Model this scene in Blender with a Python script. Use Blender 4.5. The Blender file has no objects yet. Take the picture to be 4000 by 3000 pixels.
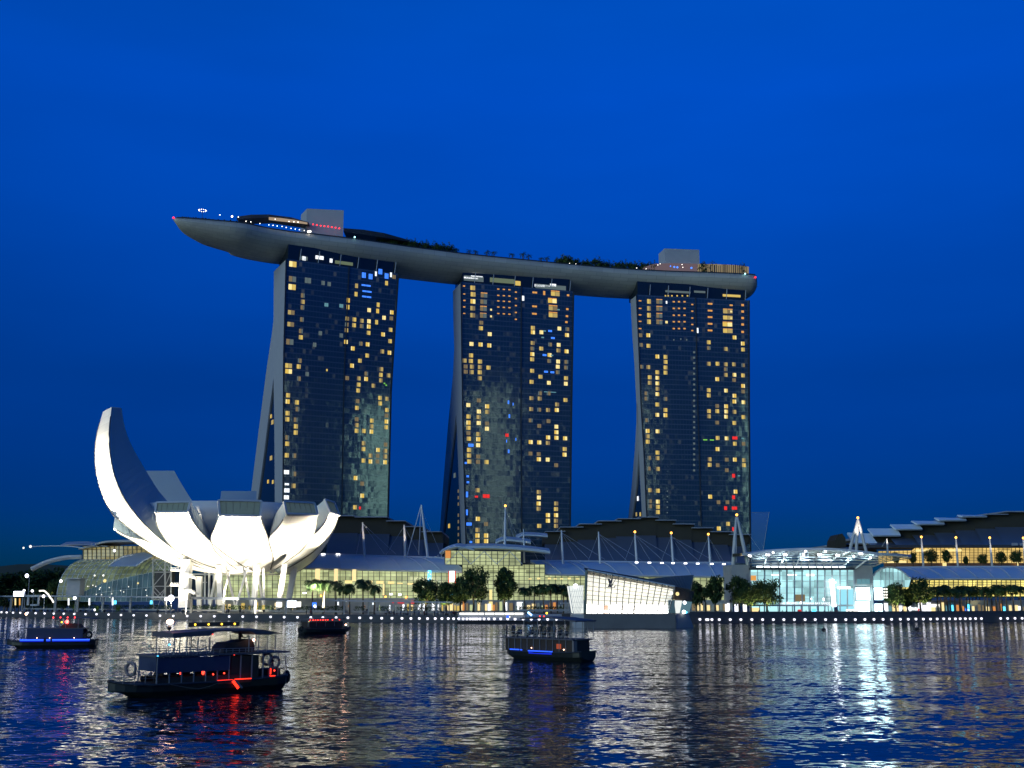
import bpy, bmesh, math, random
from mathutils import Vector, Matrix, Euler
random.seed(7)
R = math.radians
sc = bpy.context.scene
C = sc.collection
# ------------------------------------------------------------------ camera
F, CX, CY, CAMH, YH = 4400.0, 2000.0, 1500.0, 7.8, 2330.0
PITCH = math.atan((YH - CY) / F)
cam_d = bpy.data.cameras.new("camera"); cam = bpy.data.objects.new("camera", cam_d); C.objects.link(cam)
cam_d.sensor_width = 36.0; cam_d.lens = F / 4000.0 * 36.0; cam_d.clip_start = 0.5; cam_d.clip_end = 20000
cam.location = (0, 0, CAMH); cam.rotation_euler = (R(90) + PITCH, 0, 0)
sc.camera = cam
# ------------------------------------------------------------------ world and light
SUN_EL, SUN_ROT = R(4.0), R(196)            # afterglow low behind the camera
w = bpy.data.worlds.new("World"); sc.world = w; w.use_nodes = True
nt = w.node_tree; nt.nodes.clear()
sky = nt.nodes.new("ShaderNodeTexSky"); sky.sky_type = 'NISHITA'; sky.sun_disc = False
sky.sun_elevation = SUN_EL; sky.sun_rotation = SUN_ROT; sky.air_density = 1.0; sky.dust_density = 0.3; sky.ozone_density = 8.0
tcw = nt.nodes.new("ShaderNodeTexCoord"); sepw = nt.nodes.new("ShaderNodeSeparateXYZ"); nt.links.new(tcw.outputs["Generated"], sepw.inputs[0])
ramp = nt.nodes.new("ShaderNodeValToRGB"); nt.links.new(sepw.outputs[2], ramp.inputs[0]); cr_ = ramp.color_ramp
cr_.elements[0].position = 0.0; cr_.elements[0].color = (.003, .13, .30, 1); cr_.elements[1].position = 1.0; cr_.elements[1].color = (.02, 1.0, .85, 1)
for ps, c_ in ((.073, (.003, .125, .30, 1)), (.185, (.004, .185, .325, 1)), (.294, (.005, .325, .51, 1)), (.42, (.008, .52, .78, 1)), (.50, (.01, .61, .82, 1))):
    e_ = cr_.elements.new(ps); e_.color = c_
cmp_ = nt.nodes.new("ShaderNodeMapping"); cmp_.inputs["Scale"].default_value = (2.2, 2.2, 9); cmp_.inputs["Rotation"].default_value = (.25, .1, 0); nt.links.new(tcw.outputs["Generated"], cmp_.inputs[0])
cln = nt.nodes.new("ShaderNodeTexNoise"); cln.inputs["Scale"].default_value = 1.0; cln.inputs["Detail"].default_value = 4; nt.links.new(cmp_.outputs[0], cln.inputs["Vector"])      # thin high cloud
clr = nt.nodes.new("ShaderNodeMapRange"); clr.inputs[1].default_value = .35; clr.inputs[2].default_value = .7; clr.inputs[3].default_value = .93; clr.inputs[4].default_value = 1.08; nt.links.new(cln.outputs[0], clr.inputs[0])
tint = nt.nodes.new("ShaderNodeMix"); tint.data_type = 'RGBA'; tint.blend_type = 'MULTIPLY'; tint.inputs[0].default_value = 1.0
gain = nt.nodes.new("ShaderNodeVectorMath"); gain.operation = 'SCALE'; gain.inputs[3].default_value = 2.52
bg = nt.nodes.new("ShaderNodeBackground"); bg.inputs[1].default_value = 0.15
out = nt.nodes.new("ShaderNodeOutputWorld")
nt.links.new(sky.outputs[0], tint.inputs[6]); nt.links.new(ramp.outputs[0], tint.inputs[7]); nt.links.new(tint.outputs[2], gain.inputs[0]); cgain = nt.nodes.new("ShaderNodeVectorMath"); cgain.operation = 'SCALE'; nt.links.new(gain.outputs[0], cgain.inputs[0]); nt.links.new(clr.outputs[0], cgain.inputs[3]); nt.links.new(cgain.outputs[0], bg.inputs[0]); nt.links.new(bg.outputs[0], out.inputs[0])
sun_d = bpy.data.lights.new("sun", 'SUN'); sun_d.energy = 1.5; sun_d.angle = R(40); sun_d.color = (0.62, 0.86, 0.84)
sun = bpy.data.objects.new("sun", sun_d); C.objects.link(sun)
sun.rotation_euler = Vector((0.74, 0.64, -0.10)).to_track_quat('-Z', 'Y').to_euler()
vs = sc.view_settings; vs.view_transform = 'Standard'; vs.look = 'None'; vs.exposure = 0.0; vs.gamma = 1.0
cy = sc.cycles
cy.use_denoising = True
try: cy.denoiser = 'OPENIMAGEDENOISE'
except Exception: pass
cy.sample_clamp_indirect = 14.0; cy.sample_clamp_direct = 0.0; cy.max_bounces = 6; cy.diffuse_bounces = 2; cy.glossy_bounces = 4
cy.transmission_bounces = 4; cy.transparent_max_bounces = 12; cy.caustics_reflective = False; cy.caustics_refractive = False
cy.use_light_tree = True
# ------------------------------------------------------------------ pixel -> point
SP, CP = math.sin(PITCH), math.cos(PITCH)
CAM = Vector((0, 0, CAMH))
def ray(px, py):
    a, b = (px - CX) / F, (CY - py) / F
    return Vector((a, CP - SP * b, SP + CP * b))
def at(px, py, d):
    r = ray(px, py); return CAM + r * (d / r.y)
def atz(px, py, z):
    r = ray(px, py); return CAM + r * ((z - CAMH) / r.z)
def hit(px, py, p0, n):
    r = ray(px, py); return CAM + r * ((p0 - CAM).dot(n) / r.dot(n))
def lerp(a, b, t): return a + (b - a) * t
def interp(x, tab):
    if x <= tab[0][0]: return tab[0][1]
    for (x0, y0), (x1, y1) in zip(tab, tab[1:]):
        if x <= x1: return y0 + (y1 - y0) * (x - x0) / (x1 - x0)
    return tab[-1][1]
def resample(pts, n):
    pts = [Vector(p) for p in pts]
    L = [0.0]
    for a, b in zip(pts, pts[1:]): L.append(L[-1] + (b - a).length)
    out = []
    for k in range(n):
        s = L[-1] * k / (n - 1); i = 0
        while i < len(L) - 2 and s > L[i + 1]: i += 1
        d = L[i + 1] - L[i]
        out.append(pts[i].lerp(pts[i + 1], 0 if d == 0 else (s - L[i]) / d))
    return out
def smooth_poly(pts, n):
    """catmull-rom through 2D/3D points, n samples"""
    P = [Vector(p) for p in pts]; P = [P[0] * 2 - P[1]] + P + [P[-1] * 2 - P[-2]]; m = len(P) - 3; o = []
    for k in range(n):
        t = m * k / (n - 1); i = min(int(t), m - 1); t -= i
        a, b, c, d = P[i:i + 4]
        o.append(0.5 * ((2 * b) + (c - a) * t + (2 * a - 5 * b + 4 * c - d) * t * t + (3 * b - a - 3 * c + d) * t ** 3))
    return o
# ------------------------------------------------------------------ mesh builder
class MB:
    def __init__(s): s.v, s.f, s.m, s.uv = [], [], [], {}
    def add(s, pts, faces, mi=0):
        o = len(s.v); s.v += [Vector(p) for p in pts]
        for f in faces: s.f.append([i + o for i in f]); s.m.append(mi)
        return s
    def quad(s, a, b, c, d, mi=0, uv=None):
        s.add([a, b, c, d], [(0, 1, 2, 3)], mi)
        if uv: s.uv[len(s.f) - 1] = uv
        return s
    def poly(s, pts, mi=0): return s.add(pts, [tuple(range(len(pts)))], mi)
    def prism(s, pts, vec, mi=0):
        n = len(pts); vec = Vector(vec); P = [Vector(p) for p in pts]
        fs = [tuple(range(n))[::-1], tuple(range(n, 2 * n))] + [(i, (i + 1) % n, n + (i + 1) % n, n + i) for i in range(n)]
        return s.add(P + [p + vec for p in P], fs, mi)
    def box(s, c, size, rz=0, mi=0, rot=None):
        c = Vector(c); x, y, z = [k / 2 for k in size]
        M = rot if rot is not None else Matrix.Rotation(rz, 3, 'Z')
        P = [c + M @ Vector((a * x, b * y, e * z)) for e in (-1, 1) for b in (-1, 1) for a in (-1, 1)]
        return s.add(P, [(0, 2, 3, 1), (4, 5, 7, 6), (0, 1, 5, 4), (2, 6, 7, 3), (0, 4, 6, 2), (1, 3, 7, 5)], mi)
    def bar(s, a, b, wd, th, up=(0, 0, 1), mi=0):
        a, b = Vector(a), Vector(b); d = (b - a).normalized(); u = Vector(up)
        if abs(d.dot(u)) > .98: u = Vector((0, 1, 0))
        x = d.cross(u).normalized() * (wd / 2); y = x.cross(d).normalized() * (th / 2)
        P = [a - x - y, a + x - y, a + x + y, a - x + y, b - x - y, b + x - y, b + x + y, b - x + y]
        return s.add(P, [(0, 3, 2, 1), (4, 5, 6, 7), (0, 1, 5, 4), (1, 2, 6, 5), (2, 3, 7, 6), (3, 0, 4, 7)], mi)
    def tube(s, path, r, n=6, mi=0, cap=True):
        P = [Vector(p) for p in path]; rr = r if isinstance(r, (list, tuple)) else [r] * len(P); o = len(s.v)
        for i, p in enumerate(P):
            d = (P[min(i + 1, len(P) - 1)] - P[max(i - 1, 0)]).normalized()
            u = Vector((0, 0, 1)) if abs(d.z) < .9 else Vector((0, 1, 0))
            x = d.cross(u).normalized(); y = x.cross(d).normalized()
            for k in range(n):
                a = 2 * math.pi * k / n; s.v.append(p + (x * math.cos(a) + y * math.sin(a)) * rr[i])
        for i in range(len(P) - 1):
            for k in range(n):
                s.f.append([o + i * n + k, o + i * n + (k + 1) % n, o + (i + 1) * n + (k + 1) % n, o + (i + 1) * n + k]); s.m.append(mi)
        if cap:
            s.f.append([o + k for k in range(n)][::-1]); s.m.append(mi)
            s.f.append([o + (len(P) - 1) * n + k for k in range(n)]); s.m.append(mi)
        return s
    def loft(s, loops, mi=0, closed=True, cap=True):
        n = len(loops[0]); o = len(s.v)
        for L in loops: s.v += [Vector(p) for p in L]
        rng = n if closed else n - 1
        for i in range(len(loops) - 1):
            for k in range(rng):
                s.f.append([o + i * n + k, o + i * n + (k + 1) % n, o + (i + 1) * n + (k + 1) % n, o + (i + 1) * n + k])
                s.m.append(mi[k] if isinstance(mi, (list, tuple)) else mi)
        if cap and closed:
            m0 = mi[0] if isinstance(mi, (list, tuple)) else mi
            s.f.append([o + k for k in range(n)][::-1]); s.m.append(m0)
            s.f.append([o + (len(loops) - 1) * n + k for k in range(n)]); s.m.append(m0)
        return s
    def ball(s, c, r, n=8, m=6, mi=0, sc3=(1, 1, 1)):
        c = Vector(c); loops = []
        for i in range(m + 1):
            t = math.pi * (i + .02 if i == 0 else i - .02 if i == m else i) / m
            loops.append([c + Vector((r * math.sin(t) * math.cos(2 * math.pi * k / n) * sc3[0], r * math.sin(t) * math.sin(2 * math.pi * k / n) * sc3[1], r * math.cos(t) * sc3[2])) for k in range(n)])
        return s.loft(loops, mi)
    def torus(s, c, R1, r, ax=(0, 1, 0), n=16, m=8, mi=0):
        c = Vector(c); a = Vector(ax).normalized(); u = Vector((0, 0, 1)) if abs(a.z) < .9 else Vector((1, 0, 0))
        x = a.cross(u).normalized(); y = a.cross(x).normalized()
        pts = [[c + (x * math.cos(t) + y * math.sin(t)) * (R1 + r * math.cos(q)) + a * (r * math.sin(q)) for q in [2 * math.pi * j / m for j in range(m)]] for t in [2 * math.pi * i / n for i in range(n + 1)]]
        return s.loft(pts, mi, cap=False)
    def build(s, name, mats, parent=None, world=True, smooth=False, kind=None, label=None):
        me = bpy.data.meshes.new(name)
        o = org(parent) if (parent is not None and world) else Vector((0, 0, 0))
        me.from_pydata([tuple(p - o) for p in s.v], [], s.f)
        if not isinstance(mats, (list, tuple)): mats = [mats]
        for m in mats: me.materials.append(m)
        me.polygons.foreach_set("material_index", s.m)
        if smooth: me.polygons.foreach_set("use_smooth", [True] * len(s.f))
        if s.uv:
            ul = me.uv_layers.new(name="uv")
            for fi, uvs in s.uv.items():
                for li, q in zip(me.polygons[fi].loop_indices, uvs): ul.data[li].uv = q
        me.update()
        ob = bpy.data.objects.new(name, me); C.objects.link(ob)
        if parent is not None: ob.parent = parent
        if kind: ob['kind'] = kind
        if label: ob['label'] = label
        return ob
def org(p):
    while p.parent is not None: p = p.parent
    return Vector(p.location)
def tag(o, label, cat, group=None):
    o['label'] = label; o['category'] = cat
    if group: o['group'] = group
    return o
def thing(name, loc, label, cat, group=None, rz=0):
    o = bpy.data.objects.new(name, None); C.objects.link(o); o.location = loc; o.rotation_euler = (0, 0, rz); o.empty_display_size = 1
    return tag(o, label, cat, group)
def dup(root, loc=None, rz=None, scale=None, label=None, group=None):
    r = root.copy(); C.objects.link(r)
    if loc is not None: r.location = loc
    if rz is not None: r.rotation_euler = (0, 0, rz)
    if scale is not None: r.scale = scale if not isinstance(scale, (int, float)) else (scale,) * 3
    if label: r['label'] = label
    if group: r['group'] = group
    for ch in list(root.children):
        c = ch.copy(); C.objects.link(c); c.parent = r
        for g in ch.children:
            d = g.copy(); C.objects.link(d); d.parent = c
    return r
# ------------------------------------------------------------------ materials
def mat(name, col, rough=.6, metal=0., emit=None, es=0., spec=.5, sample='AUTO', var=0., vscale=1.0, alpha=None):
    m = bpy.data.materials.new(name); m.use_nodes = True; b = m.node_tree.nodes["Principled BSDF"]
    b.inputs["Base Color"].default_value = (*col, 1); b.inputs["Roughness"].default_value = rough; b.inputs["Metallic"].default_value = metal
    b.inputs["Specular IOR Level"].default_value = spec
    if emit: b.inputs["Emission Color"].default_value = (*emit, 1); b.inputs["Emission Strength"].default_value = es
    if emit: m.cycles.emission_sampling = sample
    if alpha is not None: b.inputs["Alpha"].default_value = alpha
    if var:
        N, L = m.node_tree.nodes, m.node_tree.links
        tc = N.new("ShaderNodeTexCoord"); nz = N.new("ShaderNodeTexNoise"); nz.inputs["Scale"].default_value = vscale; nz.inputs["Detail"].default_value = 5
        mr = N.new("ShaderNodeMapRange"); mr.inputs[3].default_value = 1 - var; mr.inputs[4].default_value = 1 + var
        mx = N.new("ShaderNodeMix"); mx.data_type = 'RGBA'; mx.blend_type = 'MULTIPLY'; mx.inputs[0].default_value = 1; mx.inputs[6].default_value = (*col, 1)
        L.new(tc.outputs["Object"], nz.inputs["Vector"]); L.new(nz.outputs[0], mr.inputs[0]); L.new(mr.outputs[0], mx.inputs[7]); L.new(mx.outputs[2], b.inputs["Base Color"])
    return m
def lamp_mat(name, col, es, sample='AUTO'): return mat(name, (.02, .02, .02), .5, emit=col, es=es, sample=sample)
M = {}
M['white'] = mat("white_panel", (.74, .73, .70), .45, var=.04, vscale=.15)
M['steel'] = mat("white_steel", (.62, .63, .64), .4)
M['grey'] = mat("grey_cladding", (.40, .40, .40), .5, var=.08, vscale=.3)
M['conc'] = mat("concrete", (.34, .34, .32), .8, var=.15, vscale=.4)
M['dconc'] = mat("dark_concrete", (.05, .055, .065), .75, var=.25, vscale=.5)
M['dark'] = mat("dark_metal", (.03, .033, .036), .5)
M['black'] = mat("black_paint", (.012, .012, .012), .45)
M['mull'] = mat("mullion_metal", (.10, .10, .08), .5)
M['wmull'] = mat("pale_mullion", (.5, .55, .55), .4)
M['hull'] = mat("silver_hull", (.60, .55, .44), .5, metal=.1, var=.06, vscale=.05)
M['plat'] = mat("platform_concrete", (.15, .15, .145), .8, var=.2, vscale=.4); M['facet'] = mat("dark_facet", (.13, .14, .11), .6, spec=.2, var=.2, vscale=.5)
M['roof'] = mat("roof_metal", (.60, .66, .66), .42, metal=.25, var=.06, vscale=.2)
M['droof'] = mat("dark_roof", (.05, .045, .03), .6, spec=.2, var=.3, vscale=.08)
M['ledge'] = mat("roof_ledge", (.30, .32, .36), .5)
M['dglass'] = mat("dark_glass", (.012, .02, .026), .08, spec=.6)
M['bark'] = mat("bark", (.10, .075, .05), .9, var=.3, vscale=2)
def leafmat(name, c):
    m = mat(name, c, .6, var=.5, vscale=1.3); m.node_tree.nodes["Principled BSDF"].inputs["Specular IOR Level"].default_value = .2; return m
M['leaf'] = leafmat("leaf_green", (.045, .085, .025)); M['leaf2'] = leafmat("leaf_dark", (.03, .06, .022)); M['leaf3'] = leafmat("leaf_yellow", (.085, .12, .03))
M['hedge'] = leafmat("hedge_green", (.035, .06, .02))
M['warm'] = lamp_mat("warm_window", (1, .71, .17), .70, 'NONE')
M['warmd'] = lamp_mat("dim_window", (1, .74, .36), .20, 'NONE')
M['warmb'] = lamp_mat("bright_window", (1, .80, .32), 1.1, 'NONE')
M['coolw'] = lamp_mat("white_window", (.9, .95, 1), 1.3, 'NONE')
M['tealw'] = lamp_mat("teal_window", (.25, .6, .7), .45, 'NONE')
M['greyw'] = lamp_mat("grey_window", (.45, .6, .6), .22, 'NONE')
M['warm2'] = lamp_mat("warm_window_soft", (1, .74, .24), .46, 'NONE'); M['warm3'] = lamp_mat("warm_window_deep", (1, .66, .12), .80, 'NONE')
M['orange'] = lamp_mat("orange_window", (1, .45, .10), .8, 'NONE')
M['orangeb'] = lamp_mat("orange_lamp", (1, .42, .06), 5, 'NONE')
M['redw'] = lamp_mat("red_light", (1, .03, .02), .9, 'NONE')
M['redb'] = lamp_mat("red_lamp", (1, .03, .03), 8)
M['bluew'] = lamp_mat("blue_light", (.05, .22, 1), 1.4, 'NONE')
M['blueb'] = lamp_mat("blue_lamp", (.02, .12, 1), 7)
M['cyanb'] = lamp_mat("cyan_lamp", (.1, .65, 1), 2.5, 'NONE')
M['greenw'] = lamp_mat("green_light", (.3, .9, .1), .7, 'NONE')
M['whiteb'] = lamp_mat("white_lamp", (.93, .93, 1), 4.5)
M['whites'] = lamp_mat("white_strip", (1, .97, .86), 1.8)
M['screen'] = lamp_mat("led_screen", (.62, .92, 1), 7)
M['shopw'] = lamp_mat("shop_white", (.92, .95, 1), 1.6, 'NONE')
M['shopy'] = lamp_mat("shop_warm", (1, .78, .36), 1.15, 'NONE')
M['shopo'] = lamp_mat("shop_orange", (1, .40, .10), .7, 'NONE')
def lit_glass(name, col, es, cw, ch, contrast=.5, lines=.07, linecol=.25):
    """glazing of a lit hall: every pane shows a slightly different brightness of room; UV in metres"""
    m = bpy.data.materials.new(name); m.use_nodes = True; N, L = m.node_tree.nodes, m.node_tree.links; b = N["Principled BSDF"]
    b.inputs["Base Color"].default_value = (.03, .04, .04, 1); b.inputs["Roughness"].default_value = .12
    uv = N.new("ShaderNodeUVMap"); mp = N.new("ShaderNodeVectorMath"); mp.operation = 'DIVIDE'; mp.inputs[1].default_value = (cw, ch, 1)
    L.new(uv.outputs[0], mp.inputs[0])
    fl = N.new("ShaderNodeVectorMath"); fl.operation = 'FLOOR'; L.new(mp.outputs[0], fl.inputs[0])
    wn = N.new("ShaderNodeTexWhiteNoise"); wn.noise_dimensions = '2D'; L.new(fl.outputs[0], wn.inputs["Vector"])
    nz = N.new("ShaderNodeTexNoise"); nz.inputs["Scale"].default_value = .12; nz.inputs["Detail"].default_value = 4; L.new(uv.outputs[0], nz.inputs["Vector"])
    mu = N.new("ShaderNodeMath"); mu.operation = 'MULTIPLY'; L.new(wn.outputs[0], mu.inputs[0]); mu.inputs[1].default_value = .5
    ad = N.new("ShaderNodeMath"); ad.operation = 'ADD'; L.new(mu.outputs[0], ad.inputs[0]); L.new(nz.outputs[0], ad.inputs[1])
    mr = N.new("ShaderNodeMapRange"); mr.inputs[1].default_value = .35; mr.inputs[2].default_value = 1.1; mr.inputs[3].default_value = es * (1 - contrast); mr.inputs[4].default_value = es * (1 + contrast)
    L.new(ad.outputs[0], mr.inputs[0])
    b.inputs["Emission Color"].default_value = (*col, 1); L.new(mr.outputs[0], b.inputs["Emission Strength"])
    m.cycles.emission_sampling = 'NONE'
    return m
M['gl_y'] = lit_glass("lit_glass_yellow", (.90, 1, .50), .47, 3.2, 2.2)
M['gl_yb'] = lit_glass("lit_glass_bright", (1, .82, .22), 1.0, 3.0, 2.0, .6)
M['gl_o'] = lit_glass("lit_glass_amber", (1, .68, .20), .78, 5, 2.5, .45)
M['gl_c'] = lit_glass("lit_glass_cyan", (.48, .88, .92), .80, 3.4, 2.6, .75)
M['gl_d'] = lit_glass("lit_glass_dim", (.75, .95, .5), .13, 3.0, 2.0, .5)
M['gl_b'] = lit_glass("blue_glow_glass", (.30, .62, .75), .10, 3.0, 3.0, .6)
M['gl_w'] = lit_glass("lit_glass_pavilion", (1, .96, .82), .95, 2.2, 2.2, .12)
def panel_lines(m, cw, ch, wd=.05, dark=.55):
    """joint lines of a panelled skin; UV in metres"""
    N, L = m.node_tree.nodes, m.node_tree.links; b = N["Principled BSDF"]
    uv = N.new("ShaderNodeUVMap"); br = N.new("ShaderNodeTexBrick"); br.offset = 0.5; br.inputs["Scale"].default_value = 1; br.inputs["Brick Width"].default_value = cw; br.inputs["Row Height"].default_value = ch; br.inputs["Mortar Size"].default_value = wd
    br.inputs["Color1"].default_value = (1, 1, 1, 1); br.inputs["Color2"].default_value = (.86, .86, .86, 1); br.inputs["Mortar"].default_value = (dark, dark, dark, 1); L.new(uv.outputs[0], br.inputs["Vector"])
    src = b.inputs["Base Color"].links[0].from_socket; mx = N.new("ShaderNodeMix"); mx.data_type = 'RGBA'; mx.blend_type = 'MULTIPLY'; mx.inputs[0].default_value = 1; L.new(src, mx.inputs[6]); L.new(br.outputs[0], mx.inputs[7]); L.new(mx.outputs[2], b.inputs["Base Color"])
def pbox(mb, x0, y0, x1, y1, d, th=.5, mi=0, d1=None):
    """box whose front face fills a picture rectangle at depth d (d1 at its right side); th metres deep"""
    d1 = d if d1 is None else d1
    a, b, c, e = at(x0, y1, d), at(x1, y1, d1), at(x1, y0, d1), at(x0, y0, d)
    mid = lambda p, q, k: (p[k] + q[k]) / 2
    for p, q in ((a, e), (b, c)): p.x = q.x = (p.x + q.x) / 2
    return mb.prism([a, b, c, e], (0, th, 0), mi)
def glass_uv(mb, grid, mi=0):
    """grid[i][j] points (i along, j up); UV in metres measured along the surface"""
    for i in range(len(grid) - 1):
        for j in range(len(grid[0]) - 1):
            a, b, c, d = grid[i][j], grid[i + 1][j], grid[i + 1][j + 1], grid[i][j + 1]
            u0 = sum((grid[k + 1][0] - grid[k][0]).length for k in range(i)); u1 = u0 + (grid[i + 1][0] - grid[i][0]).length
            v0 = sum((grid[i][k + 1] - grid[i][k]).length for k in range(j)); v1 = v0 + (grid[i][j + 1] - grid[i][j]).length
            mb.quad(a, b, c, d, mi, [(u0, v0), (u1, v0), (u1, v1), (u0, v1)])
    return mb
# ------------------------------------------------------------------ water, quay, land
def structure(o): o['kind'] = 'structure'; return o
wm = bpy.data.materials.new("bay_water"); wm.use_nodes = True
N, L = wm.node_tree.nodes, wm.node_tree.links; b = N["Principled BSDF"]
b.inputs["Base Color"].default_value = (.002, .014, .03, 1); b.inputs["Roughness"].default_value = .05; b.inputs["IOR"].default_value = 1.33
geo = N.new("ShaderNodeNewGeometry")
def wave(scale, stretch, amp, prev, detail=2, rot=0.0, calm=None):
    """facet slopes of one size of ripple, added to the slopes so far"""
    mp = N.new("ShaderNodeMapping"); mp.inputs["Scale"].default_value = (scale * stretch, scale, 1); mp.inputs["Rotation"].default_value = (0, 0, rot)
    nz = N.new("ShaderNodeTexNoise"); nz.inputs["Scale"].default_value = 1; nz.inputs["Detail"].default_value = detail; nz.inputs["Roughness"].default_value = .55; nz.noise_dimensions = '2D'
    L.new(geo.outputs["Position"], mp.inputs[0]); L.new(mp.outputs[0], nz.inputs["Vector"])
    sb = N.new("ShaderNodeVectorMath"); sb.operation = 'SUBTRACT'; sb.inputs[1].default_value = (.5, .5, .5); L.new(nz.outputs["Color"], sb.inputs[0])
    ml = N.new("ShaderNodeVectorMath"); ml.operation = 'MULTIPLY'; ml.inputs[1].default_value = (amp * .7, amp, 0); L.new(sb.outputs[0], ml.inputs[0]); o = ml
    if calm is not None:
        s2 = N.new("ShaderNodeVectorMath"); s2.operation = 'SCALE'; L.new(o.outputs[0], s2.inputs[0]); L.new(calm, s2.inputs[3]); o = s2
    if prev:
        ad = N.new("ShaderNodeVectorMath"); ad.operation = 'ADD'; L.new(prev.outputs[0], ad.inputs[0]); L.new(o.outputs[0], ad.inputs[1]); o = ad
    return o
cmap = N.new("ShaderNodeMapping"); cmap.inputs["Scale"].default_value = (.012, .03, 1); L.new(geo.outputs["Position"], cmap.inputs[0])     # calmer and rougher patches of the bay
cnz = N.new("ShaderNodeTexNoise"); cnz.inputs["Scale"].default_value = 1; cnz.inputs["Detail"].default_value = 3; cnz.noise_dimensions = '2D'; L.new(cmap.outputs[0], cnz.inputs["Vector"])
cmr = N.new("ShaderNodeMapRange"); cmr.inputs[1].default_value = .35; cmr.inputs[2].default_value = .65; cmr.inputs[3].default_value = .45; cmr.inputs[4].default_value = 1.0; L.new(cnz.outputs[0], cmr.inputs[0])
b1 = wave(.13, .5, .15, None, 1, .12)
b2 = wave(.50, .45, .32, b1, 1, -.15, cmr.outputs[0])
b3 = wave(2.2, .5, .52, b2, 1, .25, cmr.outputs[0])
up_ = N.new("ShaderNodeVectorMath"); up_.operation = 'ADD'; up_.inputs[1].default_value = (0, 0, 1); L.new(b3.outputs[0], up_.inputs[0])
nrm_ = N.new("ShaderNodeVectorMath"); nrm_.operation = 'NORMALIZE'; L.new(up_.outputs[0], nrm_.inputs[0]); L.new(nrm_.outputs[0], b.inputs["Normal"])

wmb = MB(); wmb.quad((-4000, -600, 0), (4000, -600, 0), (4000, 7000, 0), (-4000, 7000, 0)); structure(wmb.build("water", wm))
WL = [(-400, 2405), (0, 2409), (400, 2415), (900, 2422), (1360, 2429), (1600, 2432), (1790, 2434), (1856, 2436), (1960, 2435), (2240, 2434.5), (2760, 2434), (3400, 2432), (3800, 2429.5), (4000, 2428), (4500, 2425)]
def quay(px, off=0.0, z=0.0):
    p = atz(px, interp(px, WL), 0.0); return Vector((p.x, p.y + off, z))
def qd(px): return quay(px).y
ZP = 1.9                                   # promenade level
xs = [-400 + 50 * i for i in range(99)]
front = [quay(x) for x in xs]
gm = mat("paving", (.16, .16, .155), .8, var=.2, vscale=.3)
land = MB()
top = [Vector((p.x, p.y, ZP)) for p in front]
land.poly(top + [Vector((3500, top[-1].y, ZP)), Vector((3500, 6000, ZP)), Vector((-3500, 6000, ZP)), Vector((-3500, top[0].y, ZP))])
structure(land.build("ground", gm))
qw = MB()
for a, bb in zip(front, front[1:]):
    qw.quad(Vector((a.x, a.y - .02, -1)), Vector((bb.x, bb.y - .02, -1)), Vector((bb.x, bb.y - .02, ZP + .25)), Vector((a.x, a.y - .02, ZP + .25)))
    qw.quad(Vector((a.x, a.y - .02, ZP + .25)), Vector((bb.x, bb.y - .02, ZP + .25)), Vector((bb.x, bb.y + .6, ZP + .25)), Vector((a.x, a.y + .6, ZP + .25)))
    qw.quad(Vector((a.x, a.y + .6, ZP + .25)), Vector((bb.x, bb.y + .6, ZP + .25)), Vector((bb.x, bb.y + .6, ZP - .3)), Vector((a.x, a.y + .6, ZP - .3)))
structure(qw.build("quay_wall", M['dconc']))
M['gl_d2'] = lit_glass("lit_glass_hall", (1, .85, .35), .22, 2.6, 2.2, .35)
M['gl_w2'] = lit_glass("glow_sunscreen", (1, .96, .82), .72, 2.2, 1.8, .07)
M['gl_b2'] = lit_glass("lit_glass_facet", (.35, .7, .85), .22, 1.2, 6, .4)
M['clear'] = mat("clear_glass", (.9, .95, .95), .05, alpha=.08)
M['lvs'] = lamp_mat("boutique_window", (1, .99, .95), 3.2); M['lvl'] = lamp_mat("glowing_crystal", (.95, 1, .95), .92, 'NONE')
M['mossg'] = mat("moss_panel", (.22, .25, .17), .6); M['timber'] = mat("timber_facet", (.20, .12, .06), .6, var=.3, vscale=1.5); M['emblem'] = mat("emblem_blue", (.015, .02, .05), .4)
M['quayl'] = lamp_mat("quay_globe", (.88, .88, 1), 1.9)
M['cyanl'] = lamp_mat("cyan_lobby", (.35, .85, 1), .95, 'NONE')
M['louv'] = mat("louvre_metal", (.42, .46, .48), .4)
M['redbb'] = lamp_mat("red_beacon", (1, .05, .04), 18)
M['bblued'] = lamp_mat("hull_blue_glow", (.001, .02, .8), .9, 'NONE')  # glow of the blue strips on the hull, put into emission

M['gl_w2'].node_tree.nodes["Principled BSDF"].inputs["Base Color"].default_value = (.75, .72, .62, 1)

M['fasc'] = lamp_mat("fascia_tube", (.85, .97, 1), 5)
# ------------------------------------------------------------------ hotel towers
fm = bpy.data.materials.new("curtain_wall"); fm.use_nodes = True
N, L = fm.node_tree.nodes, fm.node_tree.links; b = N["Principled BSDF"]
b.inputs["Roughness"].default_value = .10; b.inputs["IOR"].default_value = 1.9
def vmath(op, a, bb=None, val=None):
    n = N.new("ShaderNodeVectorMath"); n.operation = op; L.new(a, n.inputs[0])
    if bb is not None: L.new(bb, n.inputs[1])
    if val is not None: n.inputs[1].default_value = val
    return n.outputs[0]
uvn = N.new("ShaderNodeUVMap")
pane = vmath('DIVIDE', uvn.outputs[0], val=(1.65, 3.05, 1))
flo = vmath('FLOOR', pane); fra = vmath('FRACTION', pane)
wn = N.new("ShaderNodeTexWhiteNoise"); wn.noise_dimensions = '2D'; L.new(flo, wn.inputs["Vector"])
jit = vmath('MULTIPLY', vmath('SUBTRACT', wn.outputs["Color"], val=(.5, .5, .5)), val=(.022, .018, .014))
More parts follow.
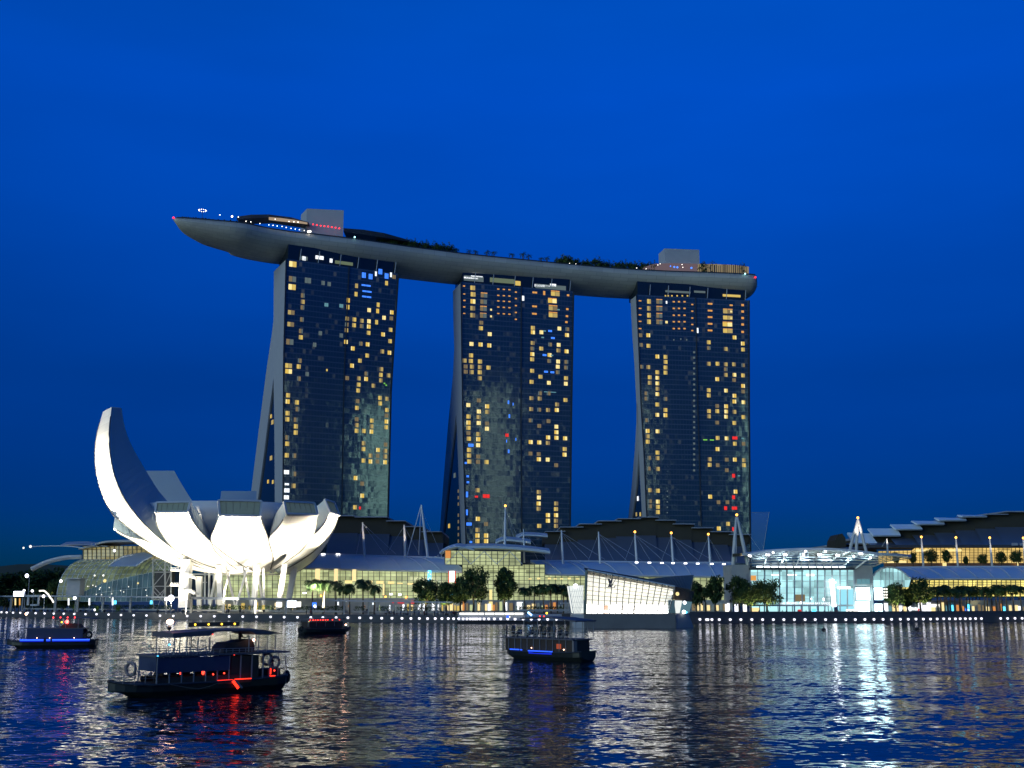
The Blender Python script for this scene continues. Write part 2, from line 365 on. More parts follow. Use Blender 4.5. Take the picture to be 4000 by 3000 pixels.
nz = N.new("ShaderNodeTexNoise"); nz.inputs["Scale"].default_value = 1.0; nz.inputs["Detail"].default_value = 2; L.new(vmath('MULTIPLY', uvn.outputs[0], val=(1.3, .22, 1)), nz.inputs["Vector"])
jit2 = vmath('MULTIPLY', vmath('SUBTRACT', nz.outputs["Color"], val=(.5, .5, .5)), val=(.035, .035, .03))
gn = N.new("ShaderNodeNewGeometry")
nrm = vmath('NORMALIZE', vmath('ADD', vmath('ADD', gn.outputs["Normal"], jit), jit2)); L.new(nrm, b.inputs["Normal"])
sx = N.new("ShaderNodeSeparateXYZ"); L.new(fra, sx.inputs[0])
def edge(o, wd):
    m = N.new("ShaderNodeMath"); m.operation = 'LESS_THAN'; L.new(o, m.inputs[0]); m.inputs[1].default_value = wd; return m.outputs[0]
mx = N.new("ShaderNodeMath"); mx.operation = 'MAXIMUM'; L.new(edge(sx.outputs[0], .07), mx.inputs[0]); L.new(edge(sx.outputs[1], .2), mx.inputs[1])
cm = N.new("ShaderNodeMix"); cm.data_type = 'RGBA'; L.new(mx.outputs[0], cm.inputs[0]); cm.inputs[6].default_value = (.022, .045, .06, 1); cm.inputs[7].default_value = (.075, .09, .105, 1)
L.new(cm.outputs[2], b.inputs["Base Color"])
thr = N.new("ShaderNodeMapRange"); L.new(wn.outputs["Value"], thr.inputs[0]); thr.inputs[1].default_value = .93; thr.inputs[2].default_value = 1.0; thr.inputs[3].default_value = 0; thr.inputs[4].default_value = .035
inv = N.new("ShaderNodeMath"); inv.operation = 'SUBTRACT'; inv.inputs[0].default_value = 1; L.new(mx.outputs[0], inv.inputs[1])
em = N.new("ShaderNodeMath"); em.operation = 'MULTIPLY'; L.new(thr.outputs[0], em.inputs[0]); L.new(inv.outputs[0], em.inputs[1])
b.inputs["Emission Color"].default_value = (.75, .85, .65, 1); L.new(em.outputs[0], b.inputs["Emission Strength"]); fm.cycles.emission_sampling = 'NONE'     # rooms lit behind drawn curtains
M['facade'] = fm

def tower(cfg):
    X0, Y0, S = cfg['crop']; px = lambda u, v: (X0 + S * u, Y0 + S * v)
    ZT = 190.0
    tl, tr = atz(*px(*cfg['TL']), ZT), atz(*px(*cfg['TR']), ZT)
    W = Vector((tr.x - tl.x, tr.y - tl.y, 0)).normalized(); n = Vector((W.y, -W.x, 0)); back = -n
    fl = [hit(*px(*q), tl, n) for q in cfg['left']]; fr = [hit(*px(*q), tl, n) for q in cfg['right']]
    def ext(P):
        a, c = P[-2], P[-1]; k = (2.0 - c.z) / (c.z - a.z); return P + [c + (c - a) * k]
    fl, fr = ext(fl), ext(fr); fl[0].z = fr[0].z = ZT
    def on(P, z):
        for a, c in zip(P, P[1:]):
            if z >= c.z: return a.lerp(c, (a.z - z) / (a.z - c.z))
        return P[-1].copy()
    wid = lambda z: (on(fr, z) - on(fl, z)).dot(W)
    root = thing("hotel_tower", (tl.x, tl.y, ZP), cfg['label'], "tower", "curved hotel towers under the roof deck")
    def ep(q):
        p = hit(*px(*q), tl, W)
        for _ in range(5): p = hit(*px(*q), on(fl, max(2.0, min(ZT, p.z))), W)
        return p
    outer = ext([ep(q) for q in cfg['outer']]); g_back = ext([ep(q) for q in cfg['gap_rear']]); g_front = ext([ep(q) for q in cfg['gap_front']])
    apex = g_back[0]; topmid = (outer[0] + fl[0]) / 2; topmid.z = ZT - .5
    for q in outer[:1]: q.z = min(q.z, ZT - .5)
    def slab(poly, name):
        loops = [poly, [p + W * wid(max(p.z, 2.0)) for p in poly]]
        mb = MB(); mb.loft(loops); return mb.build(name, M['grey'], root)
    f2 = [p + back * .25 for p in fl]; f2[0].z = ZT - .5
    slab(f2 + g_front[::-1] + [topmid], "front_leg")
    slab(outer + g_back[::-1] + [topmid], "rear_leg")
    # curtain wall
    zs = [ZT + (2 - ZT) * i / 30 for i in range(31)]; cols = 12; mb = MB()
    for i in range(30):
        for j in range(cols):
            P = []; U = []
            for (zz, t) in ((zs[i + 1], j / cols), (zs[i + 1], (j + 1) / cols), (zs[i], (j + 1) / cols), (zs[i], j / cols)):
                P.append(on(fl, zz) + W * (wid(zz) * t) + n * .1); U.append((60 * t + cfg['seed'] * 100, zz))
            mb.quad(*P, 0, U)
    mb.build("curtain_wall", fm, root)
    for t, wd in ((0.0, .7), (1.0, .7), (cfg['seam'], .5)):       # edge fins and the dark seam of the facade
        E = [on(fl, z) + W * (wid(z) * t) + n * .35 for z in zs]
        mb = MB(); mb.loft([[p - W * wd / 2 - n * .3, p + W * wd / 2 - n * .3, p + W * wd / 2 + n * .3, p - W * wd / 2 + n * .3] for p in E]); mb.build("edge_fin", M['dark'], root)
    # glazed void between the legs
    ap = apex - W * -.8
    mb = MB(); mb.poly([p + W * .8 for p in g_back] + [p + W * .8 for p in g_front[:0:-1]])
    mb.build("atrium_glass", M['dglass'], root)
    # lit windows, plus glowing panes standing in for reflections
    wins = []
    for (u, v, kind, ww, hh) in cfg['wins']:
        p = hit(*px(u, v), tl + n * .22, n); wins.append((ww * hh, p, kind, ww * S / 7.7, hh * S / 7.7, W))
    for (u, v, kind, ww, hh) in cfg['gapwins']:
        p = ep((u, v)) + W * .6; wins.append((ww * hh, p, kind, ww * S / 6.9 * 2.2, hh * S / 6.9, back))
    rw = random.Random(cfg['seed'] + 5)
    wins.sort(key=lambda q: -q[0])
    rest = {}
    for i, (a, p, kind, ww, hh, dr) in enumerate(wins):
        if kind == 'warm': kind = rw.choice(('warm', 'warm', 'warm2', 'warm3'))
        mb = MB() if i < 100 else rest.setdefault(kind, MB())
        nn = n if dr is W else -W
        rz = math.atan2(dr.y, dr.x)
        if ww > hh * 1.1 and ww > 1.5:                              # the pane is split by a mullion
            for k in (-1, 1):
                mb.box(p + dr * (k * ww * (.26 if k < 0 else .24)), (ww * (.44 if k < 0 else .48), .12, hh), rz, 0 if k < 0 or i >= 100 else 1)
        else:
            sd = rw.choice((-1, 1)); mb.box(p + dr * (ww * .17 * sd), (ww * .60, .12, hh), rz, 0); mb.box(p - dr * (ww * .34 * sd), (ww * .28, .12, hh), rz, 0 if i >= 100 else 1)
        if i < 100: mb.build("window", [M[kind], M[{'warm': 'warm2', 'warm2': 'warmd', 'warm3': 'warmb', 'warmb': 'warm', 'warmd': 'greyw'}.get(kind, kind)]], root)
    if rest:
        big = MB(); mats = []
        for k, r in rest.items():
            mats.append(M[k]); o = len(big.v); big.v += r.v; big.f += [[i + o for i in f] for f in r.f]; big.m += [len(mats) - 1] * len(r.f)
        big.build("window", mats, root, kind="stuff")
    # recessed crown floor under the hull
    a, c = tl + back * 2.0 + W * 1.5, tr + back * 2.0 - W * 1.5
    mb = MB(); mb.prism([a, c, c + Vector((0, 0, 9)), a + Vector((0, 0, 9))], back * 18); mb.build("crown", M['dglass'], root)
    for (u0, u1, v, h, kind) in cfg['crown']:
        q0, q1 = [hit(*px(u, v + (u - u0) * cfg['slope']), tl + back * 1.7, n) for u in (u0, u1)]
        q1.z = q0.z
        mb = MB(); mb.bar(q0, q1, h * S / 6.9, .25, up=n); mb.build("crown_light", M[kind], root)
    for t in (.12, .28, .47, .63, .8, .97):                        # raking struts between the crown and the hull
        q = tl.lerp(tr, t) + back * .8; mb = MB(); mb.bar(q, q + Vector((0, 0, 7)) + W * .7, .4, .4); mb.build("strut", M['grey'], root)
    return root, tl, W, back, fl, fr

def W_(lst, kind, w, h): return [(u, v, kind, w, h) for (u, v) in lst]
t1 = dict(crop=(900, 950, .6932), seed=0, seam=.55, slope=.125, label="tallest looking hotel tower with blue sign reflections near its top, behind the lotus museum",
    TL=(314, 87), TR=(946, 172), left=[(314, 87), (300, 640), (297, 1240), (296, 1470)], right=[(946, 172), (905, 830), (888, 1545)],
    outer=[(247, 105), (243, 430), (235, 500), (205, 700), (160, 1050), (118, 1390)], gap_rear=[(243, 760), (214, 980), (190, 1180), (158, 1420)], gap_front=[(243, 760), (247, 1000), (250, 1430)],
    wins=W_([(352, 118), (348, 247)], 'warmb', 46, 34) + W_([(350, 202), (335, 556)], 'warmd', 46, 34) + W_([(343, 390), (340, 457), (328, 690), (328, 722)], 'warm', 42, 27)
    + W_([(437, 210)], 'greyw', 40, 34) + W_([(408, 295), (406, 362), (403, 430), (397, 495), (391, 662), (386, 763), (368, 995), (360, 1197), (360, 1300), (378, 935), (320, 1095)], 'warmd', 24, 27)
    + W_([(408, 330), (397, 530), (385, 695), (325, 857), (323, 892), (375, 897), (322, 958), (321, 992), (369, 1032), (368, 1067), (320, 1130), (318, 1195), (356, 1367)], 'warm', 25, 26)
    + W_([(541, 347), (625, 353)], 'tealw', 25, 22) + W_([(523, 224), (557, 230), (507, 507), (475, 572), (433, 737), (625, 520)], 'greyw', 22, 26) + W_([(544, 715)], 'warm', 10, 14)
    + W_([(665, 322), (663, 360), (711, 240), (708, 287), (833, 347), (830, 382), (880, 225), (824, 445)], 'warm', 19, 28)
    + W_([(782, 377), (781, 440), (866, 420)], 'warmb', 23, 25)
    + W_([(659, 425), (654, 490), (699, 430), (697, 462), (741, 437), (780, 470), (779, 505), (860, 514), (903, 488), (900, 552), (651, 556), (690, 593), (685, 690), (773, 570), (771, 633), (730, 662), (765, 765), (856, 610), (896, 617), (724, 762), (723, 797), (720, 830), (851, 710), (848, 742), (848, 773), (891, 745), (806, 803), (713, 928), (712, 1025), (711, 1057), (752, 1058), (797, 1000), (796, 1032), (795, 1062), (843, 872), (844, 903), (883, 877), (882, 940), (879, 1005), (878, 1037), (751, 1127), (750, 1160), (790, 1197), (789, 1230), (832, 1165), (874, 1170), (873, 1202), (872, 1234), (750, 1225), (705, 1323), (743, 1423), (702, 1488), (910, 390)], 'warm', 24, 25)
    + W_([(656, 458), (740, 467), (735, 566), (766, 735), (712, 992), (880, 972), (830, 1198), (829, 1230), (875, 1135), (743, 1355), (907, 423), (922, 190), (658, 760), (717, 890)], 'warmd', 24, 25)
    + W_([(316, 1290), (318, 1393), (315, 1432)], 'coolw', 32, 24) + W_([(318, 1358)], 'coolw', 26, 12)
    + W_([(752, 180), (790, 188), (845, 160), (880, 185)], 'bluew', 26, 34) + W_([(765, 238), (770, 272), (768, 302)], 'bluew', 62, 10) + W_([(820, 172), (905, 178)], 'coolw', 12, 30)  # blue panes: reflection of a sign across the bay, put into emission
    + W_([(878, 800), (868, 790)], 'greenw', 10, 8) + W_([(730, 1492)], 'redw', 12, 18),
    gapwins=W_([(222, 975), (205, 1343), (232, 1345)], 'warm', 12, 20) + W_([(230, 1008), (222, 1210)], 'warm', 19, 24),
    crown=[(395, 435, 82, 20, 'greyw'), (480, 525, 78, 20, 'coolw'), (560, 575, 97, 22, 'coolw'), (405, 425, 84, 22, 'coolw'), (590, 690, 105, 18, 'gl_d')])
t2 = dict(crop=(1650, 1000, .7231), seed=1, seam=.53, slope=.085, label="middle hotel tower with white truss lights at its top and a red lit window row",
    TL=(208, 140), TR=(816, 190), left=[(208, 140), (212, 500), (218, 900), (235, 1540)], right=[(816, 190), (805, 830), (798, 1440)],
    outer=[(165, 162), (167, 330), (172, 500), (165, 650), (140, 900), (115, 1200), (95, 1480)], gap_rear=[(182, 850), (165, 1000), (143, 1200), (112, 1480)], gap_front=[(182, 850), (192, 1100), (210, 1560)],
    wins=W_([(225, 162), (227, 240), (226, 275)], 'orange', 14, 8) + W_([(226, 205), (226, 310)], 'orange', 14, 6)
    + W_([(272, 172), (274, 207), (273, 245), (272, 282), (272, 320)], 'warm', 32, 28) + W_([(333, 212), (331, 247), (330, 285), (329, 322)], 'warmd', 44, 28) + W_([(333, 200), (330, 272), (329, 310)], 'orange', 44, 6)
    + W_([(u, v + (u - 400) * .06) for v in (178, 212, 242, 275, 310) for u in (410, 440, 470)], 'orange', 15, 7) + W_([(505, v) for v in (195, 230, 268, 305, 342)], 'orange', 13, 8)
    + W_([(543, 228)], 'coolw', 18, 32) + W_([(607, 197), (606, 272), (605, 312)], 'orange', 32, 11) + W_([(658, 200)], 'orange', 14, 26)
    + W_([(718, 205), (702, 243), (706, 283), (706, 320)], 'warm', 60, 26) + W_([(718, 190), (702, 230), (706, 268), (706, 305)], 'orange', 60, 6)
    + W_([(787, 212), (783, 287), (781, 325), (778, 357)], 'orange', 16, 12) + W_([(371, 290), (371, 326)], 'warmb', 12, 12)
    + W_([(597, 388), (597, 412), (781, 427), (596, 470), (594, 530), (593, 558), (642, 500), (735, 510), (779, 515), (687, 535), (593, 620), (638, 652), (590, 680), (776, 660), (634, 770), (589, 768), (773, 778), (728, 802), (726, 832), (588, 827), (679, 832), (724, 952), (724, 982), (679, 980), (678, 1010), (585, 1005), (631, 1007), (771, 985), (769, 1043), (768, 1073), (629, 1098), (629, 1275), (628, 1337), (628, 1365), (723, 1337), (722, 1367), (722, 1400), (722, 1430), (722, 1458), (678, 1400), (678, 1430), (631, 1458)], 'warm', 27, 24)
    + W_([(643, 412), (740, 392), (736, 480), (733, 570), (731, 598), (683, 685), (775, 690), (724, 922), (677, 1100), (629, 1305)], 'warmb', 25, 24)
    + W_([(783, 395), (594, 500), (690, 478), (685, 567), (731, 628), (778, 572), (776, 603), (635, 742), (682, 742), (631, 830), (585, 888), (631, 918), (681, 892), (584, 1067), (628, 1070), (723, 1130), (305, 780), (349, 905), (249, 957), (301, 1083), (300, 1112), (344, 1448), (234, 597), (234, 625), (318, 360)], 'warmd', 26, 24)
    + W_([(316, 390), (314, 478), (361, 483), (263, 537), (262, 567), (268, 598), (266, 627), (228, 565), (311, 570), (311, 600), (310, 628), (310, 660), (357, 603), (304, 870), (350, 812), (350, 842), (249, 867), (249, 928), (302, 962), (302, 990), (252, 1048), (252, 1078), (253, 1110), (347, 1113), (298, 1265), (300, 1420), (298, 1480), (297, 1510), (297, 1540), (344, 1510), (344, 1540), (251, 987), (249, 900)], 'warm', 27, 25)
    + W_([(364, 422), (265, 475), (248, 805), (305, 840), (304, 902), (301, 1022), (349, 933)], 'warmb', 26, 24)
    + W_([(345, 1297)], 'redw', 44, 22) + W_([(292, 1300)], 'redw', 20, 12) + W_([(457, 968)], 'redw', 22, 20)
    + W_([(262, 1022), (252, 1448)], 'bluew', 34, 18) + W_([(233, 1118), (245, 1190), (246, 1222), (262, 1545)], 'bluew', 16, 12) + W_([(241, 1288), (240, 1385)], 'bluew', 13, 34)
    + W_([(690, 405), (705, 443), (660, 535), (668, 625), (702, 628)], 'bluew', 26, 12) + W_([(690, 735)], 'tealw', 84, 5) + W_([(660, 405), (700, 537), (735, 290), (650, 440)], 'tealw', 18, 8)  # blue and teal panes glow in place of reflected sign light
    + W_([(465, 790), (470, 865), (466, 1055)], 'bluew', 10, 22) + W_([(490, 800), (455, 1000), (505, 990)], 'bluew', 5, 18),
    gapwins=W_([(168, 1185)], 'greyw', 19, 26) + W_([(138, 1458)], 'warm', 16, 24) + W_([(188, v) for v in (1270, 1305, 1340, 1400, 1435, 1470, 1505, 1540)], 'warmd', 8, 18),
    crown=[(225, 330, 118, 30, 'greyw'), (225, 300, 116, 9, 'shopw'), (262, 325, 108, 6, 'coolw'), (607, 660, 158, 13, 'coolw'), (655, 690, 160, 7, 'shopw'), (690, 722, 156, 15, 'coolw'), (610, 775, 163, 30, 'greyw'), (365, 500, 128, 26, 'gl_d'), (502, 530, 146, 26, 'warm')])
t3 = dict(crop=(2350, 1000, .7231), seed=2, seam=.52, slope=.055, label="hotel tower under the blunt end of the roof deck with grids of orange balcony lamps",
    TL=(187, 208), TR=(796, 240), left=[(187, 208), (200, 480), (212, 800), (228, 1050), (243, 1400)], right=[(796, 240), (797, 840), (803, 1490)],
    outer=[(156, 235), (165, 420), (178, 600), (188, 790), (188, 900), (179, 1050), (162, 1250), (146, 1400)], gap_rear=[(200, 1045), (186, 1250), (166, 1400)], gap_front=[(200, 1045), (207, 1200), (218, 1400)],
    wins=W_([(208, v) for v in (242, 283, 318, 353, 392)], 'orange', 18, 7) + W_([(256, v) for v in (245, 283, 320, 355)], 'warm', 26, 30) + W_([(312, v) for v in (247, 285, 322, 357)], 'warmd', 42, 28)
    + W_([(312, v) for v in (235, 272, 310, 347)], 'orange', 42, 5) + W_([(u, v) for v in (247, 283, 320, 355, 392) for u in (390, 418, 448)], 'orange', 15, 9) + W_([(490, v) for v in (262, 298, 335, 370, 403)], 'orange', 14, 8)
    + W_([(351, 357)], 'warmb', 16, 16) + W_([(351, 250)], 'coolw', 10, 18) + W_([(517, 402)], 'coolw', 17, 34) + W_([(586, v) for v in (258, 295, 330, 366, 402)], 'orange', 33, 11)
    + W_([(682, 300), (682, 333), (680, 370), (682, 405)], 'warm', 68, 26) + W_([(682, 287), (680, 357), (682, 394)], 'orange', 68, 5) + W_([(700, 266)], 'orange', 22, 10) + W_([(762, v) for v in (265, 300, 335, 370, 410)], 'orange', 18, 14)
    + W_([(700, 300), (700, 335)], 'warmb', 14, 14)
    + W_([(u, 448 + (u % 7)) for u in (390, 428, 460)], 'greyw', 8, 10) + W_([(u, 215) for u in (345, 360, 380, 408, 436, 464)], 'warm', 10, 9)
    + W_([(252, 428), (253, 485), (301, 543), (345, 545), (346, 572), (345, 602), (345, 630), (252, 600), (260, 655), (260, 685), (301, 628), (302, 717), (301, 802), (345, 832), (345, 860), (249, 945), (249, 974), (249, 1003), (302, 1062), (302, 1092), (304, 1150), (262, 1265), (304, 1268), (304, 1355), (304, 1383), (718, 440), (579, 466), (671, 502), (763, 473), (764, 505), (579, 582), (626, 582), (671, 585), (671, 642), (715, 585), (625, 665), (764, 645), (764, 702), (579, 725), (579, 753), (718, 755), (717, 786), (625, 838), (673, 812), (580, 838), (580, 866), (718, 842), (766, 870), (717, 902), (627, 983), (720, 1014), (626, 1043), (584, 1098), (584, 1128), (720, 1100), (769, 1103), (769, 1130), (587, 1300), (724, 1273), (683, 1447), (633, 1472)], 'warm', 26, 25)
    + W_([(301, 658), (301, 688), (301, 746), (301, 858), (302, 947), (304, 1327), (718, 642), (672, 727), (766, 790), (673, 840), (672, 868), (675, 985)], 'warmb', 25, 24)
    + W_([(213, 480), (216, 598), (242, 742), (242, 770), (345, 772), (246, 887), (257, 1090), (255, 1148), (262, 1325), (262, 1352), (579, 497), (671, 612), (765, 590), (716, 670), (765, 732), (625, 810), (625, 900), (767, 1014), (676, 1100), (627, 1130), (677, 1157), (632, 1330), (680, 1330), (210, 428)], 'warmd', 25, 24)
    + W_([(720, 983), (718, 1362)], 'redw', 36, 20) + W_([(713, 1187), (713, 1303), (713, 1475), (670, 1362)], 'redw', 20, 24) + W_([(560, 993), (596, 994)], 'greenw', 28, 7)
    + W_([(500, v) for v in range(520, 1170, 29)], 'greyw', 14, 13) + W_([(355, v) for v in range(1270, 1400, 29)], 'greyw', 8, 8) + W_([(742, 1187), (762, 985)], 'tealw', 16, 8),  # grey column at the seam: facade glints built as dim glowing panes
    gapwins=W_([(190, 1310)], 'coolw', 12, 26) + W_([(182, 1395), (203, 1395)], 'warm', 9, 22),
    crown=[(655, 750, 212, 14, 'warm'), (345, 480, 190, 12, 'greyw'), (500, 560, 192, 12, 'greyw')])
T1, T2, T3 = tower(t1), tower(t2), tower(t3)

# ------------------------------------------------------------------ roof deck (boat shaped)
rim_px = [(677, 853), (690, 852), (720, 853), (770, 856), (828, 861), (947, 872), (1045, 892), (1142, 907), (1245, 918), (1414, 938), (1577, 962), (1700, 978), (1820, 993), (1944, 1006), (2066, 1018), (2188, 1030), (2310, 1041), (2432, 1051), (2615, 1061), (2780, 1066), (2920, 1072), (2954, 1076)]
ZR = 206.0
rim = smooth_poly([atz(x, y, ZR) for x, y in rim_px], 110)
tot = sum((b_ - a_).length for a_, b_ in zip(rim, rim[1:])); acc = 0; loops = []; deck = []; inner = []
for i, p in enumerate(rim):
    if i: acc += (p - rim[i - 1]).length
    d = (rim[min(i + 2, 109)] - rim[max(i - 2, 0)]); d.z = 0; d.normalize(); bk = Vector((-d.y, d.x, 0))
    s, e = acc, tot - acc
    tp = math.sqrt(max(0, 1 - (1 - min(1, s / 62)) ** 2)) if s < 62 else 1
    te = math.sqrt(max(0.02, 1 - (1 - min(1, e / 4)) ** 2)) if e < 4 else 1
    hw = max(.8, 18.5 * tp); k = max(1.2, 12.4 * tp ** .8) * (.9 + .1 * te)
    cpt = p + bk * hw
    L_ = [cpt - bk * hw * math.cos(t) * (1 if True else 1) + Vector((0, 0, -k * math.sin(t) ** .8)) for t in [math.pi * j / 18 for j in range(19)]]
    L_ = [p + Vector((0, 0, 0))] + L_[1:-1] + [cpt + bk * hw]
    if e < 7: L_ = [q_ + d * (4.5 * (1 - e / 7) * math.sin(math.pi * j / 18)) for j, q_ in enumerate(L_)]
    loops.append(L_ + [cpt + bk * hw * .96 + Vector((0, 0, -1.0)), cpt - bk * hw * .96 + Vector((0, 0, -1.0))])
    inner.append((p, d, bk, hw))
mid_ = rim[55]
sp = thing("roof_deck", (mid_.x, mid_.y + 18, 196), "long boat shaped silver roof deck lying across the three hotel towers", "roof deck")
hb = MB(); hb.loft(loops)
nl = len(loops[0])
for i in range(len(loops) - 1):
    for k in range(nl): hb.uv[i * nl + k] = [(i * 3.0, k * 2.0), (i * 3.0, k * 2.0 + 2), (i * 3.0 + 3, k * 2.0 + 2), (i * 3.0 + 3, k * 2.0)]
panel_lines(M['hull'], 6.0, 2.0, .07, .6); hb.build("hull", M['hull'], sp, smooth=True)
def deckpt(px, back=9.0, z=ZR - 1.0):
    """a point on the deck, `back` metres behind the front rim at picture column px"""
    best = min(inner, key=lambda q: abs(CX + F * q[0].x / ((q[0].y) * CP + (q[0].z - CAMH) * SP) - px))
    p, d, bk, hw = best; return p + bk * min(back, hw * 1.7) + Vector((0, 0, z - ZR)), d, bk
mb = MB()                                                               # glazed balustrade along the front rim
for i in range(4, 109):
    a, c = inner[i][0] + inner[i][2] * .7, inner[min(i + 1, 109)][0] + inner[min(i + 1, 109)][2] * .7
    mb.bar(a + Vector((0, 0, .35)), c + Vector((0, 0, .35)), .08, 1.1, up=(0, 0, 1))
mb.build("parapet", M['dark'], sp)
def roofblock(x0, x1, ytop, T, name, m, depth=12):
    d0 = deckpt((x0 + x1) / 2, 12)[0].y; a, c = at(x0, ytop, d0), at(x1, ytop, d0 + 3)
    a.z = c.z = (a.z + c.z) / 2
    a2, c2 = a.copy(), c.copy(); a2.z = c2.z = ZR - 1
    q = MB(); q.prism([a2, c2, c, a], T[3] * depth); return q.build(name, m, sp)
roofblock(1199, 1343, 818, T1, "plant_room", M['grey']); roofblock(2596, 2731, 973, T3, "plant_room", M['grey'])
def strip(pts_bot, pts_top, back, th, name, m):
    a = [deckpt(x, back)[0] for x, y in pts_bot]
    bot = [at(x, y, q.y) for (x, y), q in zip(pts_bot, a)]; top = [at(x, y, q.y) for (x, y), q in zip(pts_top, a)]
    q = MB(); n = len(bot)
    q.loft([[bot[i], top[i], top[i] + Vector((0, th, 0)), bot[i] + Vector((0, th, 0))] for i in range(n)]); return q.build(name, m, sp)
strip([(925, 858), (980, 852), (1050, 850), (1140, 864), (1204, 874)], [(925, 846), (980, 838.5), (1050, 837.5), (1140, 849), (1204, 868)], 10, 10, "pavilion_roof", mat("brown_roof", (.10, .085, .075), .6))
strip([(1050, 858), (1100, 864), (1150, 869), (1200, 875)], [(1050, 848), (1100, 852), (1150, 859), (1200, 869)], 9, .6, "pavilion_soffit", lamp_mat("lit_soffit", (1, .74, .48), .38, 'NONE'))
strip([(1342, 905), (1420, 916), (1500, 928), (1600, 944)], [(1342, 891), (1420, 897), (1500, 910), (1600, 938)], 9, 10, "long_pavilion", M['dark'])
strip([(2512, 1052), (2560, 1052), (2612, 1056), (2725, 1060)], [(2512, 1044), (2560, 1030), (2612, 1028), (2725, 1030)], 8, 6, "restaurant_wall", lamp_mat("rosy_wall", (.8, .55, .6), .16, 'NONE'))
strip([(2728, 1062), (2800, 1064), (2870, 1066), (2925, 1068)], [(2728, 1031), (2800, 1032), (2870, 1035), (2925, 1042)], 8, 6, "restaurant_glazing", lamp_mat("lit_lounge", (1, .78, .42), .26, 'NONE'))
mb = MB()
for i in range(26):
    x = 2732 + i * 7.4; q = deckpt(x, 7.6)[0]; mb.bar(at(x, 1066, q.y), at(x, 1030 + random.random() * 8, q.y), .25 + .6 * random.random(), .2, up=(0, 1, 0))
mb.build("glazing_mullion", M['dark'], sp)
def dots(lst, back, kind, r, name, z=None):
    for x, y in lst:
        q = deckpt(x, back)[0]; p = at(x, y, q.y); m_ = MB(); m_.ball(p, r * .8, 6, 4); m_.build(name, M[kind], sp)
c1 = lambda u, v: (600 + .5425 * u, 750 + .5425 * v); c2 = lambda u, v: (1700 + .6103 * u, 850 + .6103 * v)
M['dotw'] = lamp_mat("deck_lamp", (1, .95, .85), 4, 'NONE'); M['dotr'] = lamp_mat("deck_lamp_red", (1, .02, .03), 3.5, 'NONE'); M['dotc'] = lamp_mat("deck_lamp_cyan", (.4, .9, 1), 4, 'NONE'); M['dotb'] = lamp_mat("deck_lamp_blue", (.05, .2, 1), 2.5, 'NONE')
dots([c1(*q) for q in [(665, 210), (700, 215), (765, 227), (830, 237), (860, 240), (890, 245), (925, 248), (955, 255), (990, 262), (1020, 267), (1050, 271), (1085, 277)]], -.3, 'dotw', .32, "deck_lamp")
dots([c1(*q) for q in [(1115, 285), (1127, 284)]], -.3, 'dotw', .8, "deck_lamp")
dots([c1(*q) for q in [(1148, 233), (1175, 238), (1203, 243), (1230, 246), (1257, 248), (1283, 253), (1310, 257), (1337, 262)]], 7, 'dotr', .55, "deck_lamp")
dots([c1(*q) for q in [(840, 190), (875, 196), (975, 212), (1010, 215), (1040, 217)]], 8, 'dotw', .35, "deck_lamp")
dots([c1(143, 185), c2(2050, 381)], -.4, 'dotr', .65, "deck_lamp"); dots([c1(1448, 325), c2(1984, 359)], -.5, 'dotc', .6, "deck_lamp")
dots([c1(565, 176)], 5, 'dotw', .7, "deck_lamp"); dots([c1(478, 165), c1(610, 180)], 5, 'dotw', .35, "deck_lamp")
dots([c2(*q) for q in [(1505, 312), (1530, 316), (1550, 318), (1640, 322)]], 7.7, 'dotb', .75, "deck_lamp")
dots([c2(*q) for q in [(1440, 296), (1425, 303), (1585, 318), (1580, 300), (900, 297), (1350, 328), (1290, 322), (860, 293)]], 3, 'dotw', .3, "deck_lamp")
q = deckpt(791, 8)[0]; p = at(791, 822, q.y); mb = MB(); mb.tube([(p.x, p.y, ZR - 1), p], .12, 6); mb.build("mast_pole", M['dark'], sp)
mb = MB()
for k in range(12):
    a = 2 * math.pi * k / 12; mb.ball(p + Vector((2.0 * math.cos(a), 2.0 * math.sin(a), 0)), .2, 5, 4)
mb.build("ring_lamp", M['dotw'], sp)
mb = MB()
for k in range(46):                                                    # visitors' heads and planters along the viewing deck, one low fringe
    x = 700 + k * 5 + random.random() * 4; q = deckpt(x, 2.2, ZR)[0]; mb.box(q + Vector((0, 0, .45 + .4 * random.random())), (.6, .5, 1.2 + random.random()))
mb.build("planter_fringe", M['hedge'], sp, kind="stuff")

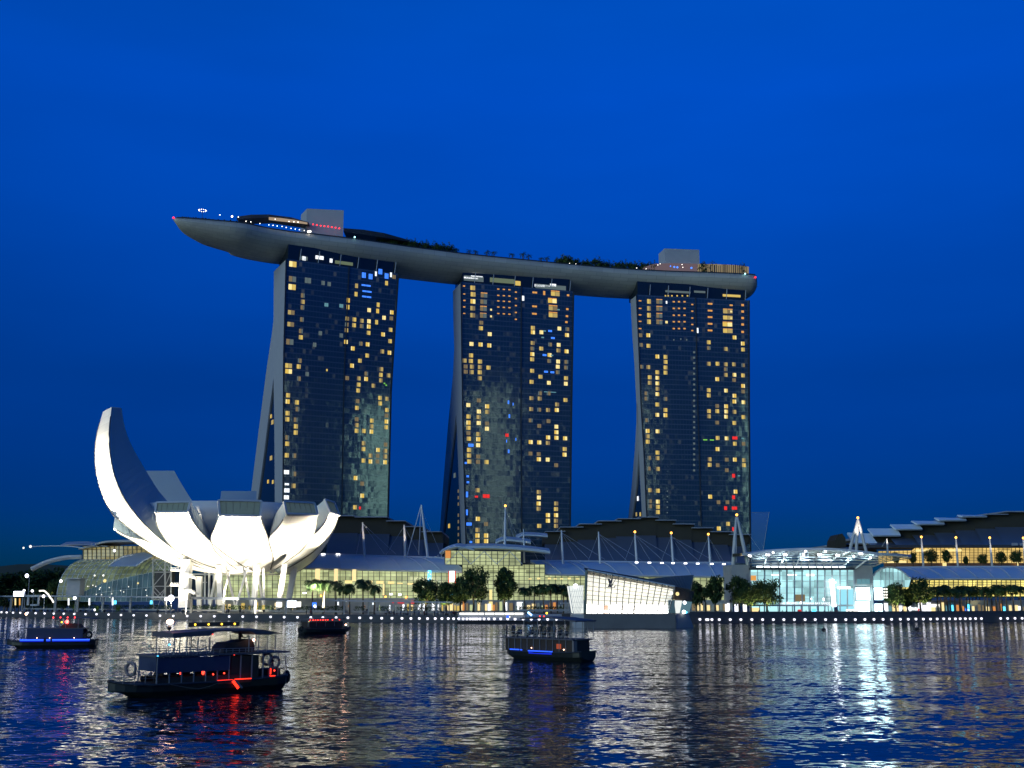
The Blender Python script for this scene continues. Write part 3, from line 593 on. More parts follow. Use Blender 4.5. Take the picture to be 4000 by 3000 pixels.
# ------------------------------------------------------------------ office towers on the near shore, mirrored in the hotel glass
def office_glass(col, es):
    m = bpy.data.materials.new("office_glass"); m.use_nodes = True; N, L = m.node_tree.nodes, m.node_tree.links; b = N["Principled BSDF"]; b.inputs["Base Color"].default_value = (.02, .03, .03, 1)
    uv = N.new("ShaderNodeUVMap"); mp = N.new("ShaderNodeVectorMath"); mp.operation = 'DIVIDE'; mp.inputs[1].default_value = (1.6, 3.4, 1); L.new(uv.outputs[0], mp.inputs[0])
    fl = N.new("ShaderNodeVectorMath"); fl.operation = 'FLOOR'; L.new(mp.outputs[0], fl.inputs[0]); w_ = N.new("ShaderNodeTexWhiteNoise"); w_.noise_dimensions = '2D'; L.new(fl.outputs[0], w_.inputs["Vector"])
    nz_ = N.new("ShaderNodeTexNoise"); nz_.inputs["Scale"].default_value = .05; L.new(uv.outputs[0], nz_.inputs["Vector"])
    ad = N.new("ShaderNodeMath"); ad.operation = 'ADD'; L.new(w_.outputs["Value"], ad.inputs[0]); L.new(nz_.outputs[0], ad.inputs[1])
    mr = N.new("ShaderNodeMapRange"); mr.inputs[1].default_value = 1.05; mr.inputs[2].default_value = 1.35; mr.inputs[3].default_value = es * .02; mr.inputs[4].default_value = es; L.new(ad.outputs[0], mr.inputs[0])
    b.inputs["Emission Color"].default_value = (*col, 1); L.new(mr.outputs[0], b.inputs["Emission Strength"]); m.cycles.emission_sampling = 'NONE'; return m
for nm, x, y, wd, h, col, es, lab in [("office_tower", 752, -150, 44, 300, (.50, .95, .85), 6.5, "green white lit office tower mirrored in the left hotel tower's glass"), ("office_tower", 503, -150, 30, 300, (.62, .95, .88), 3.8, "white lit office tower mirrored in the middle hotel tower's glass")]:
    t = thing(nm, (x, y, 0), lab, "office tower", "office towers on the near shore"); g = office_glass(col, es)
    mb = MB(); c = [Vector((x + a * wd / 2, y + bb * wd / 2, 0)) for a, bb in ((-1, -1), (1, -1), (1, 1), (-1, 1))]
    for i in range(4):
        a, bb = c[i], c[(i + 1) % 4]; mb.quad(a, bb, bb + Vector((0, 0, h)), a + Vector((0, 0, h)), 0, [(i * 50, 0), (i * 50 + wd, 0), (i * 50 + wd, h), (i * 50, h)])
    mb.build("glazing", g, t)
    mb = MB(); mb.box((x, y, h + 2), (wd + 1, wd + 1, 4)); mb.build("crown", M['dark'], t)
    mb = MB(); [mb.box((x + a * wd / 2, y + bb * wd / 2, h / 2), (1.6, 1.6, h)) for a in (-1, 1) for bb in (-1, 1)]; [mb.box((x, y, k * 36), (wd + .8, wd + .8, 2.2)) for k in range(1, int(h / 36))]; mb.build("frame", M['dark'], t)
# ------------------------------------------------------------------ lotus shaped museum
cm_ = lambda u, v: (300 + .5424 * u, 1550 + .5424 * v)
OD = 425.0
O = at(890, 2246, OD); EZ = O.z + 31; EB = 31.0; ER = 48.0
mus = thing("lotus_museum", (O.x, O.y, ZP), "floodlit white museum shaped like an opening lotus with a tall left petal", "museum")
def ell(px, py, grow=1.0, side=-1):
    """where the sight line meets the bowl (side -1 the near skin); beyond the silhouette, the closest point to it"""
    r = ray(px, py); o = CAM - Vector((O.x, O.y, EZ)); s = Vector((1 / ER, 1 / ER, 1 / EB)) / grow
    a = Vector((r.x * s.x, r.y * s.y, r.z * s.z)); q = Vector((o.x * s.x, o.y * s.y, o.z * s.z))
    A, B, D = a.dot(a), q.dot(a), q.dot(q) - 1; disc = max(0.0, B * B - A * D)
    return CAM + r * ((-B + side * math.sqrt(disc)) / A)
NS = 26
HUBZ = O.z + 9.7
def petal(Lp, Rp, TLp, TRp, name="petal", dl=None, dr=None, side=-1, top_dl=None, top_dr=None, window=True, hub=None):
    """Lp/Rp underside edges tip->root (crop pixels); TLp/TRp roof edges (pixels, tip only = sloped to the hub)"""
    def edge3(P, d):
        P = [cm_(*q) for q in P]
        if d is None: pts = [ell(x, y, 1.0, side) for x, y in P]
        else: pts = [at(x, y, dd) if dd else ell(x, y, 1.0, side) for (x, y), dd in zip(P, d)]
        return smooth_poly(resample(pts, 10), NS)
    UL, UR = edge3(Lp, dl), edge3(Rp, dr)
    def top3(P, d, U):
        P2 = [cm_(*q) for q in P]
        if len(P2) == 1:
            t0 = at(*P2[0], U[0].y + 2.2 if d is None else d)
            hb_ = Vector((O.x, O.y, HUBZ)) if hub is None else hub
            end = hb_ + (U[-1] - Vector((O.x, O.y, U[-1].z))) * .25
            o = []
            for k in range(NS):
                s = k / (NS - 1); q = t0.lerp(end, s); q.z = max(q.z - 2.5 * math.sin(math.pi * s), U[k].z + .6); o.append(q)
            return o
        pts = [at(x, y, dd) for (x, y), dd in zip(P2, d)]
        return smooth_poly(resample(pts, 10), NS)
    TL_, TR_ = top3(TLp, top_dl, UL), top3(TRp, top_dr, UR)
    K = 6; loops = []
    for k in range(NS):
        under = []
        w = (UR[k] - UL[k])
        outn = Vector((UL[k].x + UR[k].x - 2 * O.x, UL[k].y + UR[k].y - 2 * O.y, -20)).normalized()
        for j in range(K + 1):
            t = j / K; under.append(UL[k].lerp(UR[k], t) + outn * (w.length * .022 * 4 * t * (1 - t)))
        loops.append(under + [TR_[k], TL_[k]])
    mb = MB(); mb.loft([l[:K + 1] for l in loops], 0, closed=False); nsm = len(mb.f)
    vv = [0.0]
    for k in range(1, NS): vv.append(vv[-1] + (loops[k][K // 2] - loops[k - 1][K // 2]).length)
    for k in range(NS - 1):
        for j in range(K):
            w0, w1 = (UR[k] - UL[k]).length, (UR[k + 1] - UL[k + 1]).length
            mb.uv[k * K + j] = [(w0 * j / K, vv[k]), (w0 * (j + 1) / K, vv[k]), (w1 * (j + 1) / K, vv[k + 1]), (w1 * j / K, vv[k + 1])]
    mb.loft([[l[K], l[K + 1]] for l in loops], 1, closed=False); mb.loft([[l[K + 1], l[K + 2]] for l in loops], 1, closed=False); mb.loft([[l[K + 2], l[0]] for l in loops], 1, closed=False)
    mb.poly([UL[-1], UR[-1], TR_[-1], TL_[-1]], 1); mb.poly(loops[0], 1)
    ob = mb.build(name, [M['white'], M['flank']], mus)
    ob.data.polygons.foreach_set("use_smooth", [i < nsm for i in range(len(mb.f))])
    for E in (UL, UR):  # added dark tubes stand for the thin shaded lines between petals
        tb = MB(); tb.tube([p + Vector((0, -.05, -.05)) for p in E[1:-2]], .2, 5); tb.build("petal_edge_line", M['edgeline'], ob)
    if window:
        a, b_, c, d = UL[0], UR[0], TR_[0], TL_[0]
        nn = (b_ - a).cross(d - a).normalized()
        if nn.y > 0: nn = -nn
        cen = (a + b_ + c + d) / 4; ins = lambda p, k: cen + (p - cen) * k
        mid_ = loops[0][K // 2]
        g = MB(); g.poly([ins(a, .93) + nn * .25, ins(mid_, .9) + nn * .25, ins(b_, .93) + nn * .25, ins(c, .93) + nn * .25, ins(d, .93) + nn * .25]); wob = g.build("skylight", M['skyl'], ob)
        f = MB()
        ring = [a, mid_, b_, c, d]
        for p, q in zip(ring, ring[1:] + ring[:1]): f.bar(p + nn * .35, q + nn * .35, .7, .8, up=nn)
        f.build("skylight_frame", M['white'], ob)
        f = MB()
        for k in range(1, 6):
            t = k / 6; f.bar(a.lerp(b_, t) + nn * .32, d.lerp(c, t) + nn * .32, .12, .1, up=nn)
        f.build("skylight_mullion", M['mull'], ob)
    return ob, UL, UR, TL_, TR_
M['skyl'] = mat("skylight_glass", (.12, .16, .15), .15, emit=(.6, .85, .6), es=.07, sample='NONE', var=.3, vscale=.3); M['white2'] = mat("white_plaster", (.72, .71, .68), .5, var=.04, vscale=.2); M['edgeline'] = mat("petal_edge_line", (.10, .10, .095), .6); M['flank'] = mat("petal_flank", (.34, .40, .43), .5, var=.05, vscale=.15)
panel_lines(M['white'], 6.0, 3.0, .06, .72)
# front and side petals
petal([(1028, 858), (1000, 930), (962, 1020), (985, 1100), (1080, 1190), (1180, 1262)], [(1320, 865), (1345, 930), (1375, 1015), (1395, 1090), (1415, 1150), (1395, 1258)], [(1020, 750)], [(1331, 757)])
petal([(1505, 848), (1460, 930), (1385, 1015), (1400, 1100), (1420, 1170), (1390, 1255)], [(1731, 856), (1725, 930), (1705, 995), (1620, 1105), (1500, 1195), (1400, 1262)], [(1488, 760)], [(1706, 771)])
petal([(1820, 838), (1780, 920), (1712, 992), (1625, 1103), (1500, 1195), (1400, 1262)], [(1884, 858), (1852, 950), (1780, 1042), (1680, 1132), (1560, 1210), (1400, 1275)], [(1779, 746)], [(1848, 768)])
petal([(570, 838), (580, 930), (640, 1030), (720, 1110), (850, 1195), (1050, 1260)], [(803, 836), (870, 950), (960, 1043), (1060, 1128), (1200, 1222), (1300, 1262)], [(578, 768)], [(821, 764)])
# tall petal
dA = OD - 18
petal([(188, 108), (150, 230), (127, 380), (138, 540), (173, 680), (222, 790), (268, 858), (400, 962), (500, 1030), (640, 1112), (850, 1215), (1000, 1262)],
      [(250, 75), (232, 230), (237, 400), (262, 540), (305, 660), (380, 790), (470, 900), (560, 1000), (700, 1100), (860, 1185), (1010, 1240), (1150, 1268)],
      [(250, 72), (262, 200), (300, 380), (350, 540), (420, 680), (520, 800), (620, 900), (720, 980), (830, 1030), (900, 1060), (950, 1080), (1000, 1090)],
      [(322, 80), (345, 220), (385, 330), (432, 425), (490, 512), (560, 640), (640, 740), (740, 840), (840, 920), (920, 970), (970, 1010), (1020, 1040)],
      dl=[dA + 6, dA + 6, dA + 6, dA + 5, dA + 3, dA - 1, 0, 0, 0, 0, 0, 0], dr=[dA - 1, dA - 4, dA - 8, dA - 11, dA - 15, dA - 19, 0, 0, 0, 0, 0, 0],
      top_dl=[dA + 9, dA + 11, dA + 13, dA + 14, dA + 15, dA + 16, dA + 16, dA + 16, dA + 15, dA + 14, dA + 13, dA + 12], top_dr=[dA + 3, dA + 3, dA + 3, dA + 3, dA + 3, dA + 3, dA + 4, dA + 5, dA + 6, dA + 7, dA + 8, dA + 9], window=False)
# thin low petal on the left, with its dark flank
petal([(265, 944), (320, 980), (400, 1012), (500, 1034), (640, 1112), (820, 1205), (1000, 1262)], [(268, 958), (330, 998), (420, 1042), (550, 1135), (700, 1212), (850, 1250), (1000, 1276)],
      [(272, 868), (330, 905), (400, 962), (500, 1028), (640, 1105), (820, 1195), (1000, 1250)], [(310, 842), (350, 895), (420, 962), (500, 1026), (640, 1100), (820, 1190), (1000, 1245)],
      top_dl=[OD - 6, OD - 8, OD - 10, OD - 14, OD - 14, OD - 10, OD - 4], top_dr=[OD - 2, OD - 4, OD - 6, OD - 10, OD - 10, OD - 6, OD], window=False)
# petals on the far side
def backpetal(tl, tr, d, zdrop, az, hw):
    a, b_ = at(*cm_(*tl), d), at(*cm_(*tr), d); z0 = (a.z + b_.z) / 2; loops = []
    dirn = Vector((b_.x - a.x, b_.y - a.y, 0)).normalized(); c0 = (a + b_) / 2; h0 = (b_ - a).length / 2
    for k in range(NS):
        s = k / (NS - 1); c = c0.lerp(Vector((O.x, O.y + 6, HUBZ + 2)), s); c.z = lerp(z0, HUBZ, 1 - (1 - s) ** 1.8)
        h = lerp(h0, h0 * hw, s); zb = lerp(z0 - zdrop, O.z + 2, 1 - (1 - s) ** 1.5)
        loops.append([c - dirn * h, c + dirn * h, c + dirn * h * .9 + Vector((0, 0, zb - c.z)), c - dirn * h * .9 + Vector((0, 0, zb - c.z))])
    q = MB(); q.loft(loops, [1, 1, 0, 1]); q.build("petal", [M['white2'], M['flank']], mus)
backpetal((500, 520), (700, 545), OD + 42, 12, 120, 1.6)
backpetal((1040, 677), (1295, 680), OD + 44, 11, 90, 1.15)
petal([(1884, 862), (1852, 955), (1780, 1045), (1680, 1135), (1560, 1212), (1450, 1265)], [(1830, 985), (1808, 1030), (1760, 1115), (1690, 1195), (1590, 1262), (1470, 1285)], [(1850, 800)], [(1835, 900)],
      dl=[OD + 2, OD + 2, OD - 2, OD - 2, OD, OD], dr=[OD + 22, OD + 22, OD + 22, OD + 20, OD + 16, OD + 8], window=False)
# bowl core and ring beam
mb = MB(); core = []
for t in range(9):
    a = R(178 - t * 9.5); r = 36 * math.sin(a); z = EZ + EB * math.cos(a) * .985
    core.append([Vector((O.x + 2 + r * math.cos(2 * math.pi * k / 32), O.y + r * math.sin(2 * math.pi * k / 32), z)) for k in range(32)])
mb.loft(core, 0); mb.build("bowl", M['white2'], mus, smooth=True)
# slanted slab columns, crossed struts, stair tower (second crop)
ck = lambda u, v: (600 + .2712 * u, 2200 + .2712 * v)
def column(b0, b1, t0, t1, d, th=2.0, name="column"):
    P = [at(*ck(*b0), d), at(*ck(*b1), d), at(*ck(*t1), d), at(*ck(*t0), d)]
    for p in P[:2]: p.z = ZP + .5
    q = MB(); q.prism(P, (0, th, 0)); q.build(name, M['white2'], mus)
column((925, 600), (1000, 600), (900, 28), (968, 28), OD - 22); column((1400, 600), (1468, 600), (1437, 20), (1505, 20), OD - 24)
column((1755, 560), (1815, 560), (1850, 12), (1915, 12), OD - 20); column((1880, 560), (1950, 560), (1985, 40), (2070, 30), OD + 6)
column((632, 590), (682, 590), (600, 190), (690, 190), OD - 8); column((780, 590), (815, 590), (880, 170), (910, 170), OD)
def strut(a, b_, d, r=.42):
    p, q = at(*ck(*a), d), at(*ck(*b_), d); p.z += 3
    m_ = MB(); m_.tube([p, q], r, 8); m_.build("strut", M['white2'], mus)
for a, b_, d in [((1030, 165), (1172, 600), OD - 18), ((1112, 165), (985, 520), OD - 12), ((1278, 165), (1402, 600), OD - 18), ((1352, 165), (1195, 600), OD - 19), ((1490, 190), (1575, 600), OD - 14), ((1527, 190), (1455, 520), OD - 10), ((1572, 190), (1592, 600), OD - 16), ((800, 170), (795, 590), OD + 3), ((735, 240), (740, 590), OD + 8), ((850, 190), (905, 590), OD + 6), ((905, 190), (815, 560), OD + 2)]: strut(a, b_, d)
sd = OD - 26
def kbox(u0, v0, u1, v1, d, th, name, m): q = MB(); pbox(q, *ck(u0, v0), *ck(u1, v1), d, th); return q.build(name, m, mus)
kbox(370, -60, 505, 640, sd, 4.0, "stair_tower", M['white2'])
kbox(245, 90, 372, 112, sd - 1, 5, "landing", M['white2']); kbox(236, 308, 368, 330, sd - 1, 5, "landing", M['white2'])
for v0 in (140, 360):
    q = MB(); q.bar(at(*ck(420, v0 + 10), sd - 1.2), at(*ck(610, v0 + 78), sd - 1.2), 2.0, .7, up=(0, 0, 1)); q.build("stair_flight", M['white2'], mus)
    q = MB(); q.bar(at(*ck(420, v0 - 22), sd - 2.2), at(*ck(600, v0 + 46), sd - 2.2), .08, .12); 
    q.bar(at(*ck(248, v0 - 75), sd - 1), at(*ck(368, v0 - 75), sd - 1), .08, .1)
    for k in range(6): u = 250 + k * 22; q.bar(at(*ck(u, v0 - 75), sd - 1), at(*ck(u, v0 - 46), sd - 1), .08, .08)
    q.build("railing", M['steel'], mus)
kbox(560, 440, 615, 450, sd - 1, 4, "landing", M['white2'])
kbox(700, 270, 760, 280, OD, 1, "platform", M['white2']); kbox(560, 150, 1760, 165, OD + 6, 14, "soffit_beam", M['white2'])
q = MB(); pbox(q, *ck(1815, 420), *ck(1870, 430), OD + 2, .4); 
# floodlights at the museum's foot
def flood(loc, aim, power, label, col=(1, .90, .68), size=R(70), soft=1.2):
    t = thing("floodlight", loc, label, "floodlight", "floodlights around the lotus museum")
    q = MB(); q.tube([Vector(loc), Vector(loc) + Vector((0, 0, .8))], .12, 6); q.build("stand", M['dark'], t)
    dv = (Vector(aim) - Vector(loc)).normalized(); c = Vector(loc) + Vector((0, 0, 1.0))
    q = MB(); q.tube([c - dv * .4, c + dv * .1], [.3, .45], 8); q.build("housing", M['dark'], t)
    ld = bpy.data.lights.new("flood_lamp", 'SPOT'); ld.energy = power; ld.color = col; ld.spot_size = size; ld.spot_blend = .6; ld.shadow_soft_size = soft
    lo = bpy.data.objects.new("flood_lamp", ld); C.objects.link(lo); lo.parent = t; lo.location = (c + dv * .5) - Vector(loc); lo.rotation_euler = dv.to_track_quat('-Z', 'Y').to_euler()
    return t
FL = 1.1
for (az, rr, pw, zt, rt, cone) in [(-102, 50, 260e3, 29, 40, 54), (-71, 50, 260e3, 28, 40, 54), (-40, 54, 330e3, 33, 43, 56), (-20, 58, 280e3, 33, 44, 50), (-130, 56, 260e3, 27, 38, 50),
        (-152, 64, 520e3, 42, 46, 44), (-160, 66, 600e3, 46, 47, 40), (-166, 68, 330e3, 64, 53, 46), (-110, 40, 70e3, 20, 26, 76), (-75, 40, 70e3, 20, 26, 76), (-45, 42, 90e3, 22, 28, 76), (-135, 40, 80e3, 21, 26, 76), (-75, 15, 40e3, 23, 6, 84),
        (-125, 52, 15e3, 9, 16, 60), (-92, 50, 15e3, 9, 16, 60), (-62, 50, 15e3, 9, 16, 60)]:
    a = R(az)
    flood((O.x + rr * math.cos(a), O.y + rr * math.sin(a), ZP + .3), (O.x + rt * math.cos(a), O.y + rt * math.sin(a), zt), pw * FL,
          "ground floodlight aimed up at the white petals of the lotus museum", size=R(cone))
# ------------------------------------------------------------------ trees and palms
def leafquad(mb, c, s, mi=0):
    e = Euler((random.uniform(-1.2, 1.2), random.uniform(-1.2, 1.2), random.uniform(0, 6.3))).to_matrix()
    a, b_ = e @ Vector((s, 0, 0)), e @ Vector((0, s * .55, 0)); d = e @ Vector((0, 0, s * .15))
    mb.add([c - a, c - b_ * .8 + d, c + a, c + b_ * .8 + d], [(0, 1, 2, 3)], mi)
def broad_tree(label, seed, h=10, w=7, trunk=.32, dens=2400, slim=1.0):
    random.seed(seed); t = thing("broadleaf_tree", (0, 0, -500), label, "tree")
    q = MB(); th = h * .42
    q.tube([(0, 0, 0), (.15, .05, th * .5), (.05, .1, th), (0, 0, h * .8)], [.35, .28, .22, .06], 7)
    clumps = []
    for k in range(17):
        a = k * 2.4 + random.random(); z = h * (.40 + .55 * ((k + .5) / 17)); rr = w * .5 * (.35 + .65 * random.random()) * math.sin(math.pi * min(1, (z / h - .28) / .80)) ** .7
        c = Vector((rr * math.cos(a), rr * math.sin(a), z)); clumps.append((c, w * (.17 + .13 * random.random())))
        q.tube([(0, 0, th * .8 + .03 * k * h * .3), (c.x * .5, c.y * .5, (th + z) / 2), c], [.13, .09, .03], 5)
    q.build("trunk", M['bark'], t, world=False)
    cr = MB()
    for k in range(dens):
        c, r = random.choice(clumps); v = Vector((random.gauss(0, 1), random.gauss(0, 1), random.gauss(0, .8))).normalized() * r * random.random() ** .4
        leafquad(cr, c + v, .28 + .26 * random.random(), random.choice((0, 0, 1, 1, 2)))
    cr.build("crown", [M['leaf'], M['leaf2'], M['leaf3']], t, world=False); return t
def palm_tree(label, seed, h=8, fr=15, fl=3.0, fat=1.0):
    random.seed(seed); t = thing("palm_tree", (0, 0, -500), label, "palm tree"); q = MB(); lean = random.uniform(-.3, .3)
    q.tube([(0, 0, 0), (lean * .3, 0, h * .4), (lean, 0, h * .8), (lean, 0, h)], [.26, .2, .17, .13], 7); q.build("trunk", M['bark'], t, world=False)
    cr = MB()
    for k in range(fr):
        a = k * 2.399; up = random.uniform(0.0, 1.45); L_ = fl * random.uniform(.85, 1.1); pts = []
        for j in range(8):
            s = j / 7; el = up - 2.3 * s ** 1.25
            prev = pts[-1] if pts else Vector((lean, 0, h))
            pts.append(prev if j == 0 else prev + Vector((math.cos(a) * math.cos(el), math.sin(a) * math.cos(el), math.sin(el))) * (L_ / 7))
            if j == 0: pts[-1] = Vector((lean, 0, h))
        side = Vector((-math.sin(a), math.cos(a), 0))
        cr.tube(pts, [.05 * (1 - .1 * i) for i in range(8)], 3)
        for j in range(1, 15):
            s = j / 15; i = min(int(s * 7), 6); p = pts[i].lerp(pts[i + 1], s * 7 - i); d = (pts[i + 1] - pts[i]).normalized(); ln = (.4 + .6 * fat) * math.sin(math.pi * (.15 + .8 * s)) * fl / 3
            for sg in (-1, 1):
                e = p + side * sg * ln + d * ln * .5 + Vector((0, 0, -.45 * ln)); cr.add([p, p + d * .24 * fat * fl / 3, e + d * .02, e], [(0, 1, 2, 3)], (k + j) % 2)
    cr.build("crown", [M['leaf'], M['leaf2']], t, world=False); return t
def place(proto, loc, h_scale, label, group, rz=None, used=set()):
    s = h_scale if isinstance(h_scale, (tuple, list)) else (h_scale,) * 3
    rz = random.uniform(0, 6.28) if rz is None else rz
    if proto.name not in used:
        used.add(proto.name); proto.location = loc; proto.rotation_euler = (0, 0, rz); proto.scale = s; proto['label'] = label; proto['group'] = group; return proto
    return dup(proto, loc, rz, s, label, group)
TB = [broad_tree("tree", 3, 10, 7.5), broad_tree("tree", 5, 10, 6.5, dens=2600), broad_tree("tree", 9, 10, 5.4, dens=2600)]
PB = [palm_tree("palm", 2, 8, 20), palm_tree("palm", 6, 8, 22, 3.2), palm_tree("palm", 8, 7, 19, 2.8)]
random.seed(11)
def tree_px(pr, xc, ytop, ybase, d, wpx, label, group="round crowned trees along the promenade"):
    g = at(xc, ybase, d); g.z = ZP; t = at(xc, ytop, d); hh = (t.z - ZP); sx = wpx * d / F / {0: 7.8, 1: 6.8, 2: 5.8}[TB.index(pr)]
    return place(pr, g, (sx, sx, hh / 10.3), label, group)
G = "round crowned trees along the promenade"
tree_px(TB[1], 1665, 2262, 2385, qd(1660) + 26, 100, "sparse airy tree in front of the cyan and red lit mall signs")
tree_px(TB[2], 1745, 2275, 2385, qd(1745) + 24, 90, "low tree left of the biggest dark round tree")
tree_px(TB[0], 1848, 2222, 2385, qd(1856) + 30, 112, "big dark round tree under the glass roofed mall entrance")
tree_px(TB[2], 1800, 2255, 2385, qd(1800) + 28, 80, "small tree tucked behind the left side of the big dark round tree")
tree_px(TB[2], 1972, 2218, 2385, qd(1970) + 30, 92, "tall dark oval tree right of the big round tree")
tree_px(TB[1], 2722, 2272, 2385, qd(2722) + 16, 62, "small tree beside the right end of the crystal pavilion")
tree_px(TB[2], 2795, 2250, 2390, qd(2795) + 12, 74, "slim dark tree with pale trunk at the water steps")
tree_px(TB[1], 2890, 2252, 2388, qd(2890) + 14, 86, "dark tree in front of the grey concrete pier of the event hall")
tree_px(TB[0], 2935, 2278, 2388, qd(2935) + 12, 70, "middle tree of the clump at the event hall's left corner")
tree_px(TB[0], 2995, 2268, 2388, qd(3000) + 14, 108, "yellow green spreading tree in front of the glass event hall")
tree_px(TB[1], 3500, 2276, 2388, qd(3500) + 16, 76, "tree beside the blown out display screens")
tree_px(TB[0], 3598, 2260, 2388, qd(3600) + 18, 104, "largest tree in front of the right arcade")
tree_px(TB[2], 3545, 2300, 2388, qd(3545) + 20, 60, "short tree between the screens and the largest right tree")
tree_px(TB[0], 210, 2268, 2345, qd(210) + 40, 60, "lamp lit yellow green tree left of the domed glass hall", "trees left of the domed glass hall")
tree_px(TB[2], 257, 2278, 2345, qd(257) + 34, 56, "dark little tree in front of the domed glass hall", "trees left of the domed glass hall")
# tall palms of the promenade
def palm_px(x, ytop, d, label, group, base=None, wide=.98):
    pr = random.choice(PB); g = at(x, 2390, d); g.z = ZP if base is None else base; t = at(x, ytop, d); s = (t.z - g.z) / (9.4 if pr is not PB[2] else 8.2)
    return place(pr, g, (s * wide, s * wide, s), label, group)
for x, y in [(1217, 2258), (1262, 2260), (1312, 2264), (1366, 2278), (1418, 2258), (1462, 2280), (1340, 2285)]:
    palm_px(x, y, qd(x) + 20 + random.random() * 8, "tall palm in the row between the lotus museum and the airy trees", "palms in front of the left arcade")
for x, y in [(2050, 2290), (2088, 2285), (2124, 2278), (2152, 2276), (2178, 2280), (2203, 2278), (2218, 2290)]:
    palm_px(x, y, qd(x) + 26 + random.random() * 8, "palm in the dense row left of the crystal pavilion", "palms left of the crystal pavilion")
for i in range(24):
    x = 3660 + i * 14.5 + random.uniform(-5, 5)
    palm_px(x, 2288 + random.uniform(-8, 10), qd(x) + 22 + random.random() * 10, "palm in the long dark row below the right arcade", "palms below the right arcade")
palm_px(2757, 2290, qd(2757) + 20, "lone thin palm between two small trees right of the crystal pavilion", "palms right of the crystal pavilion")
# palms and shrubs on the roof deck
RP = palm_tree("palm", 21, 5, 9, 1.9, .5)
for u, v in [(195, 188), (257, 198), (312, 200), (368, 203), (430, 206), (543, 218), (601, 214), (659, 228), (714, 246), (774, 242)]:
    x, y = c2(u, v); q = deckpt(x, 14)[0]; t = at(x, y, q.y); s = max(.4, (t.z - ZR + 1) / 6.0)
    place(RP, q, s, "single palm standing out against the sky on the roof deck", "palms on the roof deck")
RB = broad_tree("shrub", 31, 5, 4.6, dens=420)
def clump(lst, label):
    for u, v, f in lst:
        x, y = f(u, v); q = deckpt(x, 8 + random.random() * 6)[0]; t = at(x, y, q.y); s = max(.3, (t.z - ZR + 1.0) / 5.4)
        place(RB, q - Vector((0, 0, .2)), (s * .85, s * .85, s), label, "garden trees on the roof deck")
clump([(u, v, c1) for u, v in [(1700, 322), (1740, 326), (1790, 340), (1850, 342), (1880, 350), (1915, 342), (1950, 358), (1980, 352), (2040, 364), (2075, 362), (2110, 375), (2140, 372), (2180, 384)]], "small dark roof deck tree above the gap between left and middle towers")
clump([(u, v, c2) for u, v in [(835, 252), (870, 248), (885, 240), (920, 262), (950, 265), (1000, 268), (1035, 270), (1070, 256), (1110, 275), (1150, 278), (1190, 284), (1230, 276), (1275, 285), (1320, 288), (1360, 284), (1400, 282)]], "small dark roof deck tree above the gap between middle and right towers")
clump([(u, v, c2) for u, v in [(1720, 286), (1780, 300), (1835, 292), (1990, 300), (2040, 318)]], "tiny planter tree on the lounge at the blunt end of the roof deck")
for i in range(15):
    x = -25 + i * 26 + random.uniform(-6, 6); d = 452 + random.uniform(0, 14); g_ = at(x, 2380, d); g_.z = ZP; h_ = random.uniform(.85, 1.25)
    place(RB, g_, (1.1, 1.1, h_), "dark shrub in the planting behind the far left covered walkway", "shrubs behind the far left walkway")
# hedges on the planters behind the quay
def hedge(x0, x1, off, z0, h, label, wd=2.5):
    a, b_ = quay(x0, off, z0), quay(x1, off, z0); n = max(4, int((b_ - a).length / 1.2)); t = MB()
    o = thing("hedge", (a.x, a.y, z0), label, "hedge", "clipped hedges of the promenade planters")
    mb = MB(); mb.bar(a + Vector((0, 0, .15)), b_ + Vector((0, 0, .15)), wd + .4, .5); mb.build("planter", M['conc'], o)
    for k in range(int((b_ - a).length * 26)):
        p = a.lerp(b_, random.random()); leafquad(t, p + Vector((random.uniform(-.2, .2), random.uniform(-wd / 2, wd / 2), .3 + h * random.random() ** .7)), .3, random.choice((0, 1, 2)))
    t.build("foliage", [M['hedge'], M['leaf2'], M['leaf']], o)
for x0, x1, lab in [(60, 215, "hedge under the covered walkway at the far left"), (225, 390, "hedge between the green lit shrubs and the walkway posts"), (410, 640, "hedge in front of the blue glass hall"), (690, 1000, "long hedge at the museum's foot"), (1010, 1330, "hedge right of the museum's foot below the blue screens"), (1370, 1410, "round low hedge under the palms"), (1460, 1510, "hedge clump below the mall's red sign"), (1540, 1720, "dark hedge left of the pontoon light strip")]:
    hedge(x0, x1, 9, ZP + 1.0, 1.5, lab)
hedge(2030, 2230, 14, ZP + 1.6, .9, "low hedge under the palms left of the crystal pavilion")
for x, y in [(263, 2372), (433, 2378), (350, 2376)]:
    g = quay(x, 7, ZP); m_ = MB(); o = thing("lit_shrub", g, "shrub lit bright green by a post lamp on the left promenade", "shrub", "lamp lit shrubs on the left promenade"); random.seed(x)
    for k in range(160): leafquad(m_, g + Vector((random.gauss(0, .5), random.gauss(0, .4), 1.4 + random.gauss(0, .6))), .28, 0)
    m_.build("foliage", leafmat("lit_leaf", (.16, .26, .03)), o)  # lamp light put into a brighter leaf green
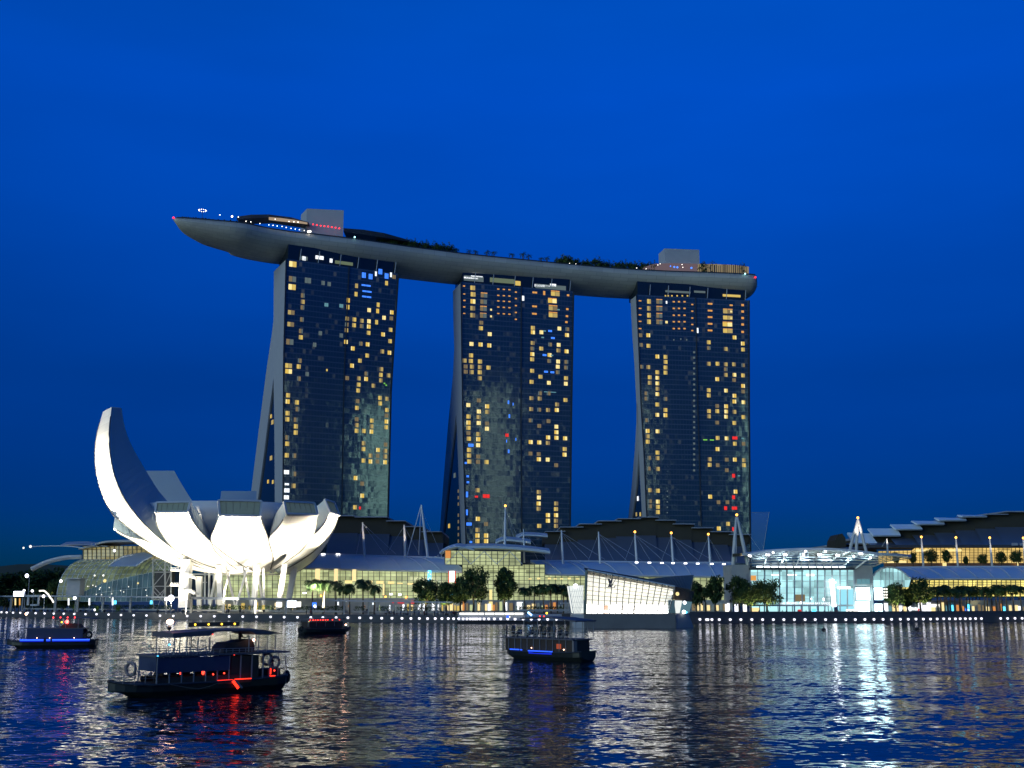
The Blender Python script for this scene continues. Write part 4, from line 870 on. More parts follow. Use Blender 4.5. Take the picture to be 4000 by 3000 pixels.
# ------------------------------------------------------------------ the mall along the shore
random.seed(23)
def z1(u, v): return (.3165 * u, 2050 + .3165 * v)
def z2(u, v): return (1150 + .339 * u, 2000 + .339 * v)
def z3(u, v): return (1600 + .3617 * u, 2000 + .3617 * v)
def z4(u, v): return (2150 + .3617 * u, 2000 + .3617 * v)
def z5(u, v): return (2750 + .3195 * u, 1950 + .3195 * v)
def z6(u, v): return (3300 + .3195 * u, 1950 + .3195 * v)
LW = lambda x: 452 - (x - 1170) * .062                       # the left wing stands further back
DA = lambda x: 398 + (x - 1170) * .012                      # depth of the arcade's front glass
def vault_grid(x0, x1, ya, yb, n, bulge, d_of, rows=8, back=0.0, y_of=None):
    """curved wall between picture rows; bulges toward the bay in the middle"""
    g = []
    for i in range(n + 1):
        x = lerp(x0, x1, i / n); col = []
        for j in range(rows + 1):
            t = j / rows; y = lerp(yb(x) if callable(yb) else yb, ya(x) if callable(ya) else ya, t)
            col.append(at(x, y, d_of(x) + back * t - bulge * math.sin(math.pi * min(1, t * .9 + .1)) ))
        g.append(col)
    return g
def grid_mullions(g, mb, r=.14, every_i=1, every_j=1, off=.12):
    for i in range(0, len(g), every_i):
        for a, b_ in zip(g[i], g[i][1:]): mb.bar(a - Vector((0, off, 0)), b_ - Vector((0, off, 0)), r * 1.6, r * 1.6, up=(0, 1, 0))
    for j in range(0, len(g[0]), every_j):
        for i in range(len(g) - 1): mb.bar(g[i][j] - Vector((0, off, 0)), g[i + 1][j] - Vector((0, off, 0)), r, r, up=(0, 1, 0))
def roof_wing(name, label, ridge, eave, x_ribs, wall_y, wall_x, glass, d_of=DA, depth=14, nx=24, ncol=30, rows=8, overhang=2.5, lean=0):
    p0 = at(*eave[0], d_of(eave[0][0]))
    t = thing(name, (p0.x, p0.y, ZP), label, "arcade", "wings of the shopping arcade")
    er = [Vector((*q, 0)) for q in eave]; rr = [Vector((*q, 0)) for q in ridge]
    E = resample([at(q.x, q.y, d_of(q.x) - overhang) for q in er], nx); Rg = resample([at(q.x, q.y, d_of(q.x) + depth) for q in rr], nx)
    loops = []
    for e, r in zip(E, Rg):
        c = []
        for k in range(8):
            s = k / 7; p = e.lerp(r, s); p.z += 1.6 * math.sin(math.pi * s) * .5 + (0); c.append(p)
        c2_ = [p - Vector((0, -.2, .7)) for p in c[::-1]]; loops.append(c + c2_)
    mb = MB(); mb.loft(loops); ro = mb.build("roof", M['roof'], t, smooth=False)
    mb = MB()                                                           # cable lit ribs over the roof
    for xe in x_ribs:
        i = min(range(nx), key=lambda k: abs(E[k].x - at(xe, er[0].y, E[k].y).x))
        i2 = max(0, i - max(1, round(nx * 42 / max(60, abs(eave[-1][0] - eave[0][0])))))
        e, r = E[i], Rg[i2]; pts = []
        for k in range(8):
            s = k / 7; p = e.lerp(r, s); p.z += .8 * math.sin(math.pi * s) + .18; pts.append(p)
        mb.tube(pts, .17, 5)
    mb.build("rib", M['steel'], ro)
    mb = MB(); mb.tube([p + Vector((0, 0, .2)) for p in Rg], .3, 6); mb.build("ridge_rail", M['steel'], ro)
    mb = MB(); mb.tube([p - Vector((0, .1, .2)) for p in E], .22, 6); mb.build("gutter", M['steel'], ro)
    if glass:
        g = vault_grid(wall_x[0], wall_x[1], wall_y[0], wall_y[1], ncol, 2.2, d_of, rows)
        mb = MB(); glass_uv(mb, g); mb.build("glass_wall", M[glass], t)
        mb = MB(); grid_mullions(g, mb); mb.build("mullion_grid", M['mull'], t)
    return t
left_wing = roof_wing("arcade_wing", "left arcade wing with ribbed steel blue roof beside the lotus museum", [(1180, 2166), (1300, 2166), (1420, 2171), (1700, 2179), (1742, 2181)], [(1130, 2216), (1310, 2221), (1600, 2226), (1818, 2231)],
    [1317, 1452, 1577, 1660, 1738, 1815], (2224, 2340), (845, 1812), 'gl_y', d_of=lambda x: LW(x), ncol=44)
right_wing = roof_wing("arcade_wing", "long arcade wing with ribbed steel blue roof behind the crystal pavilion", [(2072, 2192), (2300, 2194), (2600, 2199), (2857, 2199)], [(2128, 2240), (2280, 2243), (2600, 2247), (2857, 2251)],
    [2205, 2280, 2336, 2425, 2497, 2568, 2640, 2710, 2785, 2852], (2243, 2345), (2120, 2858), 'gl_y')
far_wing = roof_wing("arcade_wing", "right arcade wing with amber lit glass below its steel blue roof", [(3500, 2219), (3700, 2216), (4060, 2215)], [(3556, 2257), (3700, 2258), (4060, 2258)],
    [3620, 3688, 3756, 3824, 3892, 3958, 4020], (2257, 2330), (3500, 4060), 'gl_yb', d_of=lambda x: 392)
def shopfront(t, x0, x1, y0, y1, d, items):
    q = MB(); pbox(q, x0, y0, x1, y1, d(x0) if callable(d) else d, 6, d1=d(x1) if callable(d) else d); q.build("shop_base", M['conc'], t)
    for (a, c, e, f, k) in items:
        m_ = MB(); pbox(m_, a, c, e, f, (d((a + e) / 2) - 1.6 if callable(d) else d - .35), .3); m_.build("shop_window", M[k], t)
def rand_shops(x0, x1, y0, y1, kinds, wmin=8, wmax=22, gap=3):
    o = []; x = x0
    while x < x1 - wmin:
        ww = random.uniform(wmin, wmax); hh = random.uniform(.55, 1); o.append((x, lerp(y1, y0, hh), min(x + ww, x1), y1 - 1, random.choice(kinds))); x += ww + gap * random.uniform(.6, 2.2)
    return o
shopfront(left_wing, 845, 1815, 2336, 2390, lambda x: LW(x) - 3, rand_shops(850, 1120, 2352, 2384, ['shopy', 'shopy', 'warm', 'gl_y'], 7, 18, 9) + rand_shops(1130, 1500, 2350, 2386, ['shopy', 'shopo', 'shopy', 'warmd', 'gl_y'], 7, 16, 4) + rand_shops(1505, 1812, 2352, 2386, ['shopy', 'warmd', 'shopw', 'greyw', 'warm'], 5, 12, 5)
    + [(1318, 2351, 1344, 2364, 'shopw'), (1348, 2352, 1362, 2364, 'shopw'), (1350, 2346, 1376, 2350, 'shopw'), (1454, 2354, 1478, 2362, 'shopw'), (1532, 2351, 1546, 2356, 'redw'), (1553, 2350, 1600, 2357, 'redw'), (1605, 2347, 1627, 2358, 'redw'), (1360, 2362, 1378, 2372, 'shopo'), (1424, 2364, 1440, 2374, 'shopo')])
for x in (1192, 1228, 1273, 1310, 1370):   # lit white columns and high shop lights inside the left wing's glass
    pass
def glow_boxes(t, lst, d, name, k):
    for (a, c, e, f) in lst:
        m_ = MB(); pbox(m_, a, c, e, f, d((a + e) / 2) if callable(d) else d, .3); m_.build(name, M[k], t)
glow_boxes(left_wing, [(1231, 2222, 1249, 2275), (1305, 2222, 1319, 2270), (1376, 2224, 1390, 2270), (1495, 2280, 1501, 2325)], (lambda x: LW(x) - 4.4), "lit_column", 'shopy')
glow_boxes(left_wing, [(1347, 2267, 1376, 2279), (1430, 2268, 1455, 2278), (1470, 2269, 1498, 2280), (1515, 2271, 1540, 2281), (1552, 2276, 1573, 2281), (1592, 2277, 1617, 2284)], (lambda x: LW(x) - 4.6), "lit_shop_sign", 'warmb')
glow_boxes(left_wing, [(1183, 2314, 1196, 2319), (1521, 2318, 1533, 2324), (1556, 2319, 1567, 2326)], (lambda x: LW(x) - 4.8), "downlight", 'whiteb')
glow_boxes(left_wing, [(1503, 2328, 1509, 2334), (1583, 2329, 1590, 2336), (1251, 2324, 1257, 2330)], (lambda x: LW(x) - 4.8), "wall_lamp", 'orangeb')
for nm, lab, rect, k in [("lit_banner", "tall cyan lit banner on the left arcade's glass", (1671, 2228, 1684, 2278), 'cyanb'), ("lit_banner", "tall red and white lit banner on the left arcade's glass", (1755, 2230, 1776, 2274), 'whites'), ("lit_banner", "sparkling cyan screen under the red and white banner", (1757, 2292, 1779, 2330), 'cyanb')]:
    p = at((rect[0] + rect[2]) / 2, rect[3], LW((rect[0] + rect[2]) / 2) - 5.6); o = thing(nm, p, lab, "banner", "lit banners on the arcade")
    m_ = MB(); pbox(m_, *rect, LW((rect[0] + rect[2]) / 2) - 5.6, .3); m_.build("banner_face", M[k], o)
    if 'red' in lab and 'under' not in lab:
        m_ = MB(); pbox(m_, rect[2] + 1, rect[1], rect[2] + 4, rect[3] + 6, LW((rect[0] + rect[2]) / 2) - 5.6, .3); pbox(m_, rect[0] - 4, rect[1], rect[0] - 1, rect[3] + 8, LW((rect[0] + rect[2]) / 2) - 5.6, .3); m_.build("banner_border", M['redw'], o)
    else:
        m_ = MB()
        for k in range(5): x = random.uniform(rect[0], rect[2] - 4); y = random.uniform(rect[1], rect[3] - 5); pbox(m_, x, y, x + 4, y + 5, LW((rect[0] + rect[2]) / 2) - 5.9, .2)
        m_.build("banner_motif", M['shopw'], o)
# middle glazed entrance pavilion and the bare glass vault below it
p0 = at(1890, 2205, 404)
mid_p = thing("entrance_pavilion", (p0.x, p0.y, ZP), "yellow lit glass pavilion with curved wing roof between the two arcade wings", "pavilion")
g = vault_grid(1738, 2035, lambda x: 2150 + (x - 1738) * .015, lambda x: 2205 + (x - 1738) * .014, 13, 0, lambda x: 404, 4)
mb = MB(); glass_uv(mb, g); mb.build("glass_wall", M['gl_y'], mid_p); mb = MB(); grid_mullions(g, mb, .16); mb.build("mullion_grid", M['mull'], mid_p)
mb = MB()
for x in range(1740, 2030, 50): mb.bar(at(x, 2153, 403), at(x + 50, 2203, 403), .2, .2, up=(0, 1, 0)) if (x // 50) % 2 else mb.bar(at(x + 50, 2155, 403), at(x, 2203, 403), .2, .2, up=(0, 1, 0))
mb.build("brace", M['steel'], mid_p)
glow_boxes(mid_p, [(1740, 2151, 1760, 2180)], 403.4, "pink_screen", 'shopo')
def wing(pts_top, d, th_px, deep, name, t, m):
    A = [at(x, y, d) for x, y in pts_top]; q = MB()
    q.loft([[a, a + Vector((0, 0, -th_px * d / F)), a + Vector((0, deep, -th_px * d / F)), a + Vector((0, deep, 1.5))] for a in smooth_poly(A, 14)]); return q.build(name, m, t)
wing([(1716, 2158), (1748, 2142), (1790, 2133), (1852, 2146)], 401, 4, 12, "roof_wing", mid_p, M['roof'])
wing([(1790, 2136), (1880, 2132), (1980, 2135), (2080, 2143), (2149, 2152)], 402, 9, 14, "roof_wing", mid_p, M['roof'])
wing([(1935, 2118), (1965, 2106), (2010, 2108), (2073, 2116)], 430, 7, 10, "roof_wing", mid_p, M['roof']); wing([(2015, 2100), (2045, 2088), (2090, 2089), (2140, 2093)], 440, 5, 10, "roof_wing", mid_p, M['roof'])
mb = MB(); pbox(mb, 2034, 2160, 2042, 2210, 403, 2); mb.build("end_post", M['dark'], mid_p)
mb = MB(); [mb.bar(at(1672 + k * 13, 2181 - k * 4.5, 404), at(1672 + k * 13, 2182, 404), .2, .2, up=(0, 1, 0)) for k in range(1, 6)]; mb.build("side_mullion", M['steel'], mid_p)
g = vault_grid(1806, 2128, lambda x: 2205, lambda x: 2345, 16, 5.0, lambda x: 405, 9, back=6)
mb = MB(); glass_uv(mb, g); mb.build("glass_vault", M['gl_y'], mid_p); mb = MB(); grid_mullions(g, mb, .15); mb.build("vault_grid", M['mull'], mid_p)
shopfront(mid_p, 1806, 2240, 2344, 2392, 400, rand_shops(1806, 2235, 2350, 2386, ['shopy', 'shopw', 'shopo', 'warmd', 'gl_y', 'greyw'], 6, 14, 4) + [(1912, 2304, 1922, 2342, 'warmb'), (2019, 2352, 2042, 2382, 'shopw'), (1910, 2350, 1924, 2384, 'warmb')])
shopfront(right_wing, 2240, 2862, 2344, 2392, 404, rand_shops(2660, 2850, 2350, 2386, ['shopy', 'shopw', 'warmd', 'greyw'], 6, 14, 4))
glow_boxes(right_wing, [(x, 2256 + random.random() * 4, x + 12, 2263) for x in (2065, 2098, 2140, 2163, 2188, 2218, 2250)], 398, "ceiling_light", 'warmb')
for x in (2487, 2537, 2586, 2629, 2678, 2726, 2781, 2828): glow_boxes(right_wing, [(x - 6, interp(x, [(2487, 2194.5), (2828, 2201)]), x + 6, interp(x, [(2487, 2199.5), (2828, 2206)]))], 401, "roof_floodlight", 'whiteb')
for x in (1262, 1320): glow_boxes(left_wing, [(x - 7, 2162, x + 7, 2167)], LW(x) + 13, "roof_floodlight", 'whiteb')
# ------------------------------------------------------------------ dark stepped roofs of the halls behind
def steps(name, label, slabs, foot, d, group="dark stepped roofs of the halls behind the arcade", deep=60):
    p = at(slabs[0][0], foot, d); t = thing(name, (p.x, p.y, ZP), label, "hall", group)
    for (x0, x1, y, face) in slabs:
        q = MB(); a, b_ = at(x0, y, d), at(x1, y, d); a.z = b_.z = (a.z + b_.z) / 2; th = face * d / F
        q.loft([[a, a + Vector((0, 0, -th)), a + Vector((0, deep, -th)), a + Vector((0, deep, .6)), a + Vector((0, deep * .5, .5))], [b_, b_ + Vector((0, 0, -th)), b_ + Vector((0, deep, -th)), b_ + Vector((0, deep, .6)), b_ + Vector((0, deep * .5, .5))]])
        ro = q.build("roof_slab", M['ledge'], t)
        q = MB(); f = at(x0, foot, d - 24); f2 = at(x1, foot, d - 24); k0, k1 = a + Vector((0, 3, -th)), b_ + Vector((0, 3, -th)); m0, m1 = k0 * .62 + f * .38 , k1 * .62 + f2 * .38
        m0.y = k0.y - 1; m1.y = k1.y - 1
        q.quad(k0, k1, m1, m0, 0); q.quad(m0, m1, f2, f, 1); q.prism([k0, k1, k1 + Vector((0, deep - 4, 0)), k0 + Vector((0, deep - 4, 0))], (0, 0, -4))
        q.build("roof_slope", [M['droof'], M['slope']], t)
    return t
M['shell'] = mat("roof_shell", (.80, .86, .86), .5); M['slope'] = mat("slope_metal", (.11, .125, .15), .35, var=.12, vscale=.06)
steps("theatre_hall", "dark stepped roof hall below the left hotel tower", [(1270, 1384, 2012, 4), (1384, 1512, 2017, 4), (1508, 1582, 2033, 3), (1578, 1650, 2055, 3), (1646, 1726, 2075, 3)], 2182, 510)
steps("convention_hall", "broad dark stepped roof hall between the middle and right hotel towers", [(2130, 2208, 2074, 3), (2188, 2280, 2057, 3), (2262, 2352, 2045, 3), (2336, 2428, 2033, 3), (2414, 2504, 2024, 3), (2498, 2574, 2018, 3), (2562, 2643, 2030, 3), (2630, 2715, 2045, 3), (2704, 2788, 2060, 3), (2776, 2860, 2075, 3), (2850, 2935, 2086, 3)], 2200, 520)
rt = steps("exhibition_hall", "huge dark stepped roof hall rising at the far right", [(3300, 3432, 2123, 3), (3418, 3520, 2092, 3), (3512, 3606, 2067, 3), (3600, 3692, 2047, 3), (3686, 3778, 2032, 3), (3770, 3858, 2017, 3), (3850, 3940, 2007, 3), (3930, 4100, 1996, 4)], 2143, 470)
for (P) in ([(3390, 2064), (3505, 2064), (3519, 2091), (3412, 2091)], [(3478, 2048), (3590, 2048), (3604, 2066), (3500, 2066)], [(3560, 2034), (3688, 2036), (3690, 2046), (3585, 2046)], [(3650, 2021), (3772, 2024), (3776, 2031), (3670, 2031)], [(3310, 2080), (3400, 2084), (3428, 2122), (3330, 2120)], [(3740, 2011), (3852, 2012), (3856, 2016), (3760, 2016)]):
    q = MB(); A = [at(x, y, 468) for x, y in P]; A[0] = at(*P[0], 474); A[1] = at(*P[1], 474); q.prism([A[3], A[2], A[1], A[0]], (0, .8, -.5)); q.build("roof_shell", M['shell'], rt)
q = MB(); A = [at(x, y, 466) for x, y in [(3260, 2150), (3263, 2110), (3275, 2088), (3290, 2084), (3302, 2100), (3308, 2150)]]; q.prism(A, (0, 12, 0)); q.build("end_dome", M['droof'], rt)
# terrace building on the right
p = at(3700, 2215, 425); ter = thing("terrace_building", (p.x, p.y, ZP), "amber lit terrace building with a grid of windows above the right arcade", "building")
g = vault_grid(3430, 4080, lambda x: 2138 if x > 3560 else 2150 - (x - 3560) * .02, lambda x: 2200, 40, 0, lambda x: 432, 6); mb = MB(); glass_uv(mb, g); mb.build("glass_wall", M['gl_o'], ter)
mb = MB(); grid_mullions(g, mb, .12); mb.build("mullion_grid", mat("bronze_mullion", (.14, .10, .05), .5), ter)
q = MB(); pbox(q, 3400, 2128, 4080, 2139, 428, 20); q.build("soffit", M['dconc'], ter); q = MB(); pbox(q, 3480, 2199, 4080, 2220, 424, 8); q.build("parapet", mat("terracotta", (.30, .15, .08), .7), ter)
glow_boxes(ter, [(3578, 2146, 3600, 2155), (3606, 2146, 3637, 2154), (3466, 2191, 3540, 2199), (3700, 2145, 3756, 2154)], 431, "bright_window", 'warmb')
glow_boxes(ter, [(3683, 2199, 3699, 2214), (3960, 2190, 3985, 2198), (3972, 2196, 3978, 2216)], 423, "planter_lamp", 'warmb')
glow_boxes(ter, [(3952, 2121, 3977, 2131), (3984, 2121, 4000, 2131)], 427, "vent_panel", 'ledge')
for x, y, ww in [(3568, 2158, 36), (3640, 2148, 46), (3700, 2148, 40), (3775, 2172, 26), (3840, 2165, 42), (3912, 2154, 44), (3972, 2153, 40), (3502, 2157, 34)]:
    gpt = at(x, 2216, 418); gpt.z = at(x, 2219, 418).z; tp = at(x, y, 418); s = (tp.z - gpt.z) / 10.3
    place(random.choice(TB), gpt, (s * .9, s * .9, s), "layered terrace tree in front of the amber lit terrace wall", "trees on the right terrace")
# ------------------------------------------------------------------ event hall
p = at(3130, 2390, 366); eh = thing("event_hall", (p.x, p.y, ZP), "cyan lit glass event hall under a sweeping louvred canopy", "hall")
EDp = 366
g = vault_grid(2930, 3337, 2226, 2362, 14, 0, lambda x: EDp, 6); mb = MB(); glass_uv(mb, g); mb.build("glass_wall", M['gl_c'], eh)
mb = MB(); grid_mullions(g, mb, .12, 1, 1); [mb.bar(at(x, 2226, EDp - .7), at(x, 2398, EDp - .7), .35, .5, up=(0, 1, 0)) for x in (2930, 2986, 3045, 3073, 3103, 3133, 3164, 3193, 3222, 3250, 3281, 3310, 3336)]; mb.build("mullion_grid", M['wmull'], eh)
q = MB(); pbox(q, 2930, 2362, 3337, 2367, EDp - 1, 1); q.build("transom", M['wmull'], eh)
glow_boxes(eh, [(x, 2368, x + w_, 2397) for x, w_ in ((2932, 34), (2970, 24), (2998, 40), (3042, 52), (3098, 30), (3132, 26), (3162, 34), (3200, 34), (3238, 20))], EDp + .3, "lobby_window", 'gl_c')
glow_boxes(eh, [(2932, 2374, 2966, 2396)], EDp - .2, "shop_window", 'shopy'); glow_boxes(eh, [(3118, 2381, 3132, 2391)], EDp - .3, "red_sign", 'redw'); glow_boxes(eh, [(3172, 2378, 3188, 2390)], EDp - .3, "blue_sign", 'cyanb')
glow_boxes(eh, [(2932, 2248, 2954, 2268)], EDp - .3, "amber_window", 'orange'); glow_boxes(eh, [(3014, 2243, 3042, 2248), (3076, 2243, 3113, 2248), (3150, 2242, 3181, 2250)], EDp - .4, "light_bar", 'whites'); glow_boxes(eh, [(3105, 2322, 3145, 2350)], EDp - .2, "warm_shop", 'warmd')
glow_boxes(eh, [(3165, 2336, 3171, 2342), (3216, 2336, 3223, 2347), (3128, 2350, 3135, 2356), (3074, 2352, 3080, 2358), (3262, 2272, 3266, 2278)], EDp - .5, "spot_lamp", 'whiteb')
q = MB(); q.loft([[at(3239, 2263, 364), at(3258, 2263, 364), at(3258, 2263, 365), at(3239, 2263, 365)], [at(3252, 2370, 364), at(3266, 2370, 364), at(3266, 2370, 365), at(3252, 2370, 365)]]); q.build("light_column", lamp_mat("blown_white", (.85, .93, 1), 7), eh)
glow_boxes(eh, [(3272, 2291, 3323, 2301), (3306, 2380, 3354, 2394)], 363.5, "led_screen", 'whites')
glow_boxes(eh, [(3274, 2368, 3338, 2397), (3272, 2303, 3336, 2362)], EDp - .4, "bright_lobby", 'cyanl') if 'cyanl' in M else None
q = MB(); pbox(q, 2858, 2206, 2930, 2350, EDp - 1, 14); pbox(q, 2858, 2350, 2930, 2356, EDp - 1.5, 14); q.build("pier", M['conc'], eh)
q = MB(); pbox(q, 3338, 2208, 3410, 2290, EDp - 1, 14); pbox(q, 3338, 2290, 3342, 2398, EDp - 1, 5); pbox(q, 3404, 2290, 3411, 2398, EDp - 1, 5); q.build("pier", M['conc'], eh)
glow_boxes(eh, [(2893, 2240, 2917, 2262)], EDp - 1.4, "pier_panel", 'conc'); glow_boxes(eh, [(3349, 2262, 3365, 2281), (3367, 2262, 3382, 2281), (3384, 2262, 3398, 2281)], EDp - 1.4, "pier_window", 'tealw')
glow_boxes(eh, [(3345, 2295, 3398, 2344), (3345, 2350, 3397, 2397), (3416, 2296, 3448, 2343), (3418, 2359, 3447, 2397)], EDp - 2, "led_screen", 'screen')
glow_boxes(eh, [(3452 + a, 2298 + b_, 3458 + a, 2304 + b_) for a in (0, 9) for b_ in (0, 11, 22, 33)], EDp - 2, "led_dot", 'whites')
for x0, k in ((2833, 'whites'), (2870, 'shopw'), (2903, 'whites')): glow_boxes(eh, [(x0, 2360, x0 + 14, 2394)], EDp - 2, "light_lantern", k)
# canopy: a swept louvred shell on white ribs
top = smooth_poly([at(*z5(560, 690), EDp - 8), at(*z5(800, 650), EDp - 9), at(*z5(1100, 628), EDp - 10), at(*z5(1500, 622), EDp - 10), at(*z5(1800, 640), EDp - 9), at(*z5(2150, 682), EDp - 8), at(*z6(700, 695), EDp - 5), at(*z6(815, 716), EDp - 2)], 40)
bot = smooth_poly([at(*z5(560, 835), EDp + 2), at(*z5(800, 838), EDp + 1), at(*z5(1100, 840), EDp), at(*z5(1500, 842), EDp), at(*z5(1800, 838), EDp), at(*z5(2060, 830), EDp + 4), at(*z6(500, 770), EDp + 8), at(*z6(812, 724), EDp + 4)], 40)
mb = MB(); rows = []
for k in range(9):
    s = k / 8; rows.append([b_.lerp(t_, s) + Vector((0, 0, 1.2 * math.sin(math.pi * s))) for b_, t_ in zip(bot, top)])
for k in range(8):
    for i in range(39): mb.quad(rows[k][i], rows[k][i + 1], rows[k][i + 1].lerp(rows[k + 1][i + 1], .62), rows[k][i].lerp(rows[k + 1][i], .62))
ca = mb.build("louvre_canopy", M['louv'] if 'louv' in M else M['roof'], eh)
mb = MB(); loops = [[t_, t_ + Vector((0, 12, .4)), t_ + Vector((0, 12, 1.2)), t_ + Vector((0, 0, .7))] for t_ in top]; mb.loft(loops); mb.build("canopy_edge", M['roof'], ca)
mb = MB()
for (a, b_) in [((540, 810), (555, 690)), ((740, 800), (795, 655)), ((935, 795), (1038, 635)), ((1130, 795), (1245, 630)), ((1345, 760), (1495, 628)), ((1540, 775), (1745, 635)), ((1700, 815), (1925, 655)), ((1855, 845), (2120, 683))]:
    A, B = at(*z5(*a), EDp - 1.5), at(*z5(*b_), EDp - 11); mb.tube(smooth_poly([A, A.lerp(B, .5) + Vector((0, -.5, .6)), B], 7), .22, 6)
A, B = at(*z6(150, 835), EDp - 1.5), at(*z6(410, 690), EDp - 11); mb.tube([A, A.lerp(B, .5) + Vector((0, -.5, .8)), B], .22, 6)
mb.build("canopy_rib", M['steel'], ca)
for (u, v) in [(552, 690), (570, 695), (765, 680), (793, 682), (980, 678), (1005, 680), (1240, 636), (1218, 676), (1400, 677), (1428, 677), (1484, 640), (1620, 683), (1645, 686), (1830, 700), (1905, 665), (1930, 667), (2035, 715), (845, 655)]:
    m_ = MB(); m_.ball(at(*z5(u, v), EDp - 12), .36, 6, 4); m_.build("canopy_lamp", M['whiteb'], ca)
for k in range(12): x = 2956 + k * 29.5; glow_boxes(eh, [(x, 2211 + k * .25, x + 22, 2216 + k * .25)], EDp - 1.4, "fascia_light", 'fasc')
mb = MB()
for k, (u, vt) in enumerate([(722, 795), (818, 780), (908, 762), (1003, 748), (1100, 748), (1190, 745), (1285, 752), (1378, 755), (1468, 765), (1560, 782)]):
    mb.bar(at(*z5(u, 835), EDp - 1.2), at(*z5(u, vt), EDp - 1.2), .35, .35, up=(0, 1, 0))
    if k in (3,): mb.bar(at(*z5(1003, 750), EDp - 1.2), at(*z5(1100, 750), EDp - 1.2), .22, .22)
    if k >= 6: mb.bar(at(*z5(u - 40, vt), EDp - 1.2), at(*z5(u + 42, vt), EDp - 1.2), .22, .22)
for x in (2975, 3060, 3145, 3230, 3315, 3400):
    ld = bpy.data.lights.new("canopy_uplight", 'SPOT'); ld.energy = 1500; ld.color = (.75, .97, 1); ld.spot_size = R(120); ld.spot_blend = .8; ld.shadow_soft_size = .3; lo = bpy.data.objects.new("canopy_uplight", ld); C.objects.link(lo); lo.parent = eh
    lo.location = at(x, 2215, EDp - 3.5) - org(eh); lo.rotation_euler = Vector((0, -.25, 1)).to_track_quat('-Z', 'Y').to_euler()
mb.build("truss_post", M['tpost'] if 'tpost' in M else M['white'], eh)
q = MB(); pbox(q, 2928, 2217, 3338, 2226, EDp - 2, 5); q.build("fascia", M['dconc'], eh)
# glass vault end
ar = [z6(*q) for q in [(350, 1075), (350, 940), (380, 890), (440, 850), (510, 832), (580, 832), (650, 850), (710, 885), (760, 930), (810, 970), (780, 1075)]]
q = MB(); A = [at(x, y, EDp + 3) for x, y in ar]; ctr = sum(A, Vector()) / len(A)
q.poly(A); q.uv[len(q.f) - 1] = [(p_.x - A[0].x, p_.z) for p_ in A]; q.build("vault_glass", M['gl_c'], eh)
q = MB(); q.tube(A[1:10], .35, 6); q.build("vault_arch", M['steel'], eh)
q = MB(); [q.bar(at(*z6(u, v), EDp + 2.6), at(*z6(u, 1070), EDp + 2.6), .18, .18, up=(0, 1, 0)) for u, v in ((440, 855), (500, 838), (545, 835), (590, 838), (650, 855), (700, 885))]; q.build("vault_mullion", M['wmull'], eh)
def text(body, p, size, m, parent, name, rz=0, ext=.06, shear=0, align='CENTER'):
    cu = bpy.data.curves.new(name, 'FONT'); cu.body = body; cu.size = size; cu.extrude = ext; cu.align_x = align; cu.resolution_u = 3; cu.materials.append(m)
    o = bpy.data.objects.new(name, cu); C.objects.link(o); o.parent = parent; o.location = Vector(p) - org(parent); o.rotation_euler = (R(90), 0, rz); return o
tx = text("THE SHOPPES AT MARINA BAY SANDS", at(3145, 2361, EDp - 1.3), .98, M['shopw'], eh, "sign_lettering"); tx.data.space_character = 1.02
ww = (at(3243, 2361, EDp) - at(3047, 2361, EDp)).x
bpy.context.view_layer.update(); kx = ww / max(.1, tx.dimensions.x)
dg = bpy.context.evaluated_depsgraph_get(); me = bpy.data.meshes.new_from_object(tx.evaluated_get(dg)); me.name = "sign_lettering"; tm = bpy.data.objects.new("sign_lettering", me); C.objects.link(tm); tm.parent = eh; tm.location = tx.location; tm.rotation_euler = tx.rotation_euler; tm.scale = (kx, 1, 1); bpy.data.objects.remove(tx)
# right shops under the palms
shopfront(far_wing, 3452, 4080, 2345, 2396, 388, rand_shops(3455, 3700, 2352, 2394, ['shopw', 'shopy', 'greyw', 'shopw', 'tealw'], 6, 16, 3) + rand_shops(3715, 4070, 2358, 2392, ['shopy', 'shopo', 'warmd', 'greyw', 'cyanb'], 5, 12, 8)
    + [(3627, 2360, 3670, 2372, 'whites'), (3772, 2377, 3790, 2388, 'bluew'), (3776, 2379, 3786, 2386, 'whites'), (3916, 2370, 3928, 2390, 'cyanb'), (3977, 2368, 3990, 2384, 'shopw'), (3586, 2378, 3598, 2396, 'redw'), (3540, 2372, 3585, 2384, 'shopw')])
# white screens right of the museum
for i, (r_, k) in enumerate([((1078, 2352, 1101, 2372), 'whites'), ((1118, 2347, 1157, 2372), 'screen2'), ((1160, 2350, 1175, 2371), 'whites'), ((1219, 2353, 1236, 2376), 'bluew')]):
    p = at((r_[0] + r_[2]) / 2, r_[3], 380); o = thing("display_screen", (p.x, p.y, p.z), ["small square white screen under the museum's slanted column", "largest blown out white screen right of the lotus museum", "narrow white screen right of the largest screen", "blue screen with a white spot in front of the left arcade"][i], "screen", "lit screens on the promenade")
    if k == 'screen2': M.setdefault('screen2', lamp_mat("white_screen", (.75, .85, 1), 5))
    m_ = MB(); pbox(m_, *r_, 380, .3); m_.build("display", M[k], o)
    m_ = MB(); pbox(m_, r_[0] - 1.5, r_[1] - 1.5, r_[2] + 1.5, r_[3] + 1.5, 380.35, .5); pbox(m_, (r_[0] + r_[2]) / 2 - 1, r_[3], (r_[0] + r_[2]) / 2 + 1, 2388, 380.4, .3); m_.build("casing", M['dark'], o)
    if i == 3: m_ = MB(); m_.ball(at(1230, 2369, 379.7), .5, 8, 6); m_.build("spot", M['whiteb'], o)
